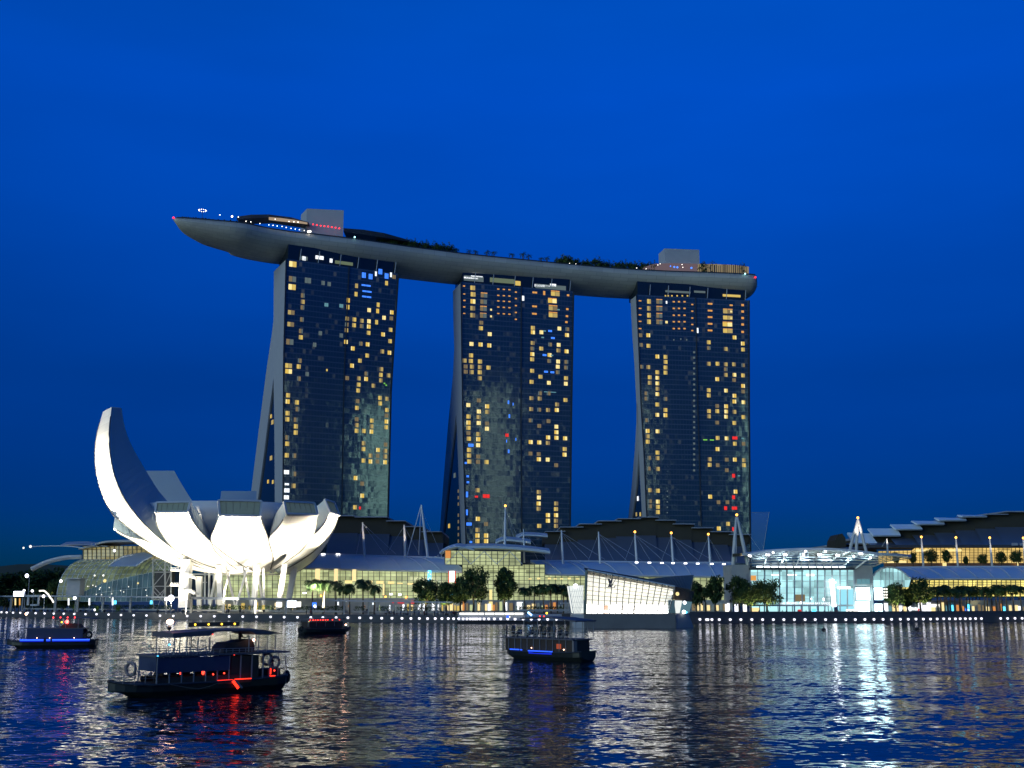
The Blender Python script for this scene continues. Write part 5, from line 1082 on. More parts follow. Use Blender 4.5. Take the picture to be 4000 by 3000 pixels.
# ------------------------------------------------------------------ left glass halls
random.seed(31)
HD = 470
p = at(500, 2380, HD); lh = thing("domed_hall", (p.x, p.y, ZP), "dim yellow green glass hall with curved glazed skirt left of the lotus museum", "hall")
g = vault_grid(325, 640, 2133, 2188, 18, 0, lambda x: HD + abs(x - 480) * .03, 4); mb = MB(); glass_uv(mb, g); mb.build("upper_glazing", M['gl_d2'], lh); mb = MB(); grid_mullions(g, mb, .2); mb.build("upper_mullion", M['mull'], lh)
wing([(306, 2141), (340, 2134), (390, 2130), (420, 2132)], HD - 2, 5, 14, "roof_wing", lh, M['grey']); wing([(370, 2122), (410, 2113), (470, 2110), (540, 2112), (640, 2122)], HD - 4, 7, 22, "roof_wing", lh, M['grey'])
wing([(235, 2129), (300, 2126), (340, 2128), (386, 2134)], HD - 3, 2, 6, "roof_wing", lh, M['grey'])
sk = []
for i in range(21):
    t = i / 20; xb = lerp(222, 640, t); xt = lerp(330, 700, t); col = []
    for j in range(10):
        s = j / 9; x = lerp(xb, xt, 1 - math.cos(s * math.pi / 2)); y = lerp(2345, 2186, math.sin(s * math.pi / 2)); col.append(at(x, y, HD - 18 + 17 * (1 - math.cos(s * math.pi / 2))))
    sk.append(col)
mb = MB(); glass_uv(mb, sk); mb.build("glass_skirt", M['gl_d'], lh); mb = MB(); grid_mullions(sk, mb, .16); mb.build("skirt_mullion", M['wmull'], lh)
q = MB(); A = [at(*z1(*u), d) for u, d in [((1338, 515), HD - 20), ((1420, 445), HD - 12), ((1520, 395), HD - 6), ((1760, 352), HD), ((1880, 392), HD - 6), ((1690, 512), HD - 20)]]; q.prism(A, (0, 1.2, .6)); q.build("shell_roof", M['roof'], lh)
q = MB(); q.tube([at(*z1(*u), HD - 21) for u in [(1338, 515), (1420, 445), (1520, 395), (1640, 372)]], .3, 6); q.tube([at(*z1(*u), HD - 21) for u in [(1680, 512), (1780, 440), (1880, 392)]], .3, 6); q.build("shell_rib", M['steel'], lh)
q = MB(); q.tube(smooth_poly([at(*z1(*u), HD - 10) for u in [(390, 548), (520, 485), (640, 442), (820, 404), (1000, 398)]], 16), .95, 6); q.build("entrance_arch", M['white'], lh)
q = MB(); q.tube(smooth_poly([at(*z1(*u), HD - 10) for u in [(395, 270), (560, 262), (720, 260), (900, 268), (1040, 290)]], 12), .22, 5); q.build("boom", M['steel'], lh)
for u, r in [((290, 285), .4), ((376, 268), .55)]: m_ = MB(); m_.ball(at(*z1(*u), HD - 10), r, 6, 4); m_.build("boom_lamp", M['whites'], lh)
for u, k, r in [((1412, 320), 'whiteb', .5), ((752, 695), 'whiteb', .6), ((1168, 626), 'whites', .35), ((1293, 690), 'warmb', .7), ((1275, 625), 'whites', .4), ((1703, 720), 'warmb', .4), ((2015, 788), 'whites', .5)]:
    m_ = MB(); m_.ball(at(*z1(*u), HD - 24), r, 6, 4); m_.build("wall_lamp", M[k], lh)
q = MB(); pbox(q, *z1(820, 655), *z1(985, 870), HD - 26, 5); q.build("entrance_block", M['grey'], lh); q = MB(); pbox(q, *z1(805, 655), *z1(990, 668), HD - 28, 8); q.build("entrance_roof", M['white'], lh)
# blue glass pavilion in front
p = at(450, 2380, 446); bp_ = thing("crystal_hall", (p.x, p.y, ZP), "unlit blue glass pavilion with slanted roofline in front of the domed hall", "pavilion")
g = []
for i in range(15):
    t = i / 14; x = lerp(312, 592, t); yt = interp(x, [(312, 2314), (395, 2278), (490, 2255), (592, 2234)]); g.append([at(lerp(x, x + 8, j / 6), lerp(2350, yt, j / 6), 446 + j * .8) for j in range(7)])
mb = MB(); glass_uv(mb, g); mb.build("glass_wall", M['gl_b'], bp_); mb = MB(); grid_mullions(g, mb, .1, 1, 3); mb.build("mullion_grid", M['wmull'], bp_)  # unlit panes; their faint blue glow is put into emission
q = MB(); q.loft([[a[-1], a[-1] + Vector((0, 16, -2)), a[-1] + Vector((0, 16, -3)), a[-1] + Vector((0, 0, -.5))] for a in g]); q.build("roof", M['roof'], bp_)
for _ in range(16):
    x = random.uniform(340, 585); m_ = MB(); m_.ball(at(x, random.uniform(2285, 2335), 445.4), .22, 5, 4); m_.build("ceiling_lamp", M['whites'], bp_)
# lattice stage frame between hall and museum
p = at(620, 2380, 430); sf = thing("stage_frame", (p.x, p.y, ZP), "tall dark scaffold frame of steel lattice left of the museum's stair tower", "scaffold"); mb = MB()
for x in (598, 645, 668): mb.bar(at(x, 2182, 430), at(x, 2385, 430), .5, .5, up=(0, 1, 0))
for y in (2185, 2235, 2290, 2340): mb.bar(at(598, y, 430), at(668, y, 430), .3, .3)
for a, b_ in (((598, 2185), (645, 2235)), ((645, 2235), (598, 2290)), ((598, 2290), (645, 2340)), ((645, 2185), (668, 2235)), ((668, 2235), (645, 2290)), ((645, 2300), (600, 2345)), ((600, 2310), (665, 2380)), ((640, 2310), (610, 2385))): mb.bar(at(*a, 430), at(*b_, 430), .25, .25)
mb.build("lattice", M['grey'], sf)
q = MB(); pbox(q, 602, 2230, 664, 2340, 432, 6); q.build("dark_screen", M['dconc'], sf)
# far left: dark trees, low ridge line
for i, (x, y, ww) in enumerate([(-40, 2250, 150), (40, 2238, 140), (105, 2228, 130), (170, 2226, 130), (228, 2232, 110)]):
    d = 620; gp = at(x, 2370, d); gp.z = ZP; tp = at(x, y, d); s = (tp.z - ZP) / 10.3
    place(TB[i % 3], gp, (ww * d / F / 6.5, ww * d / F / 6.5, s), "big dark tree in the row at the far left behind the promenade", "dark trees at the far left")
q = MB()
for i in range(40):
    x = -600 + i * 30; pass
hp = [at(x, y, 3000) for x, y in [(-700, 2240), (-200, 2222), (0, 2212), (70, 2204), (160, 2203), (240, 2208), (330, 2214), (520, 2225), (800, 2240)]]
q = MB(); q.loft([[a, a + Vector((0, 300, -20)), Vector((a.x, a.y + 300, 0)), Vector((a.x, a.y - 60, 0))] for a in hp]); structure(q.build("hills", mat("hill_green", (.03, .045, .04), .9, var=.3, vscale=.01)))
# lamps on masts at the far left
def pole_lamp(px, ytop, d, label, r, k='whiteb', group="bright lamps on posts at the far left", ybase=2385):
    g_ = at(px, ybase, d); g_.z = ZP; tp = at(px, ytop, d); o = thing("post_lamp", g_, label, "lamp", group)
    q = MB(); q.tube([g_, Vector((g_.x, g_.y, tp.z - r))], .14, 6); q.build("post", M['grey'], o); q = MB(); q.ball(tp, r, 8, 6, sc3=(1, .6, 1)); q.build("lamp_head", M[k], o); return o
M['floodw'] = lamp_mat("cold_flood", (.75, .8, 1), 6)
pole_lamp(105, 2249, 480, "high blue white floodlight above the far left promenade", .8, 'floodw')
o = thing("flood_panel", at(72, 2318, 436), "long blown out white light panel on the far left walkway", "lamp"); q = MB(); pbox(q, 53, 2310, 91, 2329, 436, .6); q.build("panel_face", M['floodw'], o); q = MB(); pbox(q, 51, 2308, 93, 2331, 436.7, .8); q.build("panel_case", M['dark'], o)
pole_lamp(94, 2307, 450, "white lamp just right of the long light panel", .5); pole_lamp(126, 2308, 450, "second white lamp right of the long light panel", .5)
pole_lamp(668, 2337, 392, "blown out white floodlight left of the museum's stair tower", 1.1, 'floodw'); pole_lamp(649, 2340, 394, "smaller white lamp beside the blown out floodlight", .6); pole_lamp(726, 2340, 380, "little white lamp at the foot of the stair tower", .4)
pole_lamp(292, 2336, 420, "small white lamp right of the string of lights", .6); pole_lamp(170, 2329, 425, "small bluish lamp below the string of lights", .55); pole_lamp(370, 2382, qd(370) + 4, "little lamp just above the quay lamps", .35)
pole_lamp(1755, 2348, 380, "white lamp in front of the mall below the airy tree", .45, group="lamps in front of the mall")
o = thing("light_string", at(185, 2340, 440), "curved string of white lights sloping down at the far left", "light string"); q = MB()
pts = smooth_poly([at(x, y, 440) for x, y in [(155, 2308), (172, 2308), (182, 2316), (190, 2324), (196, 2334), (203, 2342), (208, 2352)]], 24)
q.tube(pts, .05, 4); q.build("cable", M['dark'], o); q = MB(); [q.ball(pt, .32, 5, 4) for pt in pts]; q.build("bulb", M['whites'], o)
for x, lab in [(268, "white tube lamp on a post above the left bright green shrub"), (349, "white tube lamp on a post above the middle bright green shrub"), (440, "white tube lamp on a post above the right bright green shrub"), (60, "yellow tube lamp under the far left walkway"), (77, "orange tube lamp under the far left walkway")]:
    d = qd(x) + 8; g_ = at(x, 2385, d); g_.z = ZP; o = thing("tube_lamp", g_, lab, "lamp", "upright tube lamps of the left promenade"); q = MB(); q.tube([at(x, 2337, d), at(x, 2364, d)], .3, 6); q.build("tube", M['shopw' if x > 100 else 'shopy' if x == 60 else 'orange'], o); q = MB(); q.tube([at(x, 2364, d), g_], .12, 6); q.build("post", M['grey'], o)
for x, k, lab in [(449, 'cyanb', "cyan light box in front of the blue glass pavilion"), (590, 'cyanb', "cyan light box left of the stair tower")]:
    o = thing("light_box", at(x, 2352, 420), lab, "light box"); q = MB(); pbox(q, x - 4, 2346, x + 4, 2360, 420, .5); q.build("box_face", M[k], o); q = MB(); pbox(q, x - 5, 2345, x + 5, 2380, 420.6, .5); q.build("box_case", M['dark'], o)
# ------------------------------------------------------------------ covered walkway
def walkway(label, beam, posts, d_off, m, th=8):
    a = at(*beam[0], qd(beam[0][0]) + d_off); t = thing("covered_walkway", (a.x, a.y, ZP), label, "walkway", "covered walkways along the promenade"); q = MB()
    P = [at(x, y, qd(x) + d_off) for x, y in beam]
    q.loft([[v, v + Vector((0, 0, -th * v.y / F)), v + Vector((0, 4.5, -th * v.y / F)), v + Vector((0, 4.5, 0))] for v in P]); q.build("canopy", m, t)
    for x, wd in posts:
        d = qd(x) + d_off + 1.2; b_ = at(x, 2398, d); b_.z = ZP; tp = at(x, interp(x, beam) + th * .8, d); b_.x = tp.x; q = MB(); q.bar(b_, tp, wd * d / F, .7, up=(0, 1, 0)); q.build("post", M['conc'], t)
    return t
walkway("pale covered walkway at the far left in front of the blue glass hall", [(-60, 2327), (200, 2326), (470, 2328), (720, 2331)], [(19, 6), (46, 8), (90, 5), (218, 9), (305, 8), (403, 8), (511, 7)], 5, M['ledge'], 5)
walkway("blue grey covered walkway crossing in front of the museum's legs", [(733, 2331), (850, 2333), (1000, 2335), (1140, 2337)], [(749, 8), (875, 8), (999, 8), (1118, 7)], 4, M['slope'], 9)
walkway("pale covered walkway in front of the left arcade", [(1282, 2343), (1450, 2346), (1640, 2349), (1765, 2350)], [(1345, 6), (1440, 4), (1479, 3), (1601, 5), (1706, 7)], 4, M['ledge'], 5)
o = thing("gate_frame", at(128, 2370, 425), "white gate like frame under the far left walkway", "gate"); q = MB(); pbox(q, 105, 2326, 112, 2364, 425, .8); pbox(q, 146, 2328, 152, 2366, 425, .8); q.build("gate_post", M['white'], o); q = MB(); pbox(q, 103, 2324, 155, 2332, 424.6, 1.6); q.build("lintel", M['white'], o); q = MB(); pbox(q, 118, 2360, 148, 2367, 425, 1); q.build("sill", M['white'], o)
# ------------------------------------------------------------------ stay masts
def mast(label, b0, t0, d, r=.4, lamp=None, cables=(), legs=None, name="stay_mast", lit=None):
    B, T = at(*b0, d), at(*t0, d); o = thing(name, B, label, "mast", "white stay masts of the mall roofs")
    for i, (a, c) in enumerate(legs or [(b0, t0)]):
        A, Cc = at(*a, d), at(*c, d); q = MB(); q.tube([A - (Cc - A).normalized() * 1.0, A.lerp(Cc, .5), Cc], [r, r, r * .55], 8); q.build("pole", M['white'] if lit else M['steel'], o)
    for c in cables: q = MB(); q.tube([at(*c[0], d), at(*c[1], d + 4)], c[2] if len(c) > 2 else .05, 4, cap=False); q.build("stay_cable", M['steel'], o)
    if lamp: q = MB(); q.ball(T + Vector((0, -.1, .5)), .42, 8, 6); q.build("beacon", M['orangeb'], o)
    if lit:
        ld = bpy.data.lights.new("mast_uplight", 'SPOT'); ld.energy = lit; ld.color = (1, .88, .75); ld.spot_size = R(35); ld.spot_blend = .8; ld.shadow_soft_size = .3
        lo = bpy.data.objects.new("mast_uplight", ld); C.objects.link(lo); lo.parent = o; lo.location = (0, -4, .5); lo.rotation_euler = (T - B + Vector((0, 4, 0))).normalized().to_track_quat('-Z', 'Y').to_euler()
    return o
fan = lambda x, y, yb, l=(-40, 60, 110, 170), r=.045: [((x, y), (x + k, yb), r) for k in l]
mast("white mast nearest the lotus museum", (1424, 2166), (1416, 2040), 448, .5, None, fan(1417, 2045, 2165, (-25, 85, 130)), lit=9000)
mast("white mast with spread cables between the museum and the leaning pair", (1583, 2172), (1579, 2050), 440, .55, None, fan(1579, 2055, 2168, (-72, 18, 60)), lit=9000)
mast("tallest leaning mast with two cables beside the middle tower's foot", (1671, 2176), (1646, 1972), 436, .55, None, [((1645, 1975), (1590, 2170), .18), ((1645, 1980), (1636, 2166), .16), ((1646, 1985), (1720, 2160), .05)])
mast("mast with an orange beacon in front of the middle hotel tower", (1972, 2134), (1974, 1981), 415, .45, True, fan(1974, 1990, 2125, (-18, 40, 60)))
mast("short mast without beacon right of the middle tower's beacon mast", (2048, 2188), (2045, 2067), 418, .35, None, fan(2045, 2075, 2185, (-18, 55, 90)))
mast("dim mast without beacon left of the crystal pavilion's peak", (2199, 2191), (2193, 2071), 412, .42, None, fan(2193, 2080, 2185))
mast("dim mast without beacon above the crystal pavilion's peak", (2344, 2191), (2338, 2077), 413, .42, None, fan(2338, 2085, 2190))
mast("orange tipped mast, first of three above the long arcade roof", (2487, 2194), (2480, 2083), 414, .42, True, fan(2480, 2090, 2190))
mast("orange tipped mast, second of three above the long arcade roof", (2629, 2195), (2622, 2087), 415, .42, True, fan(2622, 2095, 2193))
mast("orange tipped mast, third of three above the long arcade roof", (2774, 2198), (2767, 2092), 416, .42, True, fan(2767, 2097, 2195, (-40, 60, 48)))
mast("tall two legged mast with orange beacon beside the right hotel tower", (2890, 2200), (2878, 2017), 380, .62, True, [((2878, 2024), (2985, 2170), .04), ((2878, 2024), (2876, 2195), .1)], [((2864, 2200), (2876, 2020)), ((2921, 2206), (2880, 2020))], lit=26000)
mast("three legged mast with orange beacon left of the exhibition hall", (3350, 2152), (3351, 2028), 400, .55, True, [], [((3345, 2152), (3350, 2028)), ((3383, 2152), (3352, 2028)), ((3320, 2148), (3349, 2032))], lit=16000)
mast("small three legged mast without beacon on the terrace roof", (3468, 2160), (3464, 2104), 420, .36, None, [((3464, 2106), (3446, 2134), .14), ((3464, 2106), (3476, 2140), .06)], lit=5000)
for b0, t0, lab in [((3607, 2214), (3599, 2103), "left of the four beacon masts on the right terrace"), ((3742, 2214), (3734, 2105), "second of the four beacon masts on the right terrace"), ((3876, 2214), (3866, 2106), "third of the four beacon masts on the right terrace"), ((4006, 2214), (3997, 2107), "beacon mast cut off by the picture's right edge")]:
    mast(lab, b0, t0, 414, .42, True, [], lit=5000)
q = MB(); p = at(2900, 2165, 378); o = thing("roof_visor", p, "dark flat visor ring below the two legged mast", "canopy"); q.loft([[at(x, y, 376), at(x, y + 12, 376), at(x, y + 12, 392), at(x, y, 392)] for x, y in ((2861, 2163), (2900, 2160), (2945, 2158))]); q.build("visor", M['droof'], o)
# translucent glass fin behind the right tower
gm_ = mat("fin_glass", (.25, .35, .45), .15, alpha=.16); p = at(2960, 2190, 500); o = thing("glass_fin", (p.x, p.y, ZP), "faint translucent glass fin rising at the right tower's foot", "glass fin")
A = [at(x, y, 500) for x, y in [(2936, 2190), (2975, 2190), (3005, 1999), (2936, 2002)]]; q = MB(); q.prism(A, (0, .3, 0)); q.build("fin_pane", gm_, o); q = MB(); q.tube([A[1], A[2], A[3]], .12, 4); q.build("fin_edge", M['ledge'], o)
# ------------------------------------------------------------------ crystal pavilion on its water platform
LD = 290
p = at(2450, 2396, LD); lv = thing("crystal_pavilion", (p.x, p.y, 0), "white lit faceted glass pavilion with a dark letter emblem on a water platform", "pavilion")
plat = MB(); A = [at(2283, 2449, LD - 1), at(2640, 2449, LD - 1), at(2640, 2396, LD - 1), at(2283, 2396, LD - 1)]; A[0].z = A[1].z = -.5; A[2].z = A[3].z = 3.45; A[3].x = A[0].x; A[2].x = A[1].x; plat.prism(A, (0, 24, 0)); plat.build("platform", M['plat'], lv)
plat = MB(); A = [at(2241, 2448, LD + 3), at(2282, 2448, LD + 1), at(2282, 2396, LD + 1), at(2238, 2396, LD + 3)]; A[0].z = A[1].z = -.5; A[2].z = A[3].z = 3.4; plat.prism(A, (0, 14, 0)); plat.build("side_platform", M['ledge'], lv)
plat = MB(); A = [at(2641, 2449, LD + 1), at(2712, 2449, LD + 8), at(2690, 2396, LD + 6), at(2641, 2396, LD + 1)]; A[0].z = A[1].z = -.5; plat.prism(A, (0, 12, 0)); plat.build("ramp_base", M['conc'], lv)
tl_, tr_, br_, bl_ = at(2295, 2226, LD + 2), at(2637, 2291, LD + 1), at(2612, 2396, LD), at(2288, 2396, LD)
def bil(s, t): return bl_.lerp(br_, s).lerp(tl_.lerp(tr_, s), t)
topf = lambda s: 1.0
inner_ = MB()                                                        # pale sunscreen wall behind the glass, its lit look put into emission besides the foot strip
g = [[bil(i / 14, j / 8 * .90 + .0) + Vector((0, 2.2, 0)) for j in range(9)] for i in range(15)]; glass_uv(inner_, g); inner_.build("sunscreen", M['gl_w2'], lv)
gw = MB(); [gw.quad(bil(i / 14, 0), bil((i + 1) / 14, 0), bil((i + 1) / 14, 1), bil(i / 14, 1)) for i in range(14)]; gw.build("glass_wall", M['clear'], lv)
q = MB()
for i in range(15): q.bar(bil(i / 14, 0) - Vector((0, .1, 0)), bil(i / 14, 1) - Vector((0, .1, 0)), .16 if i % 2 else .2, .3, up=(0, 1, 0))
for j in range(1, 10):
    t = j / 9.5; q.bar(bil(0, t) - Vector((0, .1, 0)), bil(1, t) - Vector((0, .1, 0)), .10, .2, up=(0, 1, 0))
q.build("mullion_grid", M['mull'], lv)
q = MB(); q.tube([tl_, tr_], .22, 6); q.tube([tr_, br_], .16, 6); q.build("edge_beam", M['wmull'], lv)
q = MB(); q.loft([[bil(s, .97) + Vector((0, .3, 0)), bil(s, .90) + Vector((0, 2.2, 0)), bil(s, .90) + Vector((0, 14, 2)), bil(s, .97) + Vector((0, 14, 1))] for s in (0, .3, .6, 1)]); q.build("roof", M['droof'], lv)
q = MB(); q.loft([[at(2286, 2228, LD + 2), at(2294, 2226, LD + 2), at(2294, 2226, LD + 14), at(2286, 2228, LD + 14)], [at(2280, 2396, LD), at(2289, 2396, LD), at(2289, 2396, LD + 14), at(2280, 2396, LD + 14)]]); q.build("end_wall", M['mossg'], lv)
for (x0, x1) in ((2291, 2359), (2377, 2428), (2436, 2474), (2482, 2608)): m_ = MB(); pbox(m_, x0, 2361, x1, 2396, LD + 1.6, .3); m_.build("shop_window", M['lvs'], lv)
for (x0, x1) in ((2360, 2376), (2429, 2435), (2475, 2481)): m_ = MB(); pbox(m_, x0, 2366, x1, 2396, LD + 1.5, .3); m_.build("display_niche", M['shopo'] if x0 == 2360 else M['warmd'], lv)
al = bpy.data.lights.new("foot_strip", 'AREA'); al.shape = 'RECTANGLE'; al.size = 21; al.size_y = 1.2; al.energy = 5200; al.color = (1, .97, .9)
ao = bpy.data.objects.new("foot_strip", al); C.objects.link(ao); ao.parent = lv; ao.location = (bl_.lerp(br_, .5) + Vector((0, .9, .25))) - org(lv); ao.rotation_euler = (R(180 - 24), 0, 0)
# left crystal
a_, b_, c_, d_ = at(2222, 2289, LD + 4), at(2280, 2286, LD + 2), at(2280, 2396, LD + 1), at(2240, 2396, LD + 3); lb = lambda s, t: d_.lerp(c_, s).lerp(a_.lerp(b_, s), t)
q = MB(); q.prism([lb(0, 0) + Vector((0, .8, 0)), lb(1, 0) + Vector((0, .8, 0)), lb(1, 1) + Vector((0, .8, 0)), lb(0, 1) + Vector((0, .8, 0))], (0, 9, 0)); q.build("side_crystal", M['lvl'], lv)
q = MB()
for k in range(8): q.bar(lb(max(0, k / 7 - .4), max(0, .4 - k / 7) * 1.5), lb(min(1, k / 7 + .35), 1 if k < 5 else 1 - (k - 4) * .15), .07, .1, up=(0, 1, 0))
for t in (.2, .4, .6, .8, 1): q.bar(lb(0, t), lb(1, t), .06, .1, up=(0, 1, 0))
q.bar(lb(0, 0), lb(0, 1), .14, .2, up=(0, 1, 0)); q.build("crystal_mullion", M['wmull'], lv)
# right dark crystal
lq = lambda u, v: (2200 + .2351 * u, 2200 + .2351 * v)
q = MB(); A = [at(*lq(1330, 265), LD + 10), at(*lq(1870, 212), LD + 16), at(*lq(2170, 195), LD + 20), at(*lq(2110, 440), LD + 6), at(*lq(1862, 388), LD + 3)]; q.prism(A, (0, 2, -2)); q.build("dark_roof_facet", M['facet'], lv)
q = MB(); [q.bar(at(*lq(1500 + k * 55, 262 - k * 5), LD + 11), at(*lq(1690 + k * 42, 350 + k * 9), LD + 2.5), .07, .1) for k in range(10)]; q.build("facet_seam", M['mull'], lv)
q = MB(); A = [at(*lq(1862, 392), LD + 3.2), at(*lq(2182, 470), LD + 8), at(*lq(2140, 640), LD + 8), at(*lq(1850, 600), LD + 3)]; q.prism(A, (0, 8, 0)); q.build("timber_facet", M['timber'], lv)
q = MB(); [q.bar(at(*lq(1900 + k * 22, 410 + k * 6), LD + 3.4 + k * .35), at(*lq(1890 + k * 21, 610 + k * 3), LD + 3.2 + k * .35), .12, .12, up=(0, 1, 0)) for k in range(12)]; q.build("timber_slat", M['mull'], lv)
q = MB(); A = [at(*lq(1745, 830), LD + .6), at(*lq(1870, 830), LD + 2), at(*lq(1842, 612), LD + 2.5), at(*lq(1750, 612), LD + 1)]; q.prism(A, (0, 5, 0)); q.build("corner_glass", M['gl_b'], lv)
q = MB(); A = [at(*lq(1880, 830), LD + 3), at(*lq(1935, 830), LD + 4), at(*lq(1978, 622), LD + 4), at(*lq(1895, 620), LD + 3)]; q.prism(A, (0, 4, 0)); q.build("lit_facet", M['lvl'], lv)
q = MB(); A = [at(*lq(1935, 830), LD + 4.4), at(*lq(2095, 830), LD + 8), at(*lq(2140, 642), LD + 8.5), at(*lq(1978, 624), LD + 4.6)]; q.prism(A, (0, 3, 0)); q.build("blue_facet", M['gl_b2'], lv)
for (u, v, r, k) in [(1798, 500, .4, 'whites'), (1898, 510, .5, 'warmb'), (2018, 655, .45, 'whiteb'), (2005, 810, .5, 'whiteb'), (205, 380, .6, 'whiteb'), (2045, 815, .3, 'cyanb')]:
    m_ = MB(); m_.ball(at(*lq(u, v), LD - .2 if u < 1900 and u > 300 else LD + 3), r, 6, 4); m_.build("spot_lamp", M[k], lv)
# emblem: L and V interlaced, dark blue on the glass
EM = M['emblem']
def stroke(pts, wds, name="emblem"):
    pass
q = MB(); e = lambda u, v: at(*lq(u, v), LD + .2)
q.prism([e(738, 258), e(775, 258), e(800, 400), e(778, 402)], (0, -.12, 0)); q.prism([e(868, 260), e(878, 260), e(800, 402), e(786, 400)], (0, -.12, 0))
q.prism([e(720, 254), e(795, 254), e(795, 262), e(720, 262)], (0, -.12, 0)); q.prism([e(842, 254), e(898, 254), e(898, 262), e(842, 262)], (0, -.12, 0)); q.build("emblem_letter", EM, lv)
q = MB(); f_ = lambda u, v: at(*lq(u, v), LD - .05)
q.prism([f_(800, 262), f_(826, 262), f_(765, 402), f_(738, 402)], (0, -.12, 0)); q.prism([f_(710, 396), f_(855, 396), f_(858, 406), f_(710, 406)], (0, -.12, 0)); q.prism([f_(838, 398), f_(862, 372), f_(868, 374), f_(860, 404)], (0, -.12, 0)); q.prism([f_(785, 254), f_(845, 254), f_(845, 262), f_(785, 262)], (0, -.12, 0)); q.build("emblem_letter", EM, lv)
# ------------------------------------------------------------------ pontoon, decks, small shore things
p = at(1920, 2396, qd(1920) - 2); po = thing("pontoon", (p.x, p.y, 0), "low pontoon landing with a row of white light strips", "pontoon"); q = MB()
pbox(q, 1790, 2393, 2052, 2424, qd(1900) - 4, 6); q.build("deck_wall", M['ledge'], po); q = MB(); pbox(q, 1785, 2428, 2290, 2441, qd(1900) - 5, 3); q.build("pontoon_base", M['black'], po)
for x0, x1 in ((1795, 1815), (1817, 1854), (1856, 1868), (1870, 1890), (1895, 1930), (1933, 1968), (1971, 2007), (2010, 2044)): m_ = MB(); pbox(m_, x0, 2393.5, x1, 2401, qd(1900) - 4.6, .4); m_.build("light_strip", M['whites'], po)
q = MB(); pbox(q, 2053, 2399, 2200, 2424, qd(2100) - 2, 5); q.build("shed_wall", M['ledge'], po); q = MB(); pbox(q, 2195, 2398, 2236, 2410, qd(2200) - 3, 3); q.build("shed_box", M['dark'], po)
for x in (2207, 2215, 2222, 2230): q = MB(); q.bar(at(x, 2358, 318), at(x, 2396, 318), .3, .3, up=(0, 1, 0)); q.build("deck_post", M['grey'], po)
q = MB(); pbox(q, 2190, 2354, 2238, 2358, 317.5, 2); q.build("deck_beam", M['grey'], po)
o = thing("blue_tube_sign", at(2068, 2397, qd(2068) - 3), "slanted bright blue tube light on the landing", "light"); q = MB(); q.tube([at(2062, 2391, qd(2068) - 3), at(2077, 2404, qd(2068) - 3)], .3, 6); q.build("tube", lamp_mat("pale_blue", (.25, .55, 1), 6), o); q = MB(); q.tube([at(2070, 2402, qd(2068) - 2.8), at(2070, 2426, qd(2068) - 2.8)], .12, 6); q.build("bracket", M['dark'], o)
q = MB(); p = at(3170, 2438, qd(3170) - 4); o = thing("mooring_float", (p.x, p.y, 0), "dark mooring float with a pale upright pole by the right quay", "float"); pbox(q, 3145, 2428, 3190, 2446, qd(3170) - 5, 4); q.build("float_body", M['dconc'], o); q = MB(); q.tube([at(3189, 2427, qd(3170) - 5.2), at(3197, 2444, qd(3170) - 5.2)], .1, 6); q.build("pole", M['white'], o)
for x, y in ((3218, 2463), (3582, 2459)):
    p = atz(x, y, 0); o = thing("mooring_buoy", p, "small dark buoy floating off the right quay", "buoy", "dark buoys off the right quay"); q = MB(); q.ball(p + Vector((0, 0, .2)), .55, 10, 6, sc3=(1, 1, .7)); q.build("float_body", M['black'], o); q = MB(); q.tube([p + Vector((0, 0, .4)), p + Vector((0, 0, 1.1))], .07, 5); q.build("stem", M['black'], o)
# raised deck bench line right of the pavilion
q = MB(); P = [quay(x, 3, ZP) for x in range(2700, 4101, 50)]
st = thing("step_terrace", P[0], "long dark stepped seating terrace along the right quay", "terrace")
for k in range(3):
    q = MB(); q.loft([[v + Vector((0, k * 1.6, 0)), v + Vector((0, k * 1.6, .45 * (k + 1))), v + Vector((0, k * 1.6 + 1.7, .45 * (k + 1))), v + Vector((0, k * 1.6 + 1.7, 0))] for v in P]); q.build("step", M['dconc'], st)
# quay lamps
QL = [(5.5, 2391), (26, 2392), (51, 2393), (79, 2393.5), (108, 2393.5), (139, 2395), (174, 2396), (210, 2396.5), (249, 2397), (290, 2398), (334, 2398.5), (377, 2399), (424, 2400.5), (472.5, 2402), (522, 2403), (572, 2404), (625, 2404.8), (677, 2405.5), (731, 2406), (784, 2406.5), (837, 2407), (895, 2408), (948, 2408.5), (1002, 2409), (1057, 2409.5), (1110, 2410.5), (1162, 2411), (1214, 2411.5), (1261, 2412), (1313, 2412), (1359, 2412.5), (1405, 2413), (1449, 2413.5), (1491, 2414.5), (1531, 2414.5), (1570, 2415), (1605, 2415.5), (1638, 2415.5), (1670, 2416), (1700, 2416), (1726, 2416), (1751, 2416), (1772, 2416.5), (1792, 2416.5), (1809, 2417), (1824, 2417), (1837, 2417), (1847, 2417), (1856, 2417), (1864, 2417), (1875, 2417), (1891, 2417), (1909, 2417), (1931, 2417), (1956, 2417), (1983, 2417), (2012, 2418), (2044, 2418), (2075, 2418.5), (2106, 2418.5), (2139, 2419), (2173, 2419), (2207, 2419), (2242, 2419),
      (2687, 2420), (2734, 2419), (2760, 2420), (2765, 2420), (2781, 2420), (2810, 2420), (2852.6, 2420), (2894, 2420), (2937, 2420), (2979, 2420), (3021, 2420), (3062, 2420), (3103, 2420), (3145, 2420), (3184.5, 2420), (3225, 2420), (3264, 2420), (3304, 2420), (3341, 2420), (3378.5, 2419.5), (3414, 2419), (3449.5, 2419), (3483, 2419), (3517, 2418.5), (3548, 2418.5), (3578, 2418), (3607, 2418), (3635, 2418), (3661, 2417.5), (3686.6, 2417), (3709, 2417), (3732, 2417), (3751, 2416.5), (3771, 2416.5), (3790, 2416.5), (3811, 2416), (3834, 2416), (3909, 2415.5), (3936, 2415.5), (3965, 2415), (3993, 2415)]
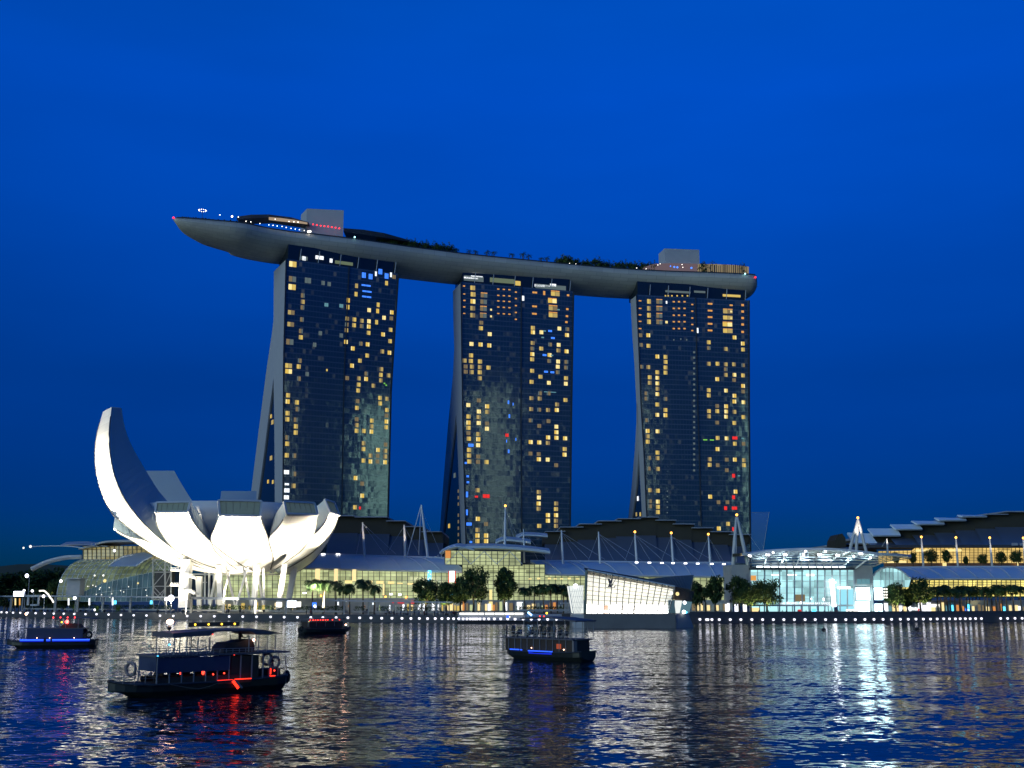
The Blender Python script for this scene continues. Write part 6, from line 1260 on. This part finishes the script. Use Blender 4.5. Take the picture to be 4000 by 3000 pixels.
def lamp_label(x):
    if x < 430: return "white lamp on the quay edge at the far left"
    if x < 1300: return "white lamp on the quay edge in front of the lotus museum"
    if x < 1790: return "white lamp on the quay edge in front of the left arcade"
    if x < 2300: return "white lamp on the quay edge by the pontoon landing"
    if x < 2800: return "white lamp at the water steps right of the crystal pavilion"
    if x < 3450: return "white lamp on the quay edge in front of the event hall"
    return "white lamp on the quay edge below the right arcade"
proto = None
for x, y in QL:
    d = qd(x) - .45 if not 1786 < x < 2250 else qd(1900) - 5.3
    p = at(x, y, d)
    if proto is None:
        proto = thing("quay_lamp", p, lamp_label(x), "lamp", "lamps along the quay edge"); q = MB(); q.ball(p, .40, 8, 6, sc3=(1, .8, 1)); q.build("globe", M['quayl'], proto); q = MB(); q.bar(p + Vector((0, 0, .3)), p + Vector((0, .45, .55)), .16, .16); q.bar(p + Vector((0, 0, .42)), p + Vector((0, 0, .3)), .5, .5); q.build("bracket", M['dark'], proto)
    else: dup(proto, p, label=lamp_label(x))

# warm uplights under some of the promenade trees
def uplight(tree, e=700, dy=-3.2):
    ld = bpy.data.lights.new("tree_uplight", 'SPOT'); ld.energy = e * 2; ld.color = (1, .86, .42); ld.spot_size = R(130); ld.spot_blend = .7; ld.shadow_soft_size = .4
    lo = bpy.data.objects.new("tree_uplight", ld); C.objects.link(lo); lo.parent = tree; lo.location = (0, 0, 1.6)
    lo.rotation_euler = Matrix.Rotation(-tree.rotation_euler.z, 3, 'Z').to_4x4().to_euler() if False else (R(180), 0, 0); lo.location = Matrix.Rotation(-tree.rotation_euler.z, 3, 'Z') @ Vector((0, dy / max(.2, tree.scale.y), 1.5 / max(.2, tree.scale.z)))
for o in [o for o in bpy.data.objects if o.parent is None and o.get('label')]:
    lb = o['label']
    if any(k in lb for k in ("sparse airy tree", "yellow green spreading", "largest tree in front", "lamp lit yellow green", "tree beside the blown", "low tree left of the biggest", "middle tree of the clump")): uplight(o, 1500)
    elif any(k in lb for k in ("big dark round tree under", "tall dark oval", "dark tree in front of the grey")): uplight(o, 700)
pl = sorted([o for o in bpy.data.objects if o.parent is None and o.name.startswith("palm_tree") and o.get('group') in ("palms below the right arcade", "palms left of the crystal pavilion", "palms in front of the left arcade")], key=lambda o: o.location.x)
for o in pl[::3]: uplight(o, 260)
# ------------------------------------------------------------------ people
def person_mesh(name, pose, cloth, seed):
    random.seed(seed)
    J = {}
    hip, chest, neck, head = Vector((0, 0, .95)), Vector((0, 0, 1.32)), Vector((0, -.02, 1.47)), Vector((0, -.04, 1.62))
    if pose == 'sit': dz = Vector((0, 0, -.48)); hip, chest, neck, head = hip + dz, chest + dz, neck + dz, head + dz
    verts = [hip, (hip + chest) / 2, chest, neck, head - Vector((0, 0, .06)), head + Vector((0, 0, .07))]; rad = [.15, .135, .165, .06, .095, .085]; ed = [(0, 1), (1, 2), (2, 3), (3, 4), (4, 5)]
    def chain(start, pts, rr):
        prev = start
        for p_, r_ in zip(pts, rr): verts.append(Vector(p_)); rad.append(r_); ed.append((prev, len(verts) - 1)); prev = len(verts) - 1
    for s in (-1, 1):
        sh = chest + Vector((s * .19, 0, .04))
        if pose == 'walk': el = sh + Vector((s * .05, s * .12, -.28)); ha = el + Vector((0, s * .06 - .1, -.24))
        elif pose == 'sit': el = sh + Vector((s * .05, -.12, -.26)); ha = el + Vector((-s * .05, -.24, -.02))
        else: el = sh + Vector((s * .07, .02, -.28)); ha = el + Vector((0, -.08, -.25))
        chain(2, [sh, el, ha, ha + (ha - el).normalized() * .14], [.062, .048, .036, .03])
        for f in range(3): verts.append(ha + (ha - el).normalized() * (.17 + .01 * f) + Vector(((f - 1) * .028, 0, 0))); rad.append(.011); ed.append((len(verts) - 2 - f, len(verts) - 1))
        hj = hip + Vector((s * .10, 0, -.05))
        if pose == 'walk': kn = hj + Vector((0, -s * .16, -.42)); ft = kn + Vector((0, s * .04 + .08, -.42))
        elif pose == 'sit': kn = hj + Vector((s * .03, -.44, .02)); ft = kn + Vector((0, 0, -.42))
        else: kn = hj + Vector((s * .02, -.02, -.44)); ft = kn + Vector((0, .02, -.42))
        chain(0, [hj, kn, ft, ft + Vector((0, -.17, -.02))], [.095, .066, .045, .04])
    me = bpy.data.meshes.new(name); me.from_pydata([tuple(v) for v in verts], ed, []); ob = bpy.data.objects.new(name, me); C.objects.link(ob)
    md = ob.modifiers.new("skin", 'SKIN'); ob.modifiers.new("sub", 'SUBSURF').levels = 1
    for v, r_ in zip(me.skin_vertices[0].data, rad): v.radius = (r_, r_)
    me.skin_vertices[0].data[0].use_root = True
    ob.modifiers[1].render_levels = 1
    dg = bpy.context.evaluated_depsgraph_get(); dg.update(); nm = bpy.data.meshes.new_from_object(ob.evaluated_get(dg)); bpy.data.objects.remove(ob)
    nm.name = name; nm.materials.clear(); [nm.materials.append(m) for m in (M['skin'], cloth, M['trouser'])]
    zt, zh = neck.z - .02, hip.z - .05
    for pl in nm.polygons:
        z = pl.center.z; pl.material_index = 0 if z > zt or (abs(pl.center.x) > .24 and z < chest.z - .3) else 2 if (z < zh or (pose == 'sit' and pl.center.y < -.2)) else 1
        pl.use_smooth = True
    return nm
M['skin'] = mat("skin", (.28, .16, .11), .6); M['trouser'] = mat("trouser_cloth", (.025, .028, .035), .8)
cl = [mat("shirt_dark", (.03, .035, .05), .8), mat("shirt_white", (.35, .35, .36), .8), mat("shirt_blue", (.04, .07, .16), .8), mat("shirt_red", (.22, .04, .03), .8)]
PM = [person_mesh("person", 'stand', cl[0], 1), person_mesh("person", 'walk', cl[1], 2), person_mesh("person", 'stand', cl[2], 3), person_mesh("person", 'sit', cl[0], 4), person_mesh("person", 'walk', cl[3], 5), person_mesh("person", 'sit', cl[2], 6)]
HAIR = MB(); HAIR.ball((0, -.02, 1.66), .108, 8, 6, sc3=(.95, 1, .95)); hm = HAIR.build("hair", M['black'], None, False); hair_me = hm.data; bpy.data.objects.remove(hm)
def person(loc, rz, k, label, group):
    o = bpy.data.objects.new("person", PM[k]); C.objects.link(o); o.location = loc; o.rotation_euler = (0, 0, rz); tag(o, label, "person", group)
    h = bpy.data.objects.new("hair", hair_me); C.objects.link(h); h.parent = o
    if k in (3, 5): h.location = (0, 0, -.48)
    return o
random.seed(77)
desc = ["person in dark top standing", "person in pale top walking", "person in blue top standing", "", "person in reddish top walking"]
for i in range(62):
    x = random.choice([random.uniform(2930, 3330), random.uniform(3040, 3460), random.uniform(2830, 3600)]); k = random.choice((0, 0, 1, 2, 4)); d = qd(x) + random.uniform(9, 26)
    g_ = quay(x, d - qd(x), ZP); g_ = Vector((at(x, 2400, d).x, d, ZP)); person(g_, random.uniform(0, 6.28), k, desc[k] + " among the crowd in front of the event hall", "people on the promenade by the event hall")
for i in range(34):
    x = random.uniform(1500, 1800); k = random.choice((0, 0, 1, 2, 4)); d = qd(x) + random.uniform(1.5, 4.5); person((at(x, 2400, d).x, d, ZP), random.uniform(0, 6.28), k, desc[k] + " on the quay in front of the left arcade", "people on the quay by the left arcade")
for i in range(10):
    x = random.uniform(640, 1300); k = random.choice((0, 1, 2, 4)); d = qd(x) + random.uniform(1.5, 4); person((at(x, 2400, d).x, d, ZP), random.uniform(0, 6.28), k, desc[k] + " on the quay in front of the lotus museum", "people on the quay by the museum")
# ------------------------------------------------------------------ river boats
M['bhull'] = mat("boat_hull", (.014, .018, .016), .42, var=.3, vscale=.8); M['bdeck'] = mat("boat_deck", (.05, .04, .03), .7); M['canvas'] = mat("blue_canvas", (.03, .045, .10), .75, var=.15, vscale=1.2); M['broof'] = mat("boat_roof", (.10, .09, .10), .6)
M['bwood'] = mat("dark_wood", (.035, .022, .016), .6, var=.3, vscale=2); M['rail'] = mat("rail_paint", (.24, .24, .25), .5); M['ring'] = mat("ring_white", (.20, .17, .16), .6); M['ringr'] = mat("ring_red", (.16, .03, .02), .6); M['rubber'] = mat("tyre_rubber", (.014, .014, .016), .85); M['rope'] = mat("rope", (.14, .13, .11), .9)
M['bred'] = lamp_mat("red_tube", (1, .03, .01), 2.6); M['bredd'] = lamp_mat("red_point", (1, .04, .02), 5); M['bblue'] = lamp_mat("blue_tube", (.02, .10, 1), 1.9); M['bbluec'] = lamp_mat("blue_tube_core", (.05, .20, 1), 1.7); M['nav'] = lamp_mat("nav_white", (1, .55, .35), 14); M['yel'] = lamp_mat("amber_point", (1, .62, .04), 4)
def boat(name, pos, heading, label, Ln=15.5, beam=4.0, s=1.0, canopy=True, cab_h=2.15, kind='dark'):
    """local frame: bow at -x, keel on the water line at z=0"""
    t = thing(name, pos, label, "boat", "river boats on the bay", rz=heading); h2 = Ln / 2
    st = [(-1.0, .06, 1.26, 1.0), (-.95, .42, 1.18, .70), (-.87, .9, 1.08, .36), (-.77, 1.35, 1.0, -.02), (-.62, 1.7, .95, -.35), (-.45, 1.88, .95, -.5), (0, 2.0, .95, -.55), (.5, 1.98, 1.0, -.5), (.85, 1.85, 1.1, -.4), (.97, 1.6, 1.18, -.2), (1.0, 1.35, 1.2, .1)]
    bs = beam / 4.0; loops = []
    for (x, hb, dz, kz) in st:
        x *= h2; hb *= bs; loops.append([Vector((x, -hb, dz)), Vector((x, -hb * .95, dz * .45)), Vector((x, -hb * .72, min(kz + .25, dz * .4))), Vector((x, 0, kz)), Vector((x, hb * .72, min(kz + .25, dz * .4))), Vector((x, hb * .95, dz * .45)), Vector((x, hb, dz))])
    q = MB(); q.loft(loops, closed=False); q.loft([[l[0] + Vector((0, .08, -.12)), l[6] + Vector((0, -.08, -.12))] for l in loops], closed=False); q.poly([l for l in loops[-1]]); q.build("hull", M['bhull'], t, world=False)
    q = MB()
    for k in (0, 6): q.tube([l[k] for l in loops], .11, 6)
    q.build("rub_rail", M['dark'], t, world=False)
    q = MB(); q.box((-h2 * .975, 0, 1.27), (.4, .4, .22)); q.build("stem_head", M['bwood'], t, world=False)
    return t, h2, bs
def sides(fn):
    for s in (-1, 1): fn(s)
def rail(t, xs, y, z0, z1, name="railing"):
    q = MB(); [q.tube([(x, y, z0), (x, y, z1)], .025, 5) for x in xs]; q.tube([(xs[0], y, z1), (xs[-1], y, z1)], .03, 5); q.tube([(xs[0], y, (z0 + z1) / 2), (xs[-1], y, (z0 + z1) / 2)], .02, 5); q.build(name, M['rail'], t, world=False)
def bx(t, name, m, c, size, rot=None):
    q = MB(); q.box(c, size, rot=rot); return q.build(name, M[m] if isinstance(m, str) else m, t, world=False)
def bead(t, name, m, c, r=.09, sc3=(1, 1, 1)):
    q = MB(); q.ball(c, r, 8, 6, sc3=sc3); return q.build(name, M[m], t, world=False)
def hung(boat_o, name, label, cat, local, make, group):
    Mx = Matrix.Translation(boat_o.location) @ Matrix.Rotation(boat_o.rotation_euler.z, 4, 'Z'); o = thing(name, Mx @ Vector(local), label, cat, group, rz=boat_o.rotation_euler.z); make(o); return o
def lifebuoy(o):
    q = MB(); q.torus((0, 0, 0), .46, .11, (0, 1, 0), 20, 8); q.build("ring", M['ring'], o, world=False); q = MB()
    for k in range(4):
        a = k * math.pi / 2 + .4; q.torus((.46 * math.cos(a), 0, .46 * math.sin(a)), .118, .03, (-math.sin(a), 0, math.cos(a)), 10, 5)
    q.build("band", M['ringr'], o, world=False)
def lifering_thin(o):
    q = MB(); q.torus((0, 0, 0), .50, .12, (1, .35, 0), 20, 8); q.build("ring", M['ring'], o, world=False); q = MB(); q.tube([(0, 0, .5), (.05, 0, .75)], .02, 4); q.build("hook", M['rail'], o, world=False)
def fender(o): q = MB(); q.ball((0, 0, 0), .42, 10, 8, sc3=(.8, .8, 1.35)); q.build("float_body", M['rubber'], o, world=False); q = MB(); q.tube([(0, 0, .5), (-.12, 0, 1.3), (-.2, 0, 1.75)], .025, 5); q.build("rope", M['rope'], o, world=False)
def tyre(o): q = MB(); q.torus((0, 0, 0), .42, .15, (0, 1, 0), 20, 8); q.build("tread", M['rubber'], o, world=False); q = MB(); q.tube([(0, 0, .42), (0, 0, .9)], .025, 5); q.build("rope", M['rope'], o, world=False)
# the large near boat
wb, ws = atz(519, 2722, 0), atz(1096, 2688, 0); hd = math.atan2(ws.y - wb.y, ws.x - wb.x); ctr_ = wb.lerp(ws, .415); ctr_.z = 0
t, h2, bs = boat("river_boat", ctr_, hd, "largest and nearest dark river boat with red light strips and an empty upper deck", Ln=(ws - wb).length * 1.14, beam=4.0)
Y = -1.75; x0, x1 = -h2 * .58, h2 * .66; zr = 3.08
for x in [x0 + (x1 - x0) * k / 9 for k in range(10)]:
    for s in (-1, 1): bx(t, "cabin_post", 'rail', (x, s * 1.75, 2.0), (.09, .09, 2.1))
bx(t, "cabin_roof", 'broof', ((x0 + x1) / 2, 0, zr + .06), (x1 - x0 + .5, 3.9, .16)); bx(t, "cabin_floor", 'bdeck', (0, 0, .98), (h2 * 1.6, 3.3, .06))
bx(t, "canvas_screen", 'canvas', (x0 + (x1 - x0) * .33, -1.82, 2.42), ((x1 - x0) * .66, .04, 1.15)); bx(t, "canvas_screen", 'canvas', (x0 + (x1 - x0) * .30, 1.82, 2.42), ((x1 - x0) * .5, .04, 1.15)); bx(t, "canvas_screen", 'canvas', (x0 - .05, 0, 2.5), (.04, 3.3, 1.1))
bx(t, "engine_casing", 'bwood', (x0 + (x1 - x0) * .83, 0, 1.95), ((x1 - x0) * .27, 3.2, 1.95))
bx(t, "cabin_wall", 'bwood', ((x0 + x1) / 2 - .8, -1.7, 1.22), ((x1 - x0) * .8, .08, .5)); bx(t, "cabin_wall", 'bwood', ((x0 + x1) / 2 - .8, 1.7, 1.22), ((x1 - x0) * .8, .08, .5))
for k in range(6): bx(t, "bench", 'bwood', (x0 + .9 + k * 1.15, .55, 1.45), (.5, 1.6, .12)); bx(t, "bench", 'bwood', (x0 + 1.15 + k * 1.15, .55, 1.75), (.08, 1.6, .6))
rail(t, [x0 + (x1 - x0) * k / 16 for k in range(17)], -1.9, zr + .14, zr + .5); rail(t, [x0 + (x1 - x0) * k / 16 for k in range(17)], 1.9, zr + .14, zr + .5); rail(t, [-h2 * .9 + k * .9 for k in range(4)], -1.0, 1.1, 1.75); rail(t, [-h2 * .9 + k * .9 for k in range(4)], 1.0, 1.1, 1.75)
for x in (-h2 * .38, -h2 * .21, -h2 * .06, h2 * .11, h2 * .55, h2 * .66): pass
cx0, cx1 = -h2 * .40, h2 * .82; zc = 4.55
for f in (0, .115, .22, .33, .72, .815, .905, .99):
    for s in (-1, 1): q = MB(); q.tube([(lerp(cx0, cx1, f), s * 1.7, zr), (lerp(cx0, cx1, f), s * 1.7, zc)], .05, 6); q.build("canopy_post", M['rail'], t, world=False)
q = MB(); L_ = []
for k in range(17):
    f = k / 16; x = lerp(cx0 - .3, cx1 + .5, f); zt = zc + .36 + .20 * math.sin(math.pi * f) - (.22 * (f - .8) / .2 if f > .8 else 0)
    zb = zc + .02 + .10 * math.sin(math.pi * f) if f < .34 or f > .70 else zt - .14
    if f > .93: zb = zt - .05
    L_.append([Vector((x, -2.0, zb)), Vector((x, 2.0, zb)), Vector((x, 2.0, zt)), Vector((x, 0, zt + .10)), Vector((x, -2.0, zt))])
q.loft(L_); q.build("canopy_roof", M['broof'], t, world=False)
rs = bx(t, "roof_sign_board", 'dark', (h2 * .20, .6, zc + .95), (4.6, .08, .34))
for k in range(4): bead(t, "roof_light", 'yel', (h2 * .20 - 1.75 + k * 1.2, .52, zc + .95), .085)
q = MB(); L_ = [[Vector((x, -a, zr + .14)), Vector((x, a, zr + .14)), Vector((x, a, zr + .14 + hh)), Vector((x, -a, zr + .14 + hh))] for x, a, hh in ((h2 * .22, 1.1, .35), (h2 * .27, 1.15, .78), (h2 * .38, 1.15, .82), (h2 * .45, 1.1, .95), (h2 * .56, 1.1, 1.0), (h2 * .6, 1.0, .5))]; q.loft(L_); q.build("wheelhouse", M['bwood'], t, world=False)
for (f, z, sz) in [(.58, .92, (1.25, .10, .10)), (.70, .98, (1.25, .10, .10))]: pass
xl = lambda f: lerp(-h2, h2, f)
for f, y_, z_, w_ in ((.595, -2.0, 1.06, 1.35), (.70, -2.03, 1.1, 1.5), (.885, -1.95, 1.22, .5)): bx(t, "red_light_strip", 'bred', (xl(f), y_, z_), (w_, .08, .07))
M['redglow'] = mat("red_strip_glow", (.35, .02, .01), .5)  # red glow below the strips, put into the hull's base colour
for f, y_, z_, w_, h_ in ((.595, -2.06, .9, 1.35, .24), (.70, -2.09, .93, 1.5, .2), (.885, -2.0, 1.1, .5, .16)): bx(t, "gunwale_glow", 'redglow', (xl(f), y_, z_), (w_, .03, h_))
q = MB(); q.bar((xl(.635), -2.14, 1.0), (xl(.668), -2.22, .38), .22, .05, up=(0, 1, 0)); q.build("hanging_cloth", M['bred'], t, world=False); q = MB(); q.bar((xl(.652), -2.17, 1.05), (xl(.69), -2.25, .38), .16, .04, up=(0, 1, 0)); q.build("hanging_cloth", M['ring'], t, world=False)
for (f, z, r_) in [(.475, 1.72, .12), (.535, 1.55, .07), (.60, 1.6, .07), (.345, 1.82, .06), (.92, 1.6, .07), (.655, 3.05, .05), (.52, 4.75, .05), (.345, 1.7, .05)]: bead(t, "red_lamp", 'bredd', (xl(f), -1.6 if f < .9 else -1.3, z), r_, (1, 1, 1.5 if r_ > .1 else 1))
q = MB(); q.tube([(xl(.90), -1.2, 1.3), (xl(.90), -1.2, 1.85)], .06, 6); q.build("stern_lamp", M['bred'], t, world=False)
q = MB(); q.tube([(cx0 - .25, -1.2, zr), (cx0 - .25, -1.2, zc + .9)], .045, 6); q.build("mast_pole", M['rail'], t, world=False); bead(t, "mast_light", 'nav', (cx0 - .25, -1.2, zc + 1.25), .24, (1.3, 1, .8)); bead(t, "mast_ball", 'black', (cx0 - .3, -1.2, zc + .75), .19); bead(t, "blue_nav_light", 'cyanb', (cx0 - .25, -1.3, zc - .55), .09); bead(t, "green_nav_light", 'cyanb', (x0 - .1, -1.9, zr + .1), .08, (1.6, 1, .6)); bead(t, "canopy_lamp", 'nav', (h2 * .55, -1.5, zc - .35), .1)
q = MB(); q.tube([(xl(.28), -2.05, .95), (xl(.38), -2.1, .62), (xl(.44), -2.1, .5), (xl(.50), -2.1, .66), (xl(.58), -2.05, .98)], .03, 5); q.build("mooring_rope", M['rope'], t, world=False)
hung(t, "life_ring", "pale life ring on the bow of the largest boat", "life ring", (-h2 * .82, -.9, 2.2), lifering_thin, "life rings on the boats"); hung(t, "life_ring", "life ring on the stern rail of the largest boat", "life ring", (h2 * .80, -1.75, 2.3), lifebuoy, "life rings on the boats"); hung(t, "life_ring", "inner life ring at the very stern of the largest boat", "life ring", (h2 * .88, .6, 2.45), lifebuoy, "life rings on the boats")
hung(t, "fender_buoy", "dark fender buoy roped to the stern of the largest boat", "fender", (h2 * 1.03, -.9, 1.0), fender, "fenders on the boats")
for x in (h2 * .75, h2 * .86, h2 * .95): bx(t, "stern_post", 'rail', (x, -1.65, 2.1), (.06, .06, 2.0))
bx(t, "stern_roof", 'broof', (h2 * .82, 0, zr + .05), (h2 * .36, 3.6, .1)); bx(t, "stern_seat", 'bwood', (h2 * .86, .2, 1.45), (1.2, 2.4, .5))
Mx = Matrix.Translation(t.location) @ Matrix.Rotation(hd, 4, 'Z'); person(Mx @ Vector((h2 * .47, -.2, zr + .70)), hd + 1.6, 3, "helmsman sitting on the roof of the largest boat", "people on the boats")
for k_, (fx, fy) in enumerate([(-.42, .4), (-.12, .9), (.06, .3), (.22, .8)]): person(Mx @ Vector((h2 * fx, fy, 1.06)), hd - 1.4, 3 if k_ % 2 else 5, "passenger sitting in the lower cabin of the largest boat", "people on the boats")
person(Mx @ Vector((h2 * .87, -.5, 1.2)), hd + 1.2, 5, "person sitting in the stern of the largest boat", "people on the boats")
# left boat with the long blue strip
a, b_ = atz(70, 2531, 0), atz(370, 2529, 0); ctr_ = a.lerp(b_, .44); ctr_.z = 0; hd = math.atan2(b_.y - a.y, b_.x - a.x); k_ = (b_ - a).length * 1.17
t, h2, bs = boat("river_boat", ctr_, hd, "low dark river boat with a long bright blue light strip at the left edge", Ln=k_, beam=3.6)
xl = lambda f: lerp(-h2, h2, f)
bx(t, "cabin_roof", 'broof', (xl(.55), 0, 2.95), (k_ * .66, 3.3, .15)); bx(t, "cabin_side", 'canvas', (xl(.55), -1.6, 2.2), (k_ * .62, .05, 1.35)); bx(t, "cabin_side", 'canvas', (xl(.55), 1.6, 2.2), (k_ * .62, .05, 1.35)); bx(t, "cabin_wall", 'bwood', (xl(.55), 0, 1.6), (k_ * .62, 3.1, .9))
q = MB(); q.loft([[Vector((x, -1, 3.0)), Vector((x, 1, 3.0)), Vector((x, 1, z)), Vector((x, -1, z))] for x, z in ((xl(.60), 3.2), (xl(.62), 3.6), (xl(.72), 3.7), (xl(.80), 3.6), (xl(.83), 3.1))]); q.build("wheelhouse", M['bwood'], t, world=False)
q = MB(); [q.loft([[Vector((x, -1.7, 4.35 + .12 * math.sin(math.pi * f))), Vector((x, 1.7, 4.35 + .12 * math.sin(math.pi * f))), Vector((x, 1.7, 4.47 + .12 * math.sin(math.pi * f))), Vector((x, -1.7, 4.47 + .12 * math.sin(math.pi * f)))] for f, x in [(k / 8, lerp(xl(.52), xl(.98), k / 8)) for k in range(9)]])]; q.build("canopy_roof", M['broof'], t, world=False)
for f in (.54, .66, .80, .95):
    for s in (-1, 1): q = MB(); q.tube([(xl(f), s * 1.5, 3), (xl(f), s * 1.5, 4.4)], .045, 5); q.build("canopy_post", M['rail'], t, world=False)
for f in (.52, .60, .68, .76): bead(t, "roof_light", 'redb', (xl(f), -1.75, 4.62), .10)
bead(t, "stern_beacon", 'redbb', (xl(.665), -1.2, 3.95), .27); bead(t, "roof_lamp", 'yel', (xl(.615), -1.6, 3.9), .12)
for a0, a1 in ((.175, .435), (.465, .51), (.53, .945)):
    q = MB(); q.box((xl((a0 + a1) / 2), -2.0, 1.25), (k_ * (a1 - a0), .06, .12)); q.build("blue_light_strip", M['bbluec'], t, world=False); q = MB(); q.box((xl((a0 + a1) / 2), -1.97, 1.2), (k_ * (a1 - a0), .03, .42)); q.build("gunwale_glow", M['bblued'], t, world=False)  # panel behind each strip carries its light wash as emission
rail(t, [xl(.10 + .035 * k) for k in range(5)], -1.2, 1.2, 2.6); q = MB(); q.tube([(xl(.205), -1, 1.2), (xl(.205), -1, 5.2)], .04, 5); q.build("mast_pole", M['rail'], t, world=False); bead(t, "mast_light", 'nav', (xl(.205), -1, 5.15), .18)
for f in (.36, .50, .77): bead(t, "deck_lamp", 'nav', (xl(f), -1.9, 1.55), .05)
hung(t, "life_ring", "life ring on the bow rail of the blue lit left boat", "life ring", (xl(.14), -1.3, 2.1), lifering_thin, "life rings on the boats"); hung(t, "tyre_fender", "black tyre hanging at the stern of the blue lit left boat", "fender", (xl(.93), -1.9, 2.0), tyre, "fenders on the boats")
# small far boat with the row of red lamps
a, b_ = atz(1178, 2477, 0), atz(1352, 2472, 0); ctr_ = a.lerp(b_, .54); ctr_.z = 0; hd = math.atan2(b_.y - a.y, b_.x - a.x) + math.pi; k_ = (b_ - a).length * 1.12
t, h2, bs = boat("river_boat", ctr_, hd, "small black boat with a row of red lamps under its roof, near the quay", Ln=k_, beam=3.4)
xl = lambda f: lerp(-h2, h2, f)
bx(t, "cabin_wall", 'bwood', (xl(.58), 0, 1.75), (k_ * .66, 2.9, 1.5)); bx(t, "cabin_roof", 'broof', (xl(.58), 0, 3.05), (k_ * .74, 3.2, .14)); bx(t, "roof_hatch", 'rail', (xl(.62), 0, 3.2), (k_ * .36, 1.8, .15))
for f in (.24, .42, .60, .78, .94):
    for s in (-1, 1): bx(t, "cabin_post", 'rail', (xl(f), s * 1.45, 2.3), (.07, .07, 1.5))
for f in (.22, .36, .455, .50, .55, .60, .65, .70, .745, .80): bead(t, "roof_light", 'bredd', (xl(f + .11), 1.62, 2.88), .10, (1.5, 1, 1))
bead(t, "bow_lamp", 'nav', (xl(.19), 1.5, 1.75), .17); bead(t, "stern_lamp", 'shopy', (xl(.93), 1.5, 2.6), .12)
hung(t, "tyre_fender", "black tyre hanging at the stern of the small red lit boat", "fender", (xl(1.01), .4, 1.1), tyre, "fenders on the boats")
# boat in the middle with passengers on its open deck
a, b_ = atz(1995, 2568, 0), atz(2285, 2584, 0); ctr_ = a.lerp(b_, .5); ctr_.z = 0; hd = math.atan2(b_.y - a.y, b_.x - a.x); k_ = (b_ - a).length * 1.1
t, h2, bs = boat("river_boat", ctr_, hd, "river boat with passengers on its upper deck and blue light strips along its side", Ln=k_, beam=3.9)
xl = lambda f: lerp(-h2, h2, f)
bx(t, "cabin_wall", 'bwood', (xl(.50), 0, 1.75), (k_ * .82, 3.1, 1.5)); bx(t, "upper_deck", 'broof', (xl(.48), 0, 2.6), (k_ * .9, 3.6, .14))
for k in range(12): bx(t, "cabin_post", 'rail', (xl(.06 + .078 * k), -1.62, 1.9), (.07, .07, 1.5))
rail(t, [xl(.03 + .066 * k) for k in range(14)], -1.7, 2.65, 3.4); rail(t, [xl(.03 + .066 * k) for k in range(14)], 1.7, 2.65, 3.4)
q = MB(); q.loft([[Vector((x, -1.9, z)), Vector((x, 1.9, z)), Vector((x, 1.9, z + .16)), Vector((x, -1.9, z + .16))] for x, z in ((xl(.30), 4.95), (xl(.5), 5.15), (xl(.7), 5.1), (xl(.97), 4.75))]); q.build("canopy_roof", M['broof'], t, world=False)
for f in (.33, .50, .70, .83, .89, .955):
    for s in (-1, 1): q = MB(); q.tube([(xl(f), s * 1.6, 2.6), (xl(f), s * 1.6, 4.95)], .045, 5); q.build("canopy_post", M['rail'], t, world=False)
for a0, a1, z in ((.18, .30, 1.18), (.315, .335, 1.16), (.41, .66, 1.10), (.665, .705, 1.1)):
    q = MB(); q.box((xl((a0 + a1) / 2), -2.02, z), (k_ * (a1 - a0), .06, .13)); q.build("blue_light_strip", M['bblue'], t, world=False)
q = MB(); q.box((xl(.555), -1.99, .95), (k_ * .28, .03, .4)); q.build("gunwale_glow", M['bblued'], t, world=False)
for f, z, k, r_ in [(.535, 5.35, 'bredd', .08), (.585, 5.35, 'bredd', .08), (.62, 5.75, 'yel', .13), (.13, 5.2, 'bblue', .2), (.155, 5.2, 'whites', .09), (.43, 1.45, 'nav', .05), (.82, 1.4, 'nav', .06)]: bead(t, "boat_lamp", k, (xl(f), -1.7, z), r_)
bx(t, "glow_window", lamp_mat("ember_glow", (1, .16, .03), .35, 'NONE'), (xl(.755), -1.6, 1.75), (.75, .05, .6)); bx(t, "stern_curtain", 'ring', (xl(.93), -1.4, 1.8), (.2, .6, 1.3))
Mx = Matrix.Translation(t.location) @ Matrix.Rotation(hd, 4, 'Z')
for i, (f, y, k) in enumerate([(.06, -.9, 0), (.11, -.2, 2), (.145, -1.0, 0), (.19, -.5, 3), (.26, -1.1, 5), (.31, .2, 3), (.37, -1, 5), (.41, -.3, 3), (.475, -.6, 0), (.50, .4, 2), (.545, -.9, 3), (.585, -.8, 0), (.615, -.3, 2), (.64, .5, 5), (.72, -.9, 3), (.77, -.4, 5), (.81, -1.0, 3)]):
    person(Mx @ Vector((xl(f), y, 2.68)), hd + random.uniform(-.6, .6), k, ["passenger standing", "", "passenger in blue standing", "passenger in dark top sitting", "", "passenger in blue sitting"][k] + " on the upper deck of the middle boat", "people on the boats")
